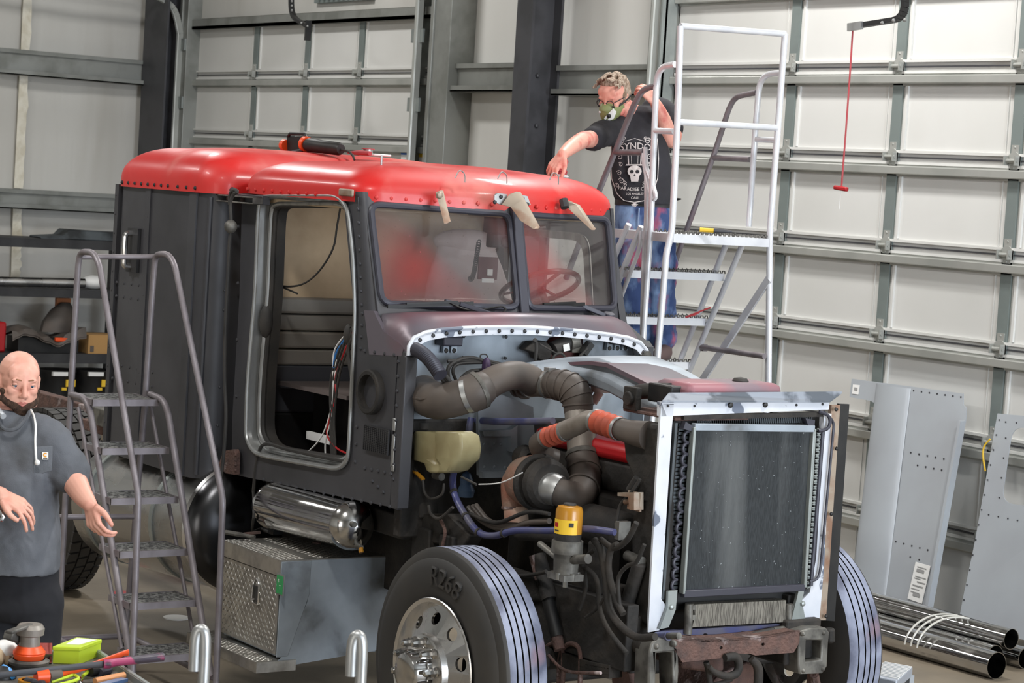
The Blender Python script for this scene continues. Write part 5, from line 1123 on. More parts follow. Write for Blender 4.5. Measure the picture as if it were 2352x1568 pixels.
# ================================================================ LADDERS
def GT(q, pts, r, **k): q.tube(pts, r, 12, **k)
LAD = empty('rolling_ladder', tuple(P(300, 1560, z=0)), 'worn dark steel rolling step ladder at the left, beside the sleeper', 'ladder')
YL, YR = P(134, 1467, z=.185).y, P(290, 1460, z=.185).y
def side_px(pts, y, rad=.05): return fillet([P(a, b, y=y) for a, b in pts], rad, 5)
for y, rail, a, b in ((YL, [(134, 1467), (163, 900), (180, 600), (186, 578), (214, 579), (228, 606), (318, 1140), (302, 1600)], [(163, 905), (195, 914), (208, 945), (306, 1560)], [(180, 935), (280, 1490)]),
                      (YR, [(288, 1462), (335, 900), (352, 640), (357, 584), (386, 583), (401, 606), (512, 1145), (495, 1600)], [(345, 905), (374, 917), (386, 945), (486, 1560)], [(346, 935), (446, 1470)])):
    q = MB(); pts = side_px(rail, y, .045); pts = [p if p.z > .05 else Vector((p.x, p.y, .05)) for p in pts]; GT(q, pts, .0155); q.build('handrail', M['ladder_st'], LAD)
    q = MB(); pts = side_px(a, y, .05); pts = [p if p.z > .03 else Vector((p.x, p.y, .03)) for p in pts]; GT(q, pts, .0165); q.build('stringer', M['ladder_st'], LAD)
    q = MB(); pts = side_px(b, y, .05); GT(q, pts, .010); q.build('rear_stringer', M['ladder_st'], LAD)
q = MB(); GT(q, [P(182, 590, y=YL), P(355, 590, y=YR)], .013); q.build('top_rail', M['ladder_st'], LAD)
q = MB(); GT(q, [P(137, 1187, y=YL), P(312, 1186, y=YR)], .014); q.build('cross_brace', M['ladder_st'], LAD)
q = MB(); GT(q, [P(134, 1467, y=YL), P(290, 1460, y=YR)], .015); q.build('base_bar', M['ladder_st'], LAD)
for y, a, b in ((YL, (134, 1467), (302, 1556)), (YR, (300, 1462), (489, 1556))): q = MB(); GT(q, [P(*a, y=y), P(*b, y=y)], .015); q.build('base_bar', M['ladder_st'], LAD)
for y in (YL, YR):
    q = MB(); c = P(134 if y == YL else 289, 1475, y=y); q.lathe([(-.02, 0), (-.02, .05), (.02, .05), (.02, 0)], (c.x, y, .05), (0, 1, 0), 18); q.box((c.x-.015, y-.025, .05), (c.x+.015, y+.025, c.z+.0)); q.build('caster', M['rubber'], LAD)
for i, (py, pl, pr) in enumerate(((922, 204, 374), (1033, 226, 396), (1147, 246, 418), (1268, 266, 440), (1386, 288, 464), (1508, 306, 488))):
    a = P(pl, py, y=YL); b = P(pr, py, y=YR); x1 = (a.x+b.x)/2; z = (a.z+b.z)/2; dpt = .30 if i == 0 else .24
    q = MB(); n = 26
    q.box((x1-dpt, YL+.01, z-.02), (x1, YR-.01, z+.004), 1); q.box((x1-.006, YL, z-.022), (x1+.006, YR, z+.010)); q.box((x1-dpt, YL+.005, z-.02), (x1-dpt+.008, YR-.005, z+.01)); q.box((x1-dpt, YL+.0, z-.02), (x1, YL+.01, z+.01)); q.box((x1-dpt, YR-.01, z-.02), (x1, YR, z+.01))
    for k in range(22):
        xx = x1-dpt+dpt*(k+.5)/22; zz = z+.006; m = 14
        for j in range(m): y0 = YL+.01+(YR-YL-.02)*j/m; y1 = YL+.01+(YR-YL-.02)*(j+1)/m; dx = .004*(-1)**(j+k); q.bar((xx+dx, y0, zz), (xx-dx, y1, zz), .003, .006, m=2)
    q.build('step', [M['ladder_st'], M['grime'], M['grate']], LAD, angle=0)
# ---- tall rolling platform ladder on the far side of the cab
A = P(1545, 540, d=11.95); XP = A.x; Y1 = A.y; B = P(1770, 550, x=XP); Y2 = B.y; ZP = (A.z+B.z)/2
BL = empty('platform_ladder', (XP-.4, (Y1+Y2)/2, 0), 'tall silver rolling platform ladder on the far side of the cab', 'ladder')
def LX(px, py): return P(px, py, x=XP)
def LY(px, py, s): return P(px, py, y=(Y1 if s == 0 else Y2))
def bl(name, pts, r=.016, rad=.06, m='ladder_al', lab=None):
    q = MB(); GT(q, fillet(pts, rad, 5) if len(pts) > 2 else pts, r); return q.build(name, M[m], BL, label=lab)
def vert(px, py, y): p = P(px, py, x=XP); return p
a = LX(1563, 60); b = LX(1803, 78)
bl('post', [a, LX(1556, 280), LX(1545, 500), LX(1543, 530), Vector((LX(1543, 530).x, LX(1540, 545).y-.02, ZP-.1)), Vector((XP, LX(1505, 880).y, LX(1505, 880).z)), Vector((XP, LX(1505, 880).y-.05, .04))], .018, .02)
bl('post', [b, LX(1787, 290), LX(1769, 520), LX(1768, 560), LX(1765, 880), Vector((XP, LX(1765, 880).y+.0, .04))], .018, .02)
bl('guard_rail', [a, b], .017); bl('guard_rail', [LX(1555, 280), LX(1787, 294)], .017)
bl('handrail', [LY(1795, 168, 1), LY(1763, 169, 1), LY(1744, 190, 1), LY(1735, 300, 1), LY(1720, 520, 1)], .017)
bl('handrail', [LY(1738, 212, 1), LY(1690, 222, 1), LY(1676, 244, 1), LY(1640, 355, 1), LY(1580, 520, 1), LY(1530, 660, 1)], .016, .05, 'ladder_st')
bl('rail_link', [LY(1738, 320, 1), LY(1785, 322, 1)]); bl('rail_link', [LY(1640, 362, 1), LY(1722, 366, 1)], m='ladder_st')
bl('handrail', [LY(1550, 148, 0), LY(1522, 152, 0), LY(1508, 178, 0), LY(1503, 300, 0), LY(1495, 510, 0), LY(1478, 760, 0), LY(1470, 900, 0)], .017)
bl('handrail', [LY(1508, 197, 0), LY(1478, 204, 0), LY(1460, 232, 0), LY(1412, 350, 0), LY(1375, 440, 0), LY(1300, 640, 0)], .017, .05, 'ladder_st')
bl('rail_link', [LY(1503, 300, 0), LY(1548, 302, 0)]); bl('rail_link', [LY(1412, 350, 0), LY(1478, 350, 0)], m='ladder_st')
for s, p0, p1 in ((1, (1711, 548), (1571, 880)), (1, (1674, 545), (1545, 872)), (0, (1473, 520), (1335, 850)), (0, (1444, 515), (1318, 800))): bl('stringer', [LY(*p0, s), LY(*p1, s), ], .017)
bl('brace', [LY(1472, 530, 0), LY(1470, 570, 0), LY(1448, 625, 0), LY(1420, 700, 0)], .012)
q = MB(); q.bar(LY(1766, 640, 1), LY(1611, 876, 1), .012, .045, up=(1, 0, 1)); q.build('brace', M['ladder_al'], BL, label='flat diagonal brace')
q = MB(); GT(q, [LY(1612, 797, 1), LY(1756, 818, 1)], .016); q.box(tuple(LY(1604, 805, 1)), tuple(LY(1616, 790, 1)+Vector((0, .03, 0)))); q.build('tie_bar', M['ladder_st'], BL)
def tread(name, z, x1, dpt, h=.045):
    q = MB(); q.box((x1-dpt, Y1, z-h), (x1, Y2, z-.004))
    n = 22
    for j in range(n+1): yy = Y1+(Y2-Y1)*j/n; q.tube([(x1-.012, yy-.011, z-.004), (x1-.012, yy-.007, z+.010), (x1-.012, yy+.007, z+.010), (x1-.012, yy+.011, z-.004)], .004, 6, m=1); q.tube([(x1-dpt*.5, yy-.011, z-.004), (x1-dpt*.5, yy, z+.012), (x1-dpt*.5, yy+.011, z-.004)], .004, 5, m=1)
    q.build(name, [M['ladder_al'], M['cast']], BL, angle=0)
zc = P(1655, 520, x=XP).z
tread('platform', ZP+.01, XP+.01, .62, .05)
xs = []
for py, pr in ((627, 1665), (730, 1625), (830, 1587), (928, 1547)):
    v = LY(pr, py, 1); tread('step', v.z, v.x, .22); xs.append((v.x, v.z))
q = MB(); q.bar(LY(1728, 549, 1), LY(1766, 552, 1), .01, .03); q.build('gusset', M['black'], BL)
for x_ in (XP, XP-1.35):
    for y_ in (Y1-.05, Y2): q = MB(); q.lathe([(-.02, 0), (-.02, .06), (.02, .06), (.02, 0)], (x_, y_, .06), (0, 1, 0), 16); q.bar((x_, y_, .06), (x_, y_, .3), .03, .03); q.build('caster', M['rubber'], BL)
for y_ in (Y1, Y2): q = MB(); q.bar((XP, y_-(.05 if y_ == Y1 else 0), .25), (XP-1.35, y_, .25), .03, .03); q.build('base_bar', M['ladder_al'], BL)
for y_, px, py in ((Y1, 1335, 850), (Y2, 1571, 880)): v = P(px, py, y=y_); q = MB(); q.bar(v, Vector((XP-1.3, y_, .27)), .03, .03); q.build('lower_stringer', M['ladder_al'], BL)
# air hose looped on the left rail
q = MB(); q.tube(smooth_path([LY(1474, 338, 0)+Vector((.03, 0, 0)), LY(1484, 380, 0), LY(1494, 410, 0), LY(1506, 448, 0), LY(1498, 456, 0), LY(1488, 420, 0), LY(1480, 380, 0), LY(1478, 352, 0), LY(1484, 400, 0), LY(1484, 500, 0), LY(1480, 560, 0), LY(1476, 700, 0), LY(1474, 800, 0)], 6), .012, 8)
q.build('air_hose', M['ladder_al'], None, label='pale air hose looped over the silver ladder rail', cat='hose')
q = MB(); a = P(1608, 515, d=12.02); b = P(1640, 516, d=12.02); c = P(1682, 520, d=12.02); dz = Vector((0, 0, ZP+.03-a.z+.0)); 
a.z = b.z = c.z = ZP+.035; q.tube([a, b], .012, 10, 0); q.tube([b, b.lerp(c, .5), c], [.014, .011, .006], 10, 1)
q.build('blow_gun', [M['yellow'], M['primer']], label='yellow and grey blow gun lying on the ladder platform', cat='tool')
q = MB(); a = LY(1625, 712, 1); q.tube(smooth_path([P(1612, 712, d=12.1), P(1598, 722, d=12.1), P(1575, 728, d=12.1), P(1632, 706, d=12.05)], 5), .004, 6); q.build('red_string', M['pink_red'], label='thin red string trailing over a ladder step', cat='string')
# ================================================================ THINGS ON THE ROOFS
zr = 2.72
c0 = P(715, 352, y=-.25); c0.z = zr
PG = empty('power_sander', tuple(c0), 'black cordless power tool with an orange front lying on the sleeper roof', 'power tool')
_dz = P(715, 352, y=-.25).z
def RZ(px, py): v = P(px, py, y=-.25); v.z += zr-_dz-.0; return v
q = MB(); q.tube([RZ(697, 336), RZ(712, 337), RZ(740, 341), RZ(778, 346), RZ(783, 347)], [.022, .040, .036, .036, .026], 16); q.build('battery_grip', M['black'], PG)
q = MB(); q.hexa([RZ(660, 352), RZ(700, 356), RZ(700, 356)+Vector((-.05, .06, 0)), RZ(660, 352)+Vector((-.05, .06, 0)), RZ(658, 318), RZ(702, 316), RZ(702, 316)+Vector((-.05, .06, 0)), RZ(658, 318)+Vector((-.05, .06, 0))]); q.tube([RZ(662, 318), RZ(666, 311), RZ(700, 312), RZ(704, 322)], .010, 8); q.build('gear_head', M['black'], PG, bevel=.012)
q = MB(); q.tube([RZ(651, 337), RZ(658, 338)], .032, 12); q.build('front_cap', M['orange'], PG)
q = MB(); q.tube([RZ(700, 334), RZ(706, 336)], .043, 14); q.build('collar', M['orange'], PG)
q = MB(); q.tube([RZ(672, 354), RZ(690, 350), RZ(704, 344)], .012, 8); q.build('side_handle', M['primer'], PG)
q = MB()
for k in range(4): q.ball(RZ(718+k*4, 327+k*.6)+Vector((.004, -.004, 0)), .004, seg=6)
q.build('charge_lights', mat('led_blue', (120, 170, 255), .3), PG)
q = MB(); q.tube(smooth_path([RZ(783, 348), RZ(800, 352), RZ(810, 362), RZ(814, 372)], 5), .006, 8); q.build('tool_cord', M['rubber'], PG)
c1 = P(845, 354, y=-.1); c1.z = zr-.005
q = MB(); q.lathe([(0, 0), (0, .036), (.004, .036), (.004, .026), (.034, .026), (.034, .036), (.038, .036), (.038, 0)], c1, (0, 0, 1), 28, mi=[0, 0, 0, 1, 0, 0, 0]); q.build('wire_spool', [M['pink_red'], M['alu']], label='small wire spool with red flanges on the red roof', cat='spool')
q = MB(); a = P(800, 354, y=-.2); b = P(850, 358, y=-.22); a.z = b.z = zr-.008; q.tube([a+Vector((0, 0, .012)), a.lerp(b, .5)+Vector((0, 0, .014)), b+Vector((0, 0, .012))], [.006, .014, .012], 10); q.build('screwdriver', M['pink_red'], label='dusty red handled tool beside the wire spool', cat='tool')
q = MB(); a = P(870, 359, y=-.05); a.z = zr-.005; q.box((a.x-.07, a.y-.06, a.z), (a.x+.05, a.y+.05, a.z+.012)); q.build('folded_rag', M['white'], label='small pale rag behind the wire spool', cat='rag', bevel=.004)
# ================================================================ SHEET METAL AGAINST THE RIGHT DOOR
def lean(px, py): yy = 4.14-(py-860)/560*.42; return P(px, py, y=yy)
def C6(a, b): return (1800+a/2.042, 800+b/2.042)
q = MB(); ol = [(322, 142), (455, 160), (600, 178), (845, 212), (845, 262), (860, 280), (856, 340), (700, 1212), (690, 1300), (480, 1320), (330, 1320), (350, 980), (378, 800), (410, 610), (450, 420), (457, 300), (442, 265), (412, 246), (312, 228)]
q.prism([lean(*C6(a, b)) for a, b in ol], (-.0, -.006, 0))
q.prism([lean(*C6(a, b)) for a, b in ((856, 340), (846, 338), (690, 1205), (702, 1212))], (0, -.05, 0))
# broad soft crease of the rolled edge
A_ = [lean(*C6(a, b)) for a, b in ((520, 175), (390, 1240))]; N_ = Vector((0, -1, 0)); Wv = (lean(*C6(560, 178))-lean(*C6(480, 165)))
q.loft([[A_[j]+Wv*math.cos(t)*1.0+N_*(.008+.028*math.sin(t)) for t in [PI*k/12 for k in range(13)]] for j in (0, 1)], closed=False, cap=False)
o = q.build('body_side_panel', M['panel_grey'], label='tall grey sheet metal body panel with a paper label, leaning on the right door', cat='sheet metal panel', angle=40)
q = MB()
for r_ in (((540, 188), (835, 228), 9), ((600, 488), (755, 518), 5), ((632, 548), (745, 570), 4), ((530, 905), (680, 945), 5), ((598, 978), (640, 990), 2)): 
    for a, b in [(r_[0][0]+(r_[1][0]-r_[0][0])*i/(r_[2]-1), r_[0][1]+(r_[1][1]-r_[0][1])*i/(r_[2]-1)) for i in range(r_[2])]: v = lean(*C6(a, b)); q.cyl(v+Vector((0, -.010, 0)), v+Vector((0, -.003, 0)), .006, seg=6)
q.build('rivet_holes', M['primer'], o, kind='stuff')
q = MB(); q.prism([lean(*C6(a, b))+Vector((0, -.008, 0)) for a, b in ((330, 168), (362, 172), (355, 216), (325, 212))], (0, -.002, 0), 0); q.prism([lean(*C6(a, b))+Vector((0, -.012, 0)) for a, b in ((338, 182), (352, 184), (350, 198), (337, 196))], (0, -.001, 0), 1); q.build('square_sticker', [M['white'], mat('label_grey', (150, 150, 150), .6)], o, angle=0)
q = MB(); q.prism([lean(*C6(a, b))+Vector((0, -.010, 0)) for a, b in ((626, 1000), (696, 1020), (655, 1196), (588, 1172))], (0, -.004, 0), 0)
for (a, b, w_, h) in ((636, 1020, 44, 3), (634, 1030, 36, 14), (626, 1064, 52, 3), (622, 1072, 30, 3), (634, 1090, 40, 4), (614, 1104, 50, 5), (606, 1120, 40, 3), (604, 1135, 42, 3), (616, 1143, 34, 14)): q.prism([lean(*C6(*v))+Vector((0, -.016, 0)) for v in ((a, b), (a+w_*.96, b+w_*.28), (a+w_*.96-h*.25, b+w_*.28+h), (a-h*.25, b+h))], (0, -.001, 0), 1)
q.build('paper_tag', [M['white'], MATS['label_grey']], o, angle=0, label='long white printed tag')
q = MB(); ol = [(990, 305), (1450, 345), (1270, 1400), (803, 1303), (830, 1160), (885, 900), (960, 470)]
hole = fillet([lean(*C6(a, b)) for a, b in ((1060, 368), (1400, 396), (1360, 780), (1008, 720))], .09, 6, closed=True)
q.prism([lean(*C6(a, b))+Vector((0, .03, 0)) for a, b in ol], (0, -.006, 0), 0, holes=[[v+Vector((0, .03, 0)) for v in hole]])
o = q.build('body_side_panel', M['panel_grey'], label='grey sheet metal panel with a rounded window cut out, at the right edge', cat='sheet metal panel', angle=40)
q = MB()
for a, b, c_, d_, n in ((1000, 335, 820, 1250, 14), (1030, 345, 1130, 352, 3), (950, 780, 1130, 815, 5), (1030, 420, 1000, 700, 4)):
    for i in range(n): v = lean(*C6(a+(c_-a)*i/(n-1), b+(d_-b)*i/(n-1)))+Vector((0, .03, 0)); q.cyl(v+Vector((0, -.011, 0)), v+Vector((0, -.004, 0)), .005, seg=6)
q.build('rivet_holes', M['primer'], o, kind='stuff')
q = MB(); q.tube(smooth_path([P(*C6(a, b), y=4.02) for a, b in ((968, 425), (940, 460), (936, 510), (946, 575))], 5), .006, 6); q.build('yellow_cord', M['yellow'], label='short yellow cord hanging beside the window cut panel', cat='cord')
# chrome tubes lying on the floor
for i, (y, x0, x1, r, z) in enumerate(((3.52, -3.6, -.95, .062, .062), (3.34, -3.6, -1.02, .068, .068), (3.42, -3.5, -.98, .062, .175), (3.12, -3.5, -.80, .078, .078))):
    q = MB(); q.lathe([(0, r-.004), (0, r), (x1-x0, r), (x1-x0, r-.004), (x1-x0-.3, r-.005), (.3, r-.005)], (x0, y, z), (1, 0, 0), 36)
    q.build('exhaust_stack_tube', M['chrome'], label=['chrome exhaust tube lying on the floor nearest the door', 'chrome exhaust tube in the middle of the floor row', 'chrome exhaust tube resting on top of the other tubes', 'thick chrome exhaust tube at the front of the row'][i], cat='chrome tube', group='chrome tubes below the grey panels')
q = MB(); c = P(2095, 1475, y=3.05); 
for k in range(3): q.tube([Vector((c.x+k*.05+.01*math.sin(t*3), 3.28+.29*math.cos(t), .085+.16*max(0, math.sin(t))**.8)) for t in [PI*j/20 for j in range(21)]], .006, 6)
q.build('plastic_strap', mat('clear_wrap', (206, 204, 196), .2), label='clear wrap strapping the chrome tubes together', cat='strap')
# step stool at the bottom right
so = P(2042, 1540, z=.40); T_ = [P(a, b, z=.40) for a, b in ((1982, 1546), (2036, 1519), (2097, 1530), (2060, 1562))]
q = MB(); q.prism(T_, (0, 0, -.05)); so_ = q.build('step_stool', mat('stool', (168, 174, 184), .45, .2), label='small grey step stool with a ridged top beside the far front wheel', cat='step stool', bevel=.008, pivot=(so.x, so.y, 0))
q = MB(); 
for i in range(1, 12): a = T_[0].lerp(T_[1], i/12); b = T_[3].lerp(T_[2], i/12); q.bar(a+Vector((0, 0, .002)), b+Vector((0, 0, .002)), .008, .006)
q.build('ridged_top', M['white'], so_, angle=0)
for i in range(4): v = T_[i].lerp(sum(T_, Vector())/4, .1); q = MB(); q.bar(v-Vector((0, 0, .04)), Vector((v.x, v.y, 0)), .03, .03); q.build('leg', M['panel_grey'], so_)
# ================================================================ SHELVING AGAINST THE LEFT WALL
XS = -13.2
def SP(px, py, dx=0): return P(px, py, x=XS+dx)
SH = empty('storage_rack', (XS-.3, SP(100, 700).y, 0), 'dark steel storage rack along the left wall behind the bald man', 'rack')
yA, yB = SP(-60, 700).y, SP(300, 700).y
def lev(py0, py1): return SP(120, py1).z, SP(120, py0).z
for a, b in ((549, 570), (664, 683), (812, 834), (925, 940)):
    z0, z1 = lev(a, b); q = MB(); q.box((XS-.55, yA, z0), (XS, yB, z1)); q.build('shelf_board', M['primer_dk'], SH, angle=0)
for y in (yA, yB):
    for x in (XS-.5, XS-.02): q = MB(); q.box((x-.03, y-.03, 0), (x+.03, y+.03, SP(100, 540).z)); q.build('upright', M['primer_dk'], SH, angle=0)
z1 = lev(549, 570)[1]; z2 = lev(664, 683)[1]; z3 = lev(812, 834)[1]; z4 = lev(925, 940)[1]
def rk(name, label, cat, q, m, **k): return q.build(name, m, label=label, cat=cat, **k)
q = MB(); a = SP(155, 560); b = SP(262, 560); q.loft([[Vector((XS-.4, y, z1)), Vector((XS-.08, y, z1)), Vector((XS-.12, y, z1+h)), Vector((XS-.38, y, z1+h))] for y, h in ((a.y-.25, .02), (a.y, .04), (a.y+.06, .10), (b.y, .09), (b.y+.3, .09))]); rk('fender_panel', 'dark folded panel lying on the top rack shelf', 'metal panel', q, M['core'], bevel=.01)
q = MB(); q.tube([(XS-.2, yA+.05, z2+.05), (XS-.15, SP(208, 650).y, z2+.06)], .05, 16); rk('chrome_pipe', 'long pale pipe lying on the middle rack shelf', 'pipe', q, M['polished'])
q = MB(); a = SP(232, 655); q.ball((XS-.2, a.y, z2+.07), .12, sc=(1, 1.1, .6), seg=18); rk('white_helmet', 'rounded shiny white cover at the end of the middle rack shelf', 'cover', q, M['white'])
q = MB(); a = SP(9, 800); q.box((XS-.45, a.y-.25, z3), (XS-.1, a.y+.06, z3+.30)); q.box((XS-.4, a.y-.2, z3+.3), (XS-.15, a.y-.05, z3+.34)); rk('fuel_can', 'red fuel can on the rack shelf at the left edge', 'fuel can', q, M['red_plastic'], bevel=.03)
q = MB(); a = SP(207, 800); b = SP(254, 800); q.box((XS-.4, a.y, z3), (XS-.05, b.y+.1, z3+.19)); q.box((XS-.045, a.y+.02, z3+.02), (XS-.043, a.y+.06, z3+.08), 1); rk('cardboard_box', 'tan cardboard box on the rack shelf beside the sleeper', 'box', q, [M['tan_card'], M['duct']], bevel=.004, angle=0)
q = MB(); n = 22
rows = []
for j, xx in enumerate((XS-.4, XS-.2, XS-.02, XS+.01)):
    rows.append([Vector((xx, SP(32+170*i/n, 700).y, z3+.20+.05*noise.noise((i*.4, j*.7, 2))+.05*math.sin(i*.35)-(.06 if j == 3 else 0))) for i in range(n+1)])
q.loft(rows, closed=False, cap=False); q.loft([[p-Vector((0, 0, .018)) for p in r_] for r_ in rows], closed=False, cap=False); q.box((XS-.4, rows[0][3].y, z3), (XS-.1, rows[0][-2].y, z3+.15), 1); rk('canvas_tarp', 'crumpled olive brown canvas draped over the lower rack shelf', 'tarp', q, [M['duct'], M['black']])
q = MB(); a = SP(150, 740); q.loft([[Vector((XS-.25+c_*.1*s_, a.y+yy+s_*.16*math.sin(t), zz)) for t in [2*PI*k/10 for k in range(10)] for c_ in [math.cos(t)]] for s_, yy, zz in ((1, 0, z3+.2), (1, .02, z3+.3), (.8, .07, z3+.42), (.3, .1, z3+.5))]); rk('work_bag', 'dark brown soft bag heaped on the rack', 'bag', q, M['duct'])
q = MB(); a = SP(168, 715); q.box((XS-.35, a.y-.05, z3+.30), (XS-.3, a.y+.1, z3+.54)); rk('orange_board', 'small orange board behind the brown bag', 'board', q, mat('dull_orange', (168, 104, 60), .6), angle=0)
q = MB(); a = SP(150, 780); q.box((XS-.05, a.y-.1, z3+.12), (XS-.0, a.y+.03, z3+.16)); rk('orange_strap', 'bright orange strap at the front of the rack shelf', 'strap', q, M['orange'], bevel=.01)
for i, (px, lab) in enumerate(((150, 'black storage tote with yellow stickers under the rack shelf, nearer the bald man'), (232, 'black storage tote under the rack shelf, beside the sleeper'))):
    a = SP(px, 880); q = MB(); q.lathe([(0, 0), (0, .16), (.28, .19), (.30, .20), (.32, .20), (.33, .0)], (XS-.22, a.y, z4), (0, 0, 1), 24); o = rk('storage_tote', lab, 'tote', q, M['black'], group='black totes under the rack')
    q = MB(); q.box((XS-.04, a.y+.02, z4+.16), (XS-.025, a.y+.12, z4+.23), 0); q.box((XS-.045, a.y-.02, z4+.12), (XS-.03, a.y+.03, z4+.15), 0); q.box((XS-.05, a.y-.13, z4+.27), (XS-.01, a.y+.03, z4+.31), 1); q.build('sticker', [M['yellow'], M['white']], o, angle=0)
# ================================================================ SMALL THINGS ON THE FLOOR AND STEP
def disc(px, py, r, lab, m, cat='disc'):
    c = P(px, py, z=0); q = MB(); q.lathe([(0, 0), (0, r), (.006, r), (.004, .01), (.004, 0)], c, (0, 0, 1), 32); q.build('sanding_disc', m, label=lab, cat=cat)
disc(405, 1419, .075, 'grey sanding disc on the shaded floor behind the dark ladder', M['white'])
disc(735, 1464, .075, 'white sanding disc on the floor below the step', M['white'])
disc(284, 1363, .07, 'red sanding disc on the floor behind the ladder steps', M['pink_red'])
q = MB(); q.tube(smooth_path([P(a, b, z=.006) for a, b in ((540, 1452), (575, 1470), (610, 1478), (640, 1462), (700, 1450))], 5), .005, 6); q.build('floor_cord', M['rubber'], label='thin black cord lying on the floor under the step', cat='cord')
zb = BZ1+.012
q = MB(); a = P(628, 1225, z=zb); q.box((a.x-.06, a.y-.03, zb), (a.x+.05, a.y+.03, zb+.045)); q.box((a.x+.01, a.y-.0, zb+.045), (a.x+.016, a.y+.006, zb+.075), 1); q.box((a.x+.03, a.y-.0, zb+.045), (a.x+.036, a.y+.006, zb+.075), 1); q.build('power_plug', [M['black'], M['alu']], label='black extension plug on the diamond plate tool box', cat='plug', bevel=.004)
q = MB(); q.tube(smooth_path([P(a, b, z=zb+.02) for a, b in ((518, 1222), (555, 1228), (585, 1233))], 4), [.012]*5+[.009]*4, 8); b = P(560, 1226, z=zb+.02); q.bar(b, P(598, 1222, z=zb+.03), .012, .012, m=1); q.build('locking_pliers', [M['cast'], M['rust']], label='worn locking pliers on the end of the tool box', cat='pliers')
q = MB(); q.tube(smooth_path([P(582, 1130, y=YC-.01), P(583, 1180, y=-1.1), P(580, 1218, z=zb+.02), P(600, 1214, z=zb+.01), P(618, 1222, z=zb+.02)], 6), .007, 8); q.build('extension_cord', M['rubber'], label='black cord running down from the door sill to the plug', cat='cord')
q = MB(); a = P(727, 1247, z=zb); q.loft([[a+Vector((.03*s_*math.cos(t), .02*s_*math.sin(t), z_)) for t in [2*PI*k/7 for k in range(7)]] for s_, z_ in ((1, 0), (.8, .006), (.2, .010))]); q.build('dry_leaf', M['rust'], label='small brown leaf on the tool box lid', cat='leaf')
# bent bright tubes in the foreground
def cane(px, py, py2, lab):
    D = 7.6; q = MB(); a = P(px+10, py+110, d=D); pts = [P(px-12, py2, d=D), P(px-9, py+35, d=D), P(px-4, py+10, d=D), P(px+4, py+4, d=D), P(px+11, py+12, d=D), P(px+13, py+45, d=D), P(px+9, py+130, d=D)]
    pts = smooth_path(pts, 5); e = pts[-1]; q.tube(pts+[Vector((e.x, e.y, .02))], .0205, 16); q.lathe([(0, 0), (0, .09), (.012, .09), (.012, 0)], (e.x, e.y, 0), (0, 0, 1), 20)
    q.build('bent_tube_post', M['alu'], label=lab, cat='tube post', group='bright hooked tubes in the foreground')
cane(458, 1442, 1540, 'hooked bright tube before the foot of the dark ladder'); cane(818, 1456, 1552, 'hooked bright tube beside the near front wheel')
# ================================================================ TOOL CART AT THE BOTTOM LEFT
ZC = .82
def CP_(px, py, z=ZC): return P(px, py, z=z)
CT = empty('tool_cart', tuple(Vector((CP_(150, 1600).x, CP_(150, 1600).y, 0))), 'low grey metal tool cart at the bottom left corner', 'cart')
q = MB(); c4 = [CP_(-120, 1530), CP_(215, 1502), CP_(420, 1640), CP_(60, 1760)]
q.prism(c4, (0, 0, -.03)); q.build('tray', M['cast'], CT, bevel=.004)
for i in range(4): a, b = c4[i], c4[(i+1) % 4]; q = MB(); q.bar(a+Vector((0, 0, .0)), b+Vector((0, 0, .0)), .02, .045); q.tube([a+Vector((0, 0, .02)), b+Vector((0, 0, .02))], .009, 8); q.build('rim', M['galv'], CT)
for p in c4: v = p.lerp(sum(c4, Vector())/4, .05); q = MB(); q.bar(v, (v.x, v.y, 0), .03, .03); q.build('leg', M['galv'], CT)
zt = ZC+.0
def lime_box():
    c = [P(a, b, z=zt+.062) for a, b in ((122, 1484), (184, 1486), (233, 1468), (176, 1463))]; q = MB(); q.prism([v-Vector((0, 0, .012)) for v in c], (0, 0, -.05)); o = q.build('tool_case', M['lime'], label='lime green lidded box on the tool cart', cat='box', angle=0, bevel=.003)
    q = MB(); m_ = sum(c, Vector())/4; q.prism([m_+(v-m_)*1.03 for v in c], (0, 0, -.014)); q.build('lid', M['lime'], o, angle=0, bevel=.003); q = MB(); q.prism([m_+(v-m_)*s_+Vector((0, 0, .0006)) for v, s_ in zip(c, (.5, .5, .8, .8))], (0, 0, .0006)); q.build('lid_label', M['white'], o, angle=0)
lime_box()
def sander(c, lab, m1, m2, tilt=(0, 0, 1), s=1.0, name='orbital_sander'):
    q = MB(); q.lathe([(0, 0), (0, .062*s), (.008*s, .064*s), (.014*s, .05*s)], c, tilt, 32); o = q.build(name, M['cast'] if m1 != 'pink_red' else M['white'], label=lab, cat='sander')
    q = MB(); q.lathe([(.014*s, .045*s), (.03*s, .05*s), (.034*s, .046*s), (.036*s, .05*s), (.055*s, .036*s), (.058*s, .0)], c, tilt, 32); q.build('shroud', M[m1], o)
    q = MB(); q.lathe([(.055*s, .032*s), (.085*s, .030*s), (.09*s, .042*s), (.11*s, .044*s), (.122*s, .036*s), (.126*s, .0)], c, tilt, 32); q.build('motor_head', M[m2], o); return o
c = CP_(66, 1522, zt+.02); o = sander(c, 'red and grey palm sander standing on the tool cart', 'orange', 'duct_metal', s=1.12)
q = MB(); q.bar(c+Vector((-.0, .0, .135)), P(20, 1452, z=zt+.15), .03, .012); q.bar(P(40, 1466, z=zt+.1), P(18, 1458, z=zt+.12), .04, .03); q.build('lever', M['cast'], o, bevel=.004)
q = MB(); 
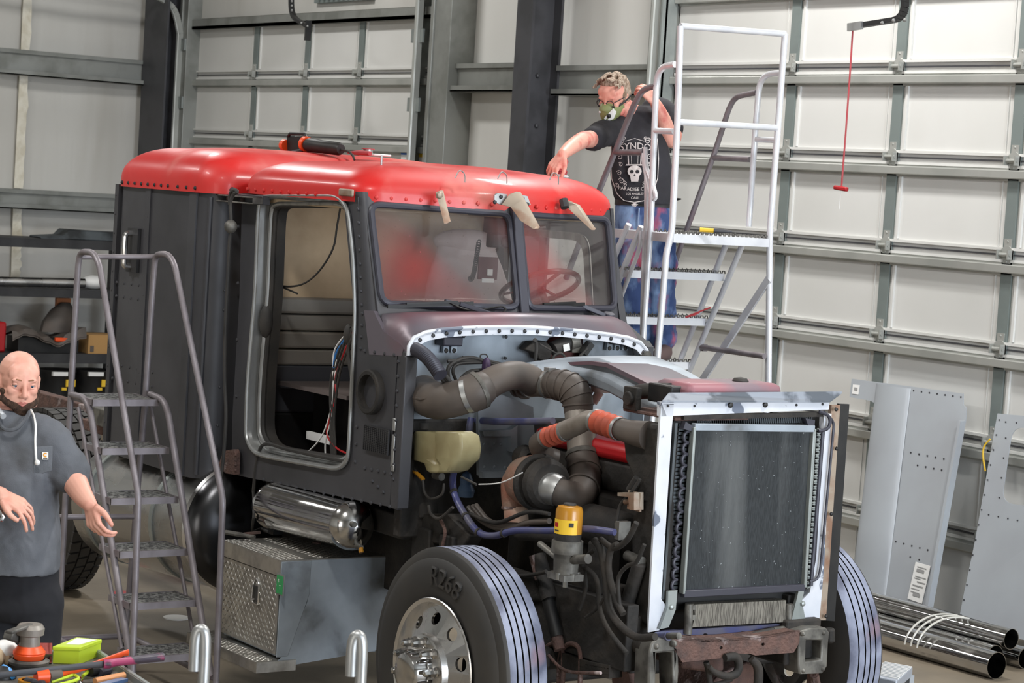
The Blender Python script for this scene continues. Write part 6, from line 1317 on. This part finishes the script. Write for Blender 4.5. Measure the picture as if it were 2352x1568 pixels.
rows = [[CP_(86+34*i/8, 1476+13*j, zt+.035+.02*noise.noise((i*.6, j*.9, 4))) for i in range(9)] for j in range(3)]; q.loft(rows, closed=False, cap=False); q.loft([[p-Vector((0, 0, .03)) for p in r_] for r_ in rows], closed=False, cap=False); q.build('red_rag', mat('rag_red', (150, 64, 58), .9, bump=.6, bscale=30), label='crumpled red rag behind the palm sander', cat='rag')
q = MB(); q.tube([CP_(-20, 1552, zt+.05), CP_(240, 1524, zt+.05)], .011, 8, flat=.5); o = q.build('pry_bar', M['primer'], label='long pry bar with a purple and black handle across the cart', cat='pry bar')
q = MB(); q.tube([CP_(238, 1524, zt+.05), CP_(250, 1524, zt+.05), CP_(262, 1521, zt+.05), CP_(365, 1509, zt+.05), CP_(374, 1508, zt+.05), CP_(377, 1508, zt+.05)], [.017, .017, .014, .016, .016, .008], 14); q.build('handle', mat('grip_purple', (60, 52, 64), .4, 0, (160, 60, 100), 8, .5, .55), o)
q = MB(); q.tube([CP_(82, 1554, zt+.03), CP_(110, 1552, zt+.03)], [.022, .024], 14, 0); q.tube([CP_(110, 1552, zt+.03), CP_(137, 1548, zt+.03)], [.02, .02], 12, 1); q.tube([CP_(137, 1548, zt+.03), CP_(215, 1526, zt+.04), CP_(285, 1500, zt+.055), CP_(294, 1498, zt+.055)], [.014, .011, .010, .012], 10, 0, flat=.5); q.build('orange_scraper', [M['orange'], M['duct']], label='bright orange handled tool lying under the pry bar', cat='tool')
q = MB(); q.ball(CP_(12, 1490, zt+.05), .045, seg=16, sc=(1.3, 1, .7)); q.ball(CP_(30, 1492, zt+.045), .018, 1); q.build('spray_gun', [M['white'], M['black']], label='white and black tool head at the left edge of the cart', cat='tool')
q = MB(); c = CP_(0, 1520, zt+.01); q.tube([c+Vector((.0, -.04+.012*i, .02)) for i in range(8)], [.03, .034, .028, .034, .028, .033, .026, .03], 16); q.build('tape_roll', M['beige'], label='stack of cream abrasive rolls at the left edge of the cart', cat='roll')
q = MB(); q.tube(smooth_path([CP_(118, 1566, zt+.01), CP_(150, 1556, zt+.02), CP_(170, 1550, zt+.02), CP_(178, 1560, zt+.02), CP_(135, 1572, zt+.01)], 5), .006, 8); q.build('lime_snips', M['lime'], label='lime green handled snips on the cart', cat='snips')
q = MB(); q.tube([CP_(190, 1552, zt+.01), CP_(212, 1534, zt+.02)], .006, 8); q.build('lime_pen', M['lime'], label='thin lime green pen on the cart', cat='pen')
q = MB(); q.tube([CP_(218, 1564, zt+.015), CP_(285, 1550, zt+.02)], .012, 10); q.build('wood_handle', mat('wood_h', (206, 142, 92), .5), label='tan wooden handle near the cart rim', cat='handle')
q = MB(); q.tube([CP_(205, 1540, zt+.02), CP_(232, 1535, zt+.02)], .022, 12); q.build('socket_tool', M['black'], label='black socket tool among the clutter on the cart', cat='socket')
q = MB(); q.tube([CP_(148, 1570, zt+.01), CP_(176, 1560, zt+.015)], .008, 8); q.tube([c_ for c_ in [CP_(180+9*math.cos(t), 1562+7*math.sin(t), zt+.01) for t in [2*PI*k/14 for k in range(14)]]], .004, 6, closed=True); q.build('wrench', M['chrome'], label='chrome ring wrench on the cart', cat='wrench')
q = MB(); q.ball(CP_(5, 1556, zt+.0), .05, seg=14, sc=(1, 1, .8)); q.tube([CP_(8, 1530, zt+.03), CP_(22, 1538, zt+.03), CP_(30, 1556, zt+.01)], .008, 8, 1); q.build('headset', [M['black'], mat('cyan', (60, 150, 220), .4)], label='black and light blue headset at the cart corner', cat='headset')

q = MB(); q.tube([CP_(60, 1562, zt+.012), CP_(100, 1570, zt+.012)], .012, 10); q.build('socket_extension', M['primer'], label='short dark steel extension at the front of the cart', cat='tool')
q = MB(); q.lathe([(0, .03), (0, .042), (.012, .042), (.012, .03)], CP_(70, 1568, zt), (0, 0, 1), 24); q.build('amber_ring', M['amber'], label='amber coloured ring of tape on the cart', cat='tape')
q = MB(); q.tube([CP_(228, 1545, zt+.012), CP_(250, 1538, zt+.012)], .016, 10); q.build('impact_socket', M['frame_dk'], label='dark impact socket beside the wooden handle', cat='socket')
q = MB(); q.bar(CP_(232, 1574, zt+.012), CP_(286, 1560, zt+.012), .03, .012); q.build('grey_scraper', M['bluebox'], label='blue grey flat scraper beside the wooden handle', cat='scraper')
# ================================================================ PEOPLE
def frame(D, N):  # D direction, N palm/face normal
    D = D.normalized(); N = (N-D*N.dot(D)).normalized(); return D, N, D.cross(N)
def ell(q, c, ax, r, m=0, seg=16):  # ellipsoid with axes ax (3 vectors) and radii r
    Mx = Matrix(ax).transposed(); q.ball(c, 1.0, m, seg, sc=r, rot=Mx)
def limb(q, pts, rs, n=5, seg=16, m=0, flat=None): 
    W = smooth_path(pts, n); R = []
    for i in range(len(pts)-1): R += [rs[i]+(rs[i+1]-rs[i])*k/n for k in range(n)]
    R.append(rs[-1]); q.tube(W, R, seg, m, True, flat=flat)
    q.ball(W[0], R[0], m, 14); q.ball(W[-1], R[-1], m, 14)
def hand(q, W, D, N, curl, thumb, s=1.0, side=1, spread=.10, pad=None):
    """W wrist, D towards the knuckles, N the way the palm faces, side=+1 thumb on D x N side; curl: bend in radians per finger joint"""
    D, N, S = frame(D, N); S = S*side
    kn = []
    for i, o in enumerate((.031, .0105, -.0105, -.030)):
        kn.append(W+D*((.088, .092, .088, .080)[i])*s+S*o*s-N*.002)
        q.tube([W+S*o*.55*s+D*.005, kn[-1]], [.0150*s, .0125*s], 10); q.ball(kn[-1], .0118*s, seg=10)
    ell(q, W+D*.045*s, (D, S, N), (.048*s, .038*s, .015*s))
    ell(q, W+D*.035*s+S*.026*s+N*.006*s, (D, S, N), (.032*s, .014*s, .015*s))
    for i, k in enumerate(kn):
        L = ((.042, .026, .020), (.046, .030, .021), (.042, .028, .020), (.034, .021, .018))[i]
        a = 0; d = D+S*spread*(1.5-i)*.8; d.normalize(); p = k; r = (.0098, .0098, .0094, .0084)[i]*s
        ax_ = N.cross(d).normalized(); cu = curl[i]
        for j, l in enumerate(L):
            a += cu*(1.0, 1.1, .7)[j]; dj = (d*math.cos(a)+N*math.sin(a)).normalized(); e = p+dj*l*s
            q.tube([p, e], [r, r*.9], 10); q.ball(e, r*.92, seg=10); p = e; r *= .92
    p = W+D*.022*s+S*.030*s; a = W+D*.055*s+S*.054*s+N*thumb*.020*s; b = a+(D*.8+S*(.35-.4*thumb)+N*thumb*.55).normalized()*.030*s; c = b+(D*.9-S*.15*thumb+N*thumb*.6).normalized()*.026*s
    q.tube([p, a, b, c], [.0150*s, .0130*s, .0112*s, .0095*s], 10); q.ball(c, .0095*s, seg=10); q.ball(b, .0112*s, seg=10); q.ball(a, .013*s, seg=10)
def head(q, c, Fw, U, s=1.0, nose=1.0, jaw=1.0):
    """c = middle of the skull; Fw = where the face looks; U = up"""
    Fw = Fw.normalized(); U = (U-Fw*U.dot(Fw)).normalized(); S = U.cross(Fw)  # S: person's left
    ax = (S, Fw, U); L = lambda a, b, d: c+(S*a+Fw*b+U*d)*s
    def E(a, b, d, r): ell(q, L(a, b, d), ax, tuple(v*s for v in r), seg=20)
    E(0, -.012, .035, (.076, .094, .080)); E(0, .010, .015, (.071, .080, .080)); E(0, .022, -.045, (.060*jaw, .062, .068)); E(0, .030, -.080, (.044*jaw, .045, .034)); E(0, .062, -.096, (.022*jaw, .018, .018))
    for t in (-1, 1):
        E(t*.036, .058, -.022, (.024, .022, .022)); E(t*.048*jaw, .020, -.070, (.020, .034, .026)); E(t*.028, .079, .021, (.022, .0075, .008)); E(t*.030, .054, .044, (.030, .021, .034))
        E(t*.0745, -.004, -.008, (.007, .017, .028)); E(t*.079, -.011, .008, (.006, .010, .016)); E(t*.0105, .092, -.040, (.008, .010, .008))
    q.tube([L(0, .080, .020), L(0, .091, -.004), L(0, .105*nose, -.031)], [.009*s, .0095*s, .0120*s], 12); q.ball(L(0, .1045*nose, -.034), .0125*s, seg=12)
    q.tube([L(-.022, .074, -.067), L(-.008, .0835, -.062), L(0, .084, -.0635), L(.008, .0835, -.062), L(.022, .074, -.067)], [.003*s, .0055*s, .005*s, .0055*s, .003*s], 8)
    q.tube([L(-.020, .075, -.069), L(0, .083, -.0745), L(.020, .075, -.069)], [.003*s, .0062*s, .003*s], 8)
    E(0, .070, -.060, (.026, .014, .016)); E(0, .066, .040, (.034, .018, .034))
    return L, S, Fw, U
def eyes(par, L, S, Fw, U, s, iris):
    g = (Fw-U*.34+S*.1).normalized()
    for t in (-1, 1):
        q = MB(); c = L(t*.0305, .0685, .001); q.ball(c, .0120*s, 0, 16); q.lathe([(.0106*s, .0060*s), (.0121*s, .0048*s), (.0125*s, .0)], c, g, 14, 1); q.lathe([(.0124*s, .0026*s), (.0129*s, .0)], c, g, 10, 2); q.build('eye', [M['white'], iris, M['black']], par, angle=60)
        q = MB(); ell(q, L(t*.0305, .0695, .0062), (S, Fw, U), (.0152*s, .0128*s, .0092*s)); ell(q, L(t*.0305, .0690, -.0100), (S, Fw, U), (.0145*s, .0116*s, .0048*s)); ell(q, L(t*.0445, .0630, -.001), (S, Fw, U), (.0050*s, .0075*s, .0100*s)); q.build('eyelid', M['skin'], par, angle=60)
        q = MB(); q.tube([L(t*.0305+.0145*math.cos(a), .0725+.0085*math.sin(a), -.0005+.0012*math.sin(a)) for a in [PI*k/8 for k in range(9)]], .0010*s, 5); q.build('eyelash', M['duct'], par, angle=60)
def lips(par, L, m):
    q = MB(); q.tube([L(-.021, .0765, -.068), L(-.008, .0875, -.0640), L(0, .0872, -.0655), L(.008, .0875, -.0640), L(.021, .0765, -.068)], [.0015, .0042, .0038, .0042, .0015], 8); q.tube([L(-.019, .0765, -.0700), L(0, .0865, -.0745), L(.019, .0765, -.0700)], [.0015, .0052, .0015], 8); q.build('lips', m, par, angle=60)
def cloth(q, name, m, par, vox=.008, sm=4, wr=.010, ws=.12, **k):
    o = q.build(name, m, par, remesh=vox, smooth=sm, angle=0, **k)
    if wr:
        t = bpy.data.textures.new(name+'_folds', 'CLOUDS'); t.noise_scale = ws; t.noise_depth = 3
        d = o.modifiers.new('folds', 'DISPLACE'); d.texture = t; d.strength = wr; d.mid_level = .5; d.texture_coords = 'LOCAL'
    return o
def oval(c, ax, ay, rx, ry, n=24, p=2.3): return [c+ax*(math.copysign(abs(math.cos(t))**(2/p), math.cos(t))*rx)+ay*(math.copysign(abs(math.sin(t))**(2/p), math.sin(t))*ry) for t in [2*PI*k/n for k in range(n)]]
# ---------------------------------------------------------------- the bald man on the left
D1 = 8.8
def B1(px, py, o=0): return P(px, py, d=D1+o)
Xr, Zf = _rt.copy(), -_fw.copy()   # picture right and towards the photographer, used as body axes
Zf.z = 0; Zf.normalize(); Xr = Vector((0, 0, 1)).cross(Zf); Xr.normalize()
UP = Vector((0, 0, 1))
pelvis = B1(50, 1330); m1 = empty('person', (pelvis.x, pelvis.y, 0), 'bald bearded man in a grey pocket t-shirt and black trousers walking past the dark ladder', 'person')
q = MB(); hc = B1(44, 876); fdir = (Zf*.86+Xr*.42-UP*.10)
L1, S1, F1, U1 = head(q, hc, fdir, UP+Xr*.02-Zf*.02, s=1.02, nose=.97, jaw=1.14)
limb(q, [B1(36, 905, .02), B1(28, 950, .03), B1(22, 985, .03)], [.066, .068, .085])
limb(q, [B1(22, 985, .04), B1(30, 1080, .03), B1(40, 1180, .0), B1(46, 1260, 0)], [.11, .13, .12, .09])
# his left arm (picture right)
limb(q, [B1(112, 1005, 0), B1(150, 1070, .0), B1(172, 1108, -.04), B1(190, 1138, -.10), B1(206, 1158, -.14)], [.062, .058, .050, .040, .029])
hand(q, B1(206, 1156, -.14), (Xr*.30-UP*.85+Zf*.25), (-Xr*.55+Zf*.75-UP*.2)*-1, (.55, .6, .65, .7), .7, s=.98, side=1)
# his right arm (picture left)
limb(q, [B1(-66, 1005, .06), B1(-110, 1090, .04), B1(-80, 1120, -.08), B1(-20, 1132, -.2), B1(4, 1136, -.24)], [.062, .055, .050, .036, .029])
hand(q, B1(4, 1136, -.24), (Xr*.86-UP*.42+Zf*.1), (-UP*.8-Zf*.35), (.35, .38, .42, .45), .3, s=1.0, side=-1, spread=.25)
body1 = q.build('body', M['skin'], m1, remesh=.0045, smooth=2, angle=0)
eyes(body1, L1, S1, F1, U1, 1.02, mat('iris_blue', (90, 120, 150), .3))
lips(body1, L1, mat('lip_pink', (200, 122, 112), .5))
# beard, moustache, brows
q = MB(); s = 1.02
for k in range(11):
    a = -1.25+2.5*k/10; q.ball(L1(.058*1.1*math.sin(a), .010+.062*math.cos(a), -.084+.026*abs(math.sin(a))**2), .0185, seg=10)
    if abs(a) > .75: q.ball(L1(.070*1.04*math.sin(a), .010+.052*math.cos(a), -.050+.02*abs(math.sin(a))), .011, seg=8)
ell(q, L1(0, .058, -.104), (S1, F1, U1), (.030, .024, .022)); q.tube([L1(-.028, .068, -.066), L1(-.012, .081, -.054), L1(0, .084, -.052), L1(.012, .081, -.054), L1(.028, .068, -.066)], [.003, .0032, .002, .0032, .003], 8)
cloth(q, 'beard', M['beard'], body1, .005, 2, .004, .01)
q = MB()
for t in (-1, 1): q.tube([L1(t*.013, .0865, .021), L1(t*.030, .0860, .0245), L1(t*.046, .0715, .020)], [.0026, .0030, .0016], 6)
q.build('eyebrow', mat('brow', (150, 108, 80), .9), body1)
# t-shirt
q = MB(); rings = []
for px, py, w_, dpt in ((18, 940, 50, .09), (18, 958, 64, .10), (20, 976, 76, .11), (24, 1000, 98, .125), (28, 1050, 104, .15), (30, 1110, 102, .165), (34, 1180, 100, .185), (38, 1235, 99, .195), (40, 1285, 96, .19), (40, 1306, 95, .19)):
    rings.append(oval(B1(px, py, .02 if py < 1200 else .0), Xr, Zf, w_*D1/F, dpt))
q.loft(rings)
limb(q, [B1(88, 992, .02), B1(122, 1025, .0), B1(158, 1082, -.01)], [.080, .086, .082]); limb(q, [B1(-48, 992, .04), B1(-85, 1040, .04), B1(-108, 1090, .03)], [.082, .086, .082])
tee = cloth(q, 't_shirt', M['tee_grey'], m1, .009, 6, .032, .11)
q = MB(); q.tube(smooth_path([B1(-6, 962, -.10), B1(10, 985, -.125), B1(38, 984, -.12), B1(60, 960, -.09), B1(70, 940, -.02)], 6), .008, 8); q.build('collar', M['tee_grey'], tee)
# pocket with a small logo tab, drawstring
dv = lambda px, py, o: B1(px, py, o)
q = MB(); q.prism([dv(78, 1026, -.185), dv(121, 1024, -.165), dv(120, 1080, -.18), dv(98, 1087, -.19), dv(76, 1085, -.20)], (Zf.x*.006, Zf.y*.006, 0)); q.build('chest_pocket', M['tee_grey'], tee, bevel=.002)
q = MB(); q.prism([dv(97, 1038, -.190), dv(111, 1038, -.186), dv(111, 1055, -.189), dv(97, 1055, -.193)], (Zf.x*.002, Zf.y*.002, 0), 0); cc = dv(104, 1044.5, -.1945); q.add([cc+Xr*.0085*math.cos(t)*r_+UP*.0085*math.sin(t)*r_ for r_ in (1, .45) for t in [.6+4.9*k/12 for k in range(13)]], [(i, i+1, i+14, i+13) for i in range(12)], 1); q.bar(dv(99, 1052, -.1945), dv(109, 1052, -.192), .001, .004, m=2); q.build('logo_tab', [M['white'], mat('logo_gold', (240, 166, 50), .5), M['duct']], tee, angle=0)
q = MB(); q.tube(smooth_path([dv(71, 941, -.06), dv(78, 956, -.12), dv(82, 980, -.17), dv(81, 1010, -.20), dv(82, 1040, -.215), dv(84, 1060, -.22)], 5), .004, 8); q.ball(dv(86, 1062, -.222), .011, seg=10); q.build('drawstring', M['white'], m1)
q = MB(); q.tube(smooth_path([dv(-6, 940, -.06), dv(2, 950, -.12), dv(8, 956, -.14)], 4), .012, 8); q.build('collar_clip', M['panel_grey'], m1)
# trousers and boots
q = MB()
q.loft([oval(B1(40, 1270), Xr, Zf, .152, .125), oval(B1(42, 1330), Xr, Zf, .155, .13), oval(B1(44, 1390), Xr, Zf, .160, .13), oval(B1(46, 1420), Xr, Zf, .14, .11)])
limb(q, [B1(88, 1380, 0), B1(86, 1450, 0), B1(84, 1560, -.03), B1(88, 1700, .04), B1(92, 1800, .06)], [.098, .092, .076, .066, .066]); limb(q, [B1(0, 1380, .03), B1(-10, 1450, .0), B1(-20, 1560, -.05), B1(-24, 1690, .05), B1(-26, 1790, .09)], [.098, .092, .076, .066, .066])
cloth(q, 'trousers', M['trousers'], m1, .010, 5, .02, .1)
for px, o in ((92, .02), (-28, .06)):
    q = MB(); a = B1(px, 1820, o); a.z = .05; limb(q, [a-Zf*.06, a+Zf*.04, a+Zf*.15+Xr*.01-UP*.008], [.048, .046, .038]); limb(q, [a-Zf*.04, a-Zf*.04+UP*.14], [.05, .055]); q.box(tuple(a-Vector((.04, .04, .05))), tuple(a+Vector((.04, .04, 0))))
    q.build('boot', M['black'], m1, remesh=.008, smooth=2, angle=0)
# wristwatch-like clip at the picture's left edge
q = MB(); q.tube([B1(-2, 1170, -.26), B1(4, 1176, -.27), B1(8, 1186, -.27), B1(2, 1196, -.27)], .010, 8); q.build('steel_clip', M['chrome'], label='small bright clip held by the bald man at the left edge', cat='clip')
# ---------------------------------------------------------------- the man on the platform ladder
D2 = 12.75
def B2(px, py, o=0): return P(px, py, d=D2+o)
fz = B2(1510, 826).z
m2 = empty('person', tuple(B2(1495, 826)), 'grey haired man in glasses and a printed black t-shirt sanding the cab roof', 'person')
q = MB(); hc = B2(1410, 222, -.14); fd = (Zf*.70-Xr*.46-UP*.40)
L2, S2, F2, U2 = head(q, hc, fd, UP*.86+Zf*.30-Xr*.16, s=1.04)
limb(q, [B2(1425, 245, -.06), B2(1455, 268, .0), B2(1472, 290, .05)], [.062, .068, .09]); limb(q, [B2(1475, 290, .05), B2(1468, 380, .02), B2(1482, 470, .02)], [.115, .14, .12])
# right arm reaching to the roof (picture left)
Hs = B2(1284, 366, -.55)
limb(q, [B2(1402, 302, -.10), B2(1362, 318, -.34), B2(1338, 322, -.52), B2(1312, 338, -.72), B2(1293, 354, -.86)], [.054, .048, .047, .040, .030])
hand(q, B2(1293, 354, -.86), (-UP*.72-Xr*.45+Zf*.15), (Xr*.30-UP*.55-Zf*.5), (.42, .45, .48, .5), .6, s=1.02, side=1, spread=.3)
# left arm raised to the rail (picture right)
limb(q, [B2(1522, 262, .08), B2(1545, 302, .02), B2(1540, 320, -.02), B2(1524, 275, -.10), B2(1506, 238, -.14)], [.058, .052, .048, .042, .031])
hand(q, B2(1504, 234, -.14), (UP*.65-Xr*.65), (-Xr*.35-UP*.3-Zf*.2)*1.0+Zf*-.4, (.75, .78, .8, .8), .9, s=1.0, side=-1)
body2 = q.build('body', M['skin_red'], m2, remesh=.0055, smooth=2, angle=0)
# hair: swept strands over the skull
q = MB()
ell(q, L2(0, -.030, .040), (S2, F2, U2), (.083, .086, .084)); 
for t in (-1, 1): ell(q, L2(t*.066, -.022, .010), (S2, F2, U2), (.018, .048, .050))
ell(q, L2(.0, .022, .088), (S2, F2, U2), (.058, .044, .024)); 
random.seed(3)
for k in range(70):
    a = random.uniform(-1.3, 1.3); b0 = random.uniform(-.06, .05); x0 = .075*math.sin(a); z0 = .045+.078*math.cos(a)
    q.tube([L2(x0, b0, z0), L2(x0*1.08, b0+.030, z0*1.04+.004), L2(x0*1.06+random.uniform(-.01, .01), min(.075, b0+.05), z0+random.uniform(-.008, .006))], [.006, .005, .0015], 5)
cloth(q, 'hair', M['hair'], body2, .005, 1, .006, .008)
# glasses
q = MB()
for t in (-1, 1): q.tube([L2(t*.031+.021*math.cos(a), .094, -.002+.016*math.sin(a)) for a in [2*PI*k/16 for k in range(16)]], .0024, 6, closed=True); q.tube([L2(t*.053, .092, .004), L2(t*.074, .03, .008), L2(t*.078, -.01, .006)], .0024, 6)
q.tube([L2(-.010, .096, .002), L2(.010, .096, .002)], .0024, 6); gl = q.build('glasses', M['primer_dk'], body2)
# respirator mask with shark mouth print, strap
q = MB(); rings = []
for i in range(7):
    t = i/6; r_ = 1-t*t*.55; c_ = L2(0, .052+.078*math.sqrt(t), -.050-.004*t); rings.append([c_+(S2*math.cos(a)*.064*r_+U2*math.sin(a)*(.052 if math.sin(a) > 0 else .060)*r_)*1.04-F2*(.045*abs(math.cos(a))**2*(1-t*.6)) for a in [2*PI*k/24 for k in range(24)]])
q.loft(rings); mk = q.build('dust_mask', mat('mask_olive', (132, 140, 92), .5), body2, angle=60)
q = MB(); q.ball(L2(.026, .116, -.062), .013, 0, 12, sc=(1, 1, 1)); q.build('mask_valve', M['black'], mk)
q = MB(); 
q.prism([L2(.050, .100, -.024), L2(.004, .130, -.070), L2(.010, .120, -.094), L2(.042, .098, -.084), L2(.058, .084, -.05)], F2*.004, 0); q.ball(L2(-.024, .120, -.042), .0075, 0, 10); q.build('mask_print', M['white'], mk, angle=0)
q = MB(); q.tube([L2(.056, .055, -.028), L2(.082, .02, -.012), L2(.086, -.04, .0)], .005, 6, flat=.4); q.tube([L2(-.056, .055, -.028), L2(-.082, .02, -.012), L2(-.086, -.04, .0)], .005, 6); q.tube([L2(-.05, .085, -.022), L2(0, .107, -.018), L2(.05, .085, -.022)], .005, 6); q.build('mask_strap', M['black'], mk)
# t-shirt
q = MB(); rings = []
for px, py, w_, dpt, o in ((1474, 244, 30, .08, .03), (1473, 258, 54, .11, .03), (1472, 285, 62, .125, .03), (1470, 330, 66, .14, .0), (1472, 380, 72, .155, -.0), (1476, 425, 74, .165, .0), (1480, 455, 70, .16, .0), (1482, 468, 64, .15, .0)):
    rings.append(oval(B2(px, py, o), Xr, Zf, w_*D2/F, dpt))
q.loft(rings); limb(q, [B2(1434, 298, .0), B2(1400, 302, -.12), B2(1362, 318, -.34)], [.090, .082, .068]); limb(q, [B2(1505, 258, .06), B2(1522, 264, .07), B2(1540, 296, .03)], [.092, .088, .074])
tee2 = cloth(q, 't_shirt', M['tee_black'], m2, .010, 5, .018, .13)
# the print: skull in a top hat, scrolls and lettering, wrapped on the chest
def ch(u, v, lift=.0):  # chest coordinates in metres from the print centre, u right, v up
    u -= .040
    py = 385-v*F/D2; cxp = 1474; px = cxp+u*F/D2; wd = .175; dp = .150+.012*(v < 0)
    k = min(.97, abs(u)/wd); return B2(px, py, -(dp*math.sqrt(1-k**2.3))-.014-lift)
q = MB()
def strip(pts, w_=.004, m=0):
    for i in range(len(pts)-1):
        a, b = pts[i], pts[i+1]; dx, dy = b[0]-a[0], b[1]-a[1]; l = math.hypot(dx, dy) or 1; nx, ny = -dy/l*w_/2, dx/l*w_/2
        q.add([ch(a[0]-nx, a[1]-ny), ch(b[0]-nx, b[1]-ny), ch(b[0]+nx, b[1]+ny), ch(a[0]+nx, a[1]+ny)], [(0, 1, 2, 3)], m)
def poly(pts, m=0, lift=.001):
    c_ = (sum(p[0] for p in pts)/len(pts), sum(p[1] for p in pts)/len(pts)); q.add([ch(*c_, lift)]+[ch(*p, lift) for p in pts], [(0, i+1, (i+1) % len(pts)+1) for i in range(len(pts))], m)
def circ(cx, cy, rx, ry, m=0, lift=.001, n=14): poly([(cx+rx*math.cos(t), cy+ry*math.sin(t)) for t in [2*PI*k/n for k in range(n)]], m, lift)
circ(0, -.02, .040, .034); poly([(-.026, -.045), (.026, -.045), (.020, -.078), (-.020, -.078)]); circ(-.016, -.022, .011, .010, 1, .003); circ(.016, -.022, .011, .010, 1, .003); poly([(0, -.034), (.006, -.046), (-.006, -.046)], 1, .003)
for i in range(5): strip([(-.014+i*.007, -.054), (-.013+i*.0065, -.070)], .0012, 1)
strip([(-.018, -.062), (.018, -.062)], .003, 1)
poly([(-.052, .012), (.052, .012), (.048, .020), (-.048, .020)]); strip([(-.034, .020), (-.038, .090)], .006); strip([(.034, .020), (.038, .090)], .006); strip([(-.018, .022), (-.02, .088)], .002); strip([(.018, .022), (.02, .088)], .002); strip([(-.038, .090), (.038, .090)], .003)
def spiral(cx, cy, r, sgn, a0, n=14, turns=1.3): strip([(cx+sgn*r*(1-k/n*.8)*math.cos(a0+turns*2*PI*k/n), cy+r*(1-k/n*.8)*math.sin(a0+turns*2*PI*k/n)) for k in range(n+1)], .0032)
for sg in (-1, 1):
    for (x_, y_, r_) in ((.075, .150, .020), (.105, .120, .016), (.085, .060, .018), (.080, .018, .014), (.088, -.03, .016), (.075, -.075, .018), (.10, -.10, .014), (.055, -.098, .012), (.06, .165, .010), (.112, .075, .012)): spiral(sg*x_, y_, r_, sg, .5)
    strip([(sg*.128, .165), (sg*.135, .05), (sg*.130, -.06), (sg*.10, -.145), (sg*.06, -.185), (0, -.195)], .004); strip([(sg*.122, .165), (sg*.05, .150), (0, .165)], .003); strip([(sg*.045, -.085), (sg*.085, -.05)], .003)
def txt(s_, size, v0, arc=0, m=0):
    V, Fc = textmesh(s_, size); q.add([ch(v.x, v0+v.y+arc*(v.x**2)*-1, .002) for v in V], Fc, m)
txt('ASYNDOS', .052, .122, 1.5); txt('PARADISE CITY', .027, -.122, -1.2); txt('LOS ANGELES', .016, -.148, -1.0); txt('CALI', .020, -.170, -1.0)
for i in range(7): a = -1.2+2.4*i/6; strip([(0, -.20), (.02*math.sin(a), -.20-.022*math.cos(a))], .003)
q.build('shirt_print', [mat('print_white', (206, 198, 194), .8), M['tee_black']], tee2, angle=0)
# belt and jeans
q = MB(); q.loft([oval(B2(1482, 462), Xr, Zf, .172, .125), oval(B2(1482, 474), Xr, Zf, .174, .128)]); q.build('belt', M['black'], m2)
q = MB(); q.loft([oval(B2(1482, 466), Xr, Zf, .168, .120), oval(B2(1482, 500), Xr, Zf, .172, .125), oval(B2(1482, 540), Xr, Zf, .170, .122), oval(B2(1482, 560), Xr, Zf, .14, .10)])
limb(q, [B2(1450, 530, 0), B2(1450, 600, -.03), B2(1456, 680, -.01), B2(1460, 750, .03), B2(1458, 768, .03)], [.092, .086, .078, .074, .076]); limb(q, [B2(1515, 530, 0), B2(1520, 600, -.03), B2(1520, 680, .0), B2(1522, 755, .03), B2(1524, 775, .03)], [.092, .086, .078, .078, .082])
jn = cloth(q, 'jeans', M['jeans'], m2, .010, 4, .026, .08)
q = MB(); q.tube([B2(1468, 478, -.135), B2(1466, 520, -.135)], .004, 6); q.build('fly_seam', mat('denim_light', (150, 172, 204), .9), jn)
for px, o in ((1466, .02), (1524, .0)):
    q = MB(); a = B2(px, 812, o); a.z = fz+.045; limb(q, [a-Zf*.06, a+Zf*.05, a+Zf*.15-Xr*.04-UP*.01], [.046, .046, .036]); limb(q, [a-Zf*.04, a-Zf*.04+UP*.12], [.05, .052]); q.build('boot', mat('boot_brown', (92, 74, 72), .7), m2, remesh=.008, smooth=2, angle=0)
# sander under his hand
c = B2(1290, 405, -.80); rz = P(1286, 402, d=dep(c)); rz = rz+Vector((0, 0, -.004)); sd = sander(rz, 'dusty red palm sander under the hand of the man on the ladder', 'pink_red', 'pink_red', tilt=(.12, .05, 1), s=.74)
q = MB(); a = P(1262, 404, d=dep(rz)-.02); q.lathe([(0, 0), (0, .09), (.004, .09), (.004, 0)], rz-Vector((.02, .03, .012)), (.12, .05, 1), 24); q.build('abrasive_sheet', M['rust'], label='worn abrasive sheet under the red sander on the cab roof', cat='abrasive sheet')
q = MB(); q.tube([B2(1546, 458, -.02), B2(1564, 457, -.06)], [.012, .004], 8); q.build('belt_tool', M['black'], label='black pointed tool stuck in the belt of the ladder man', cat='tool')
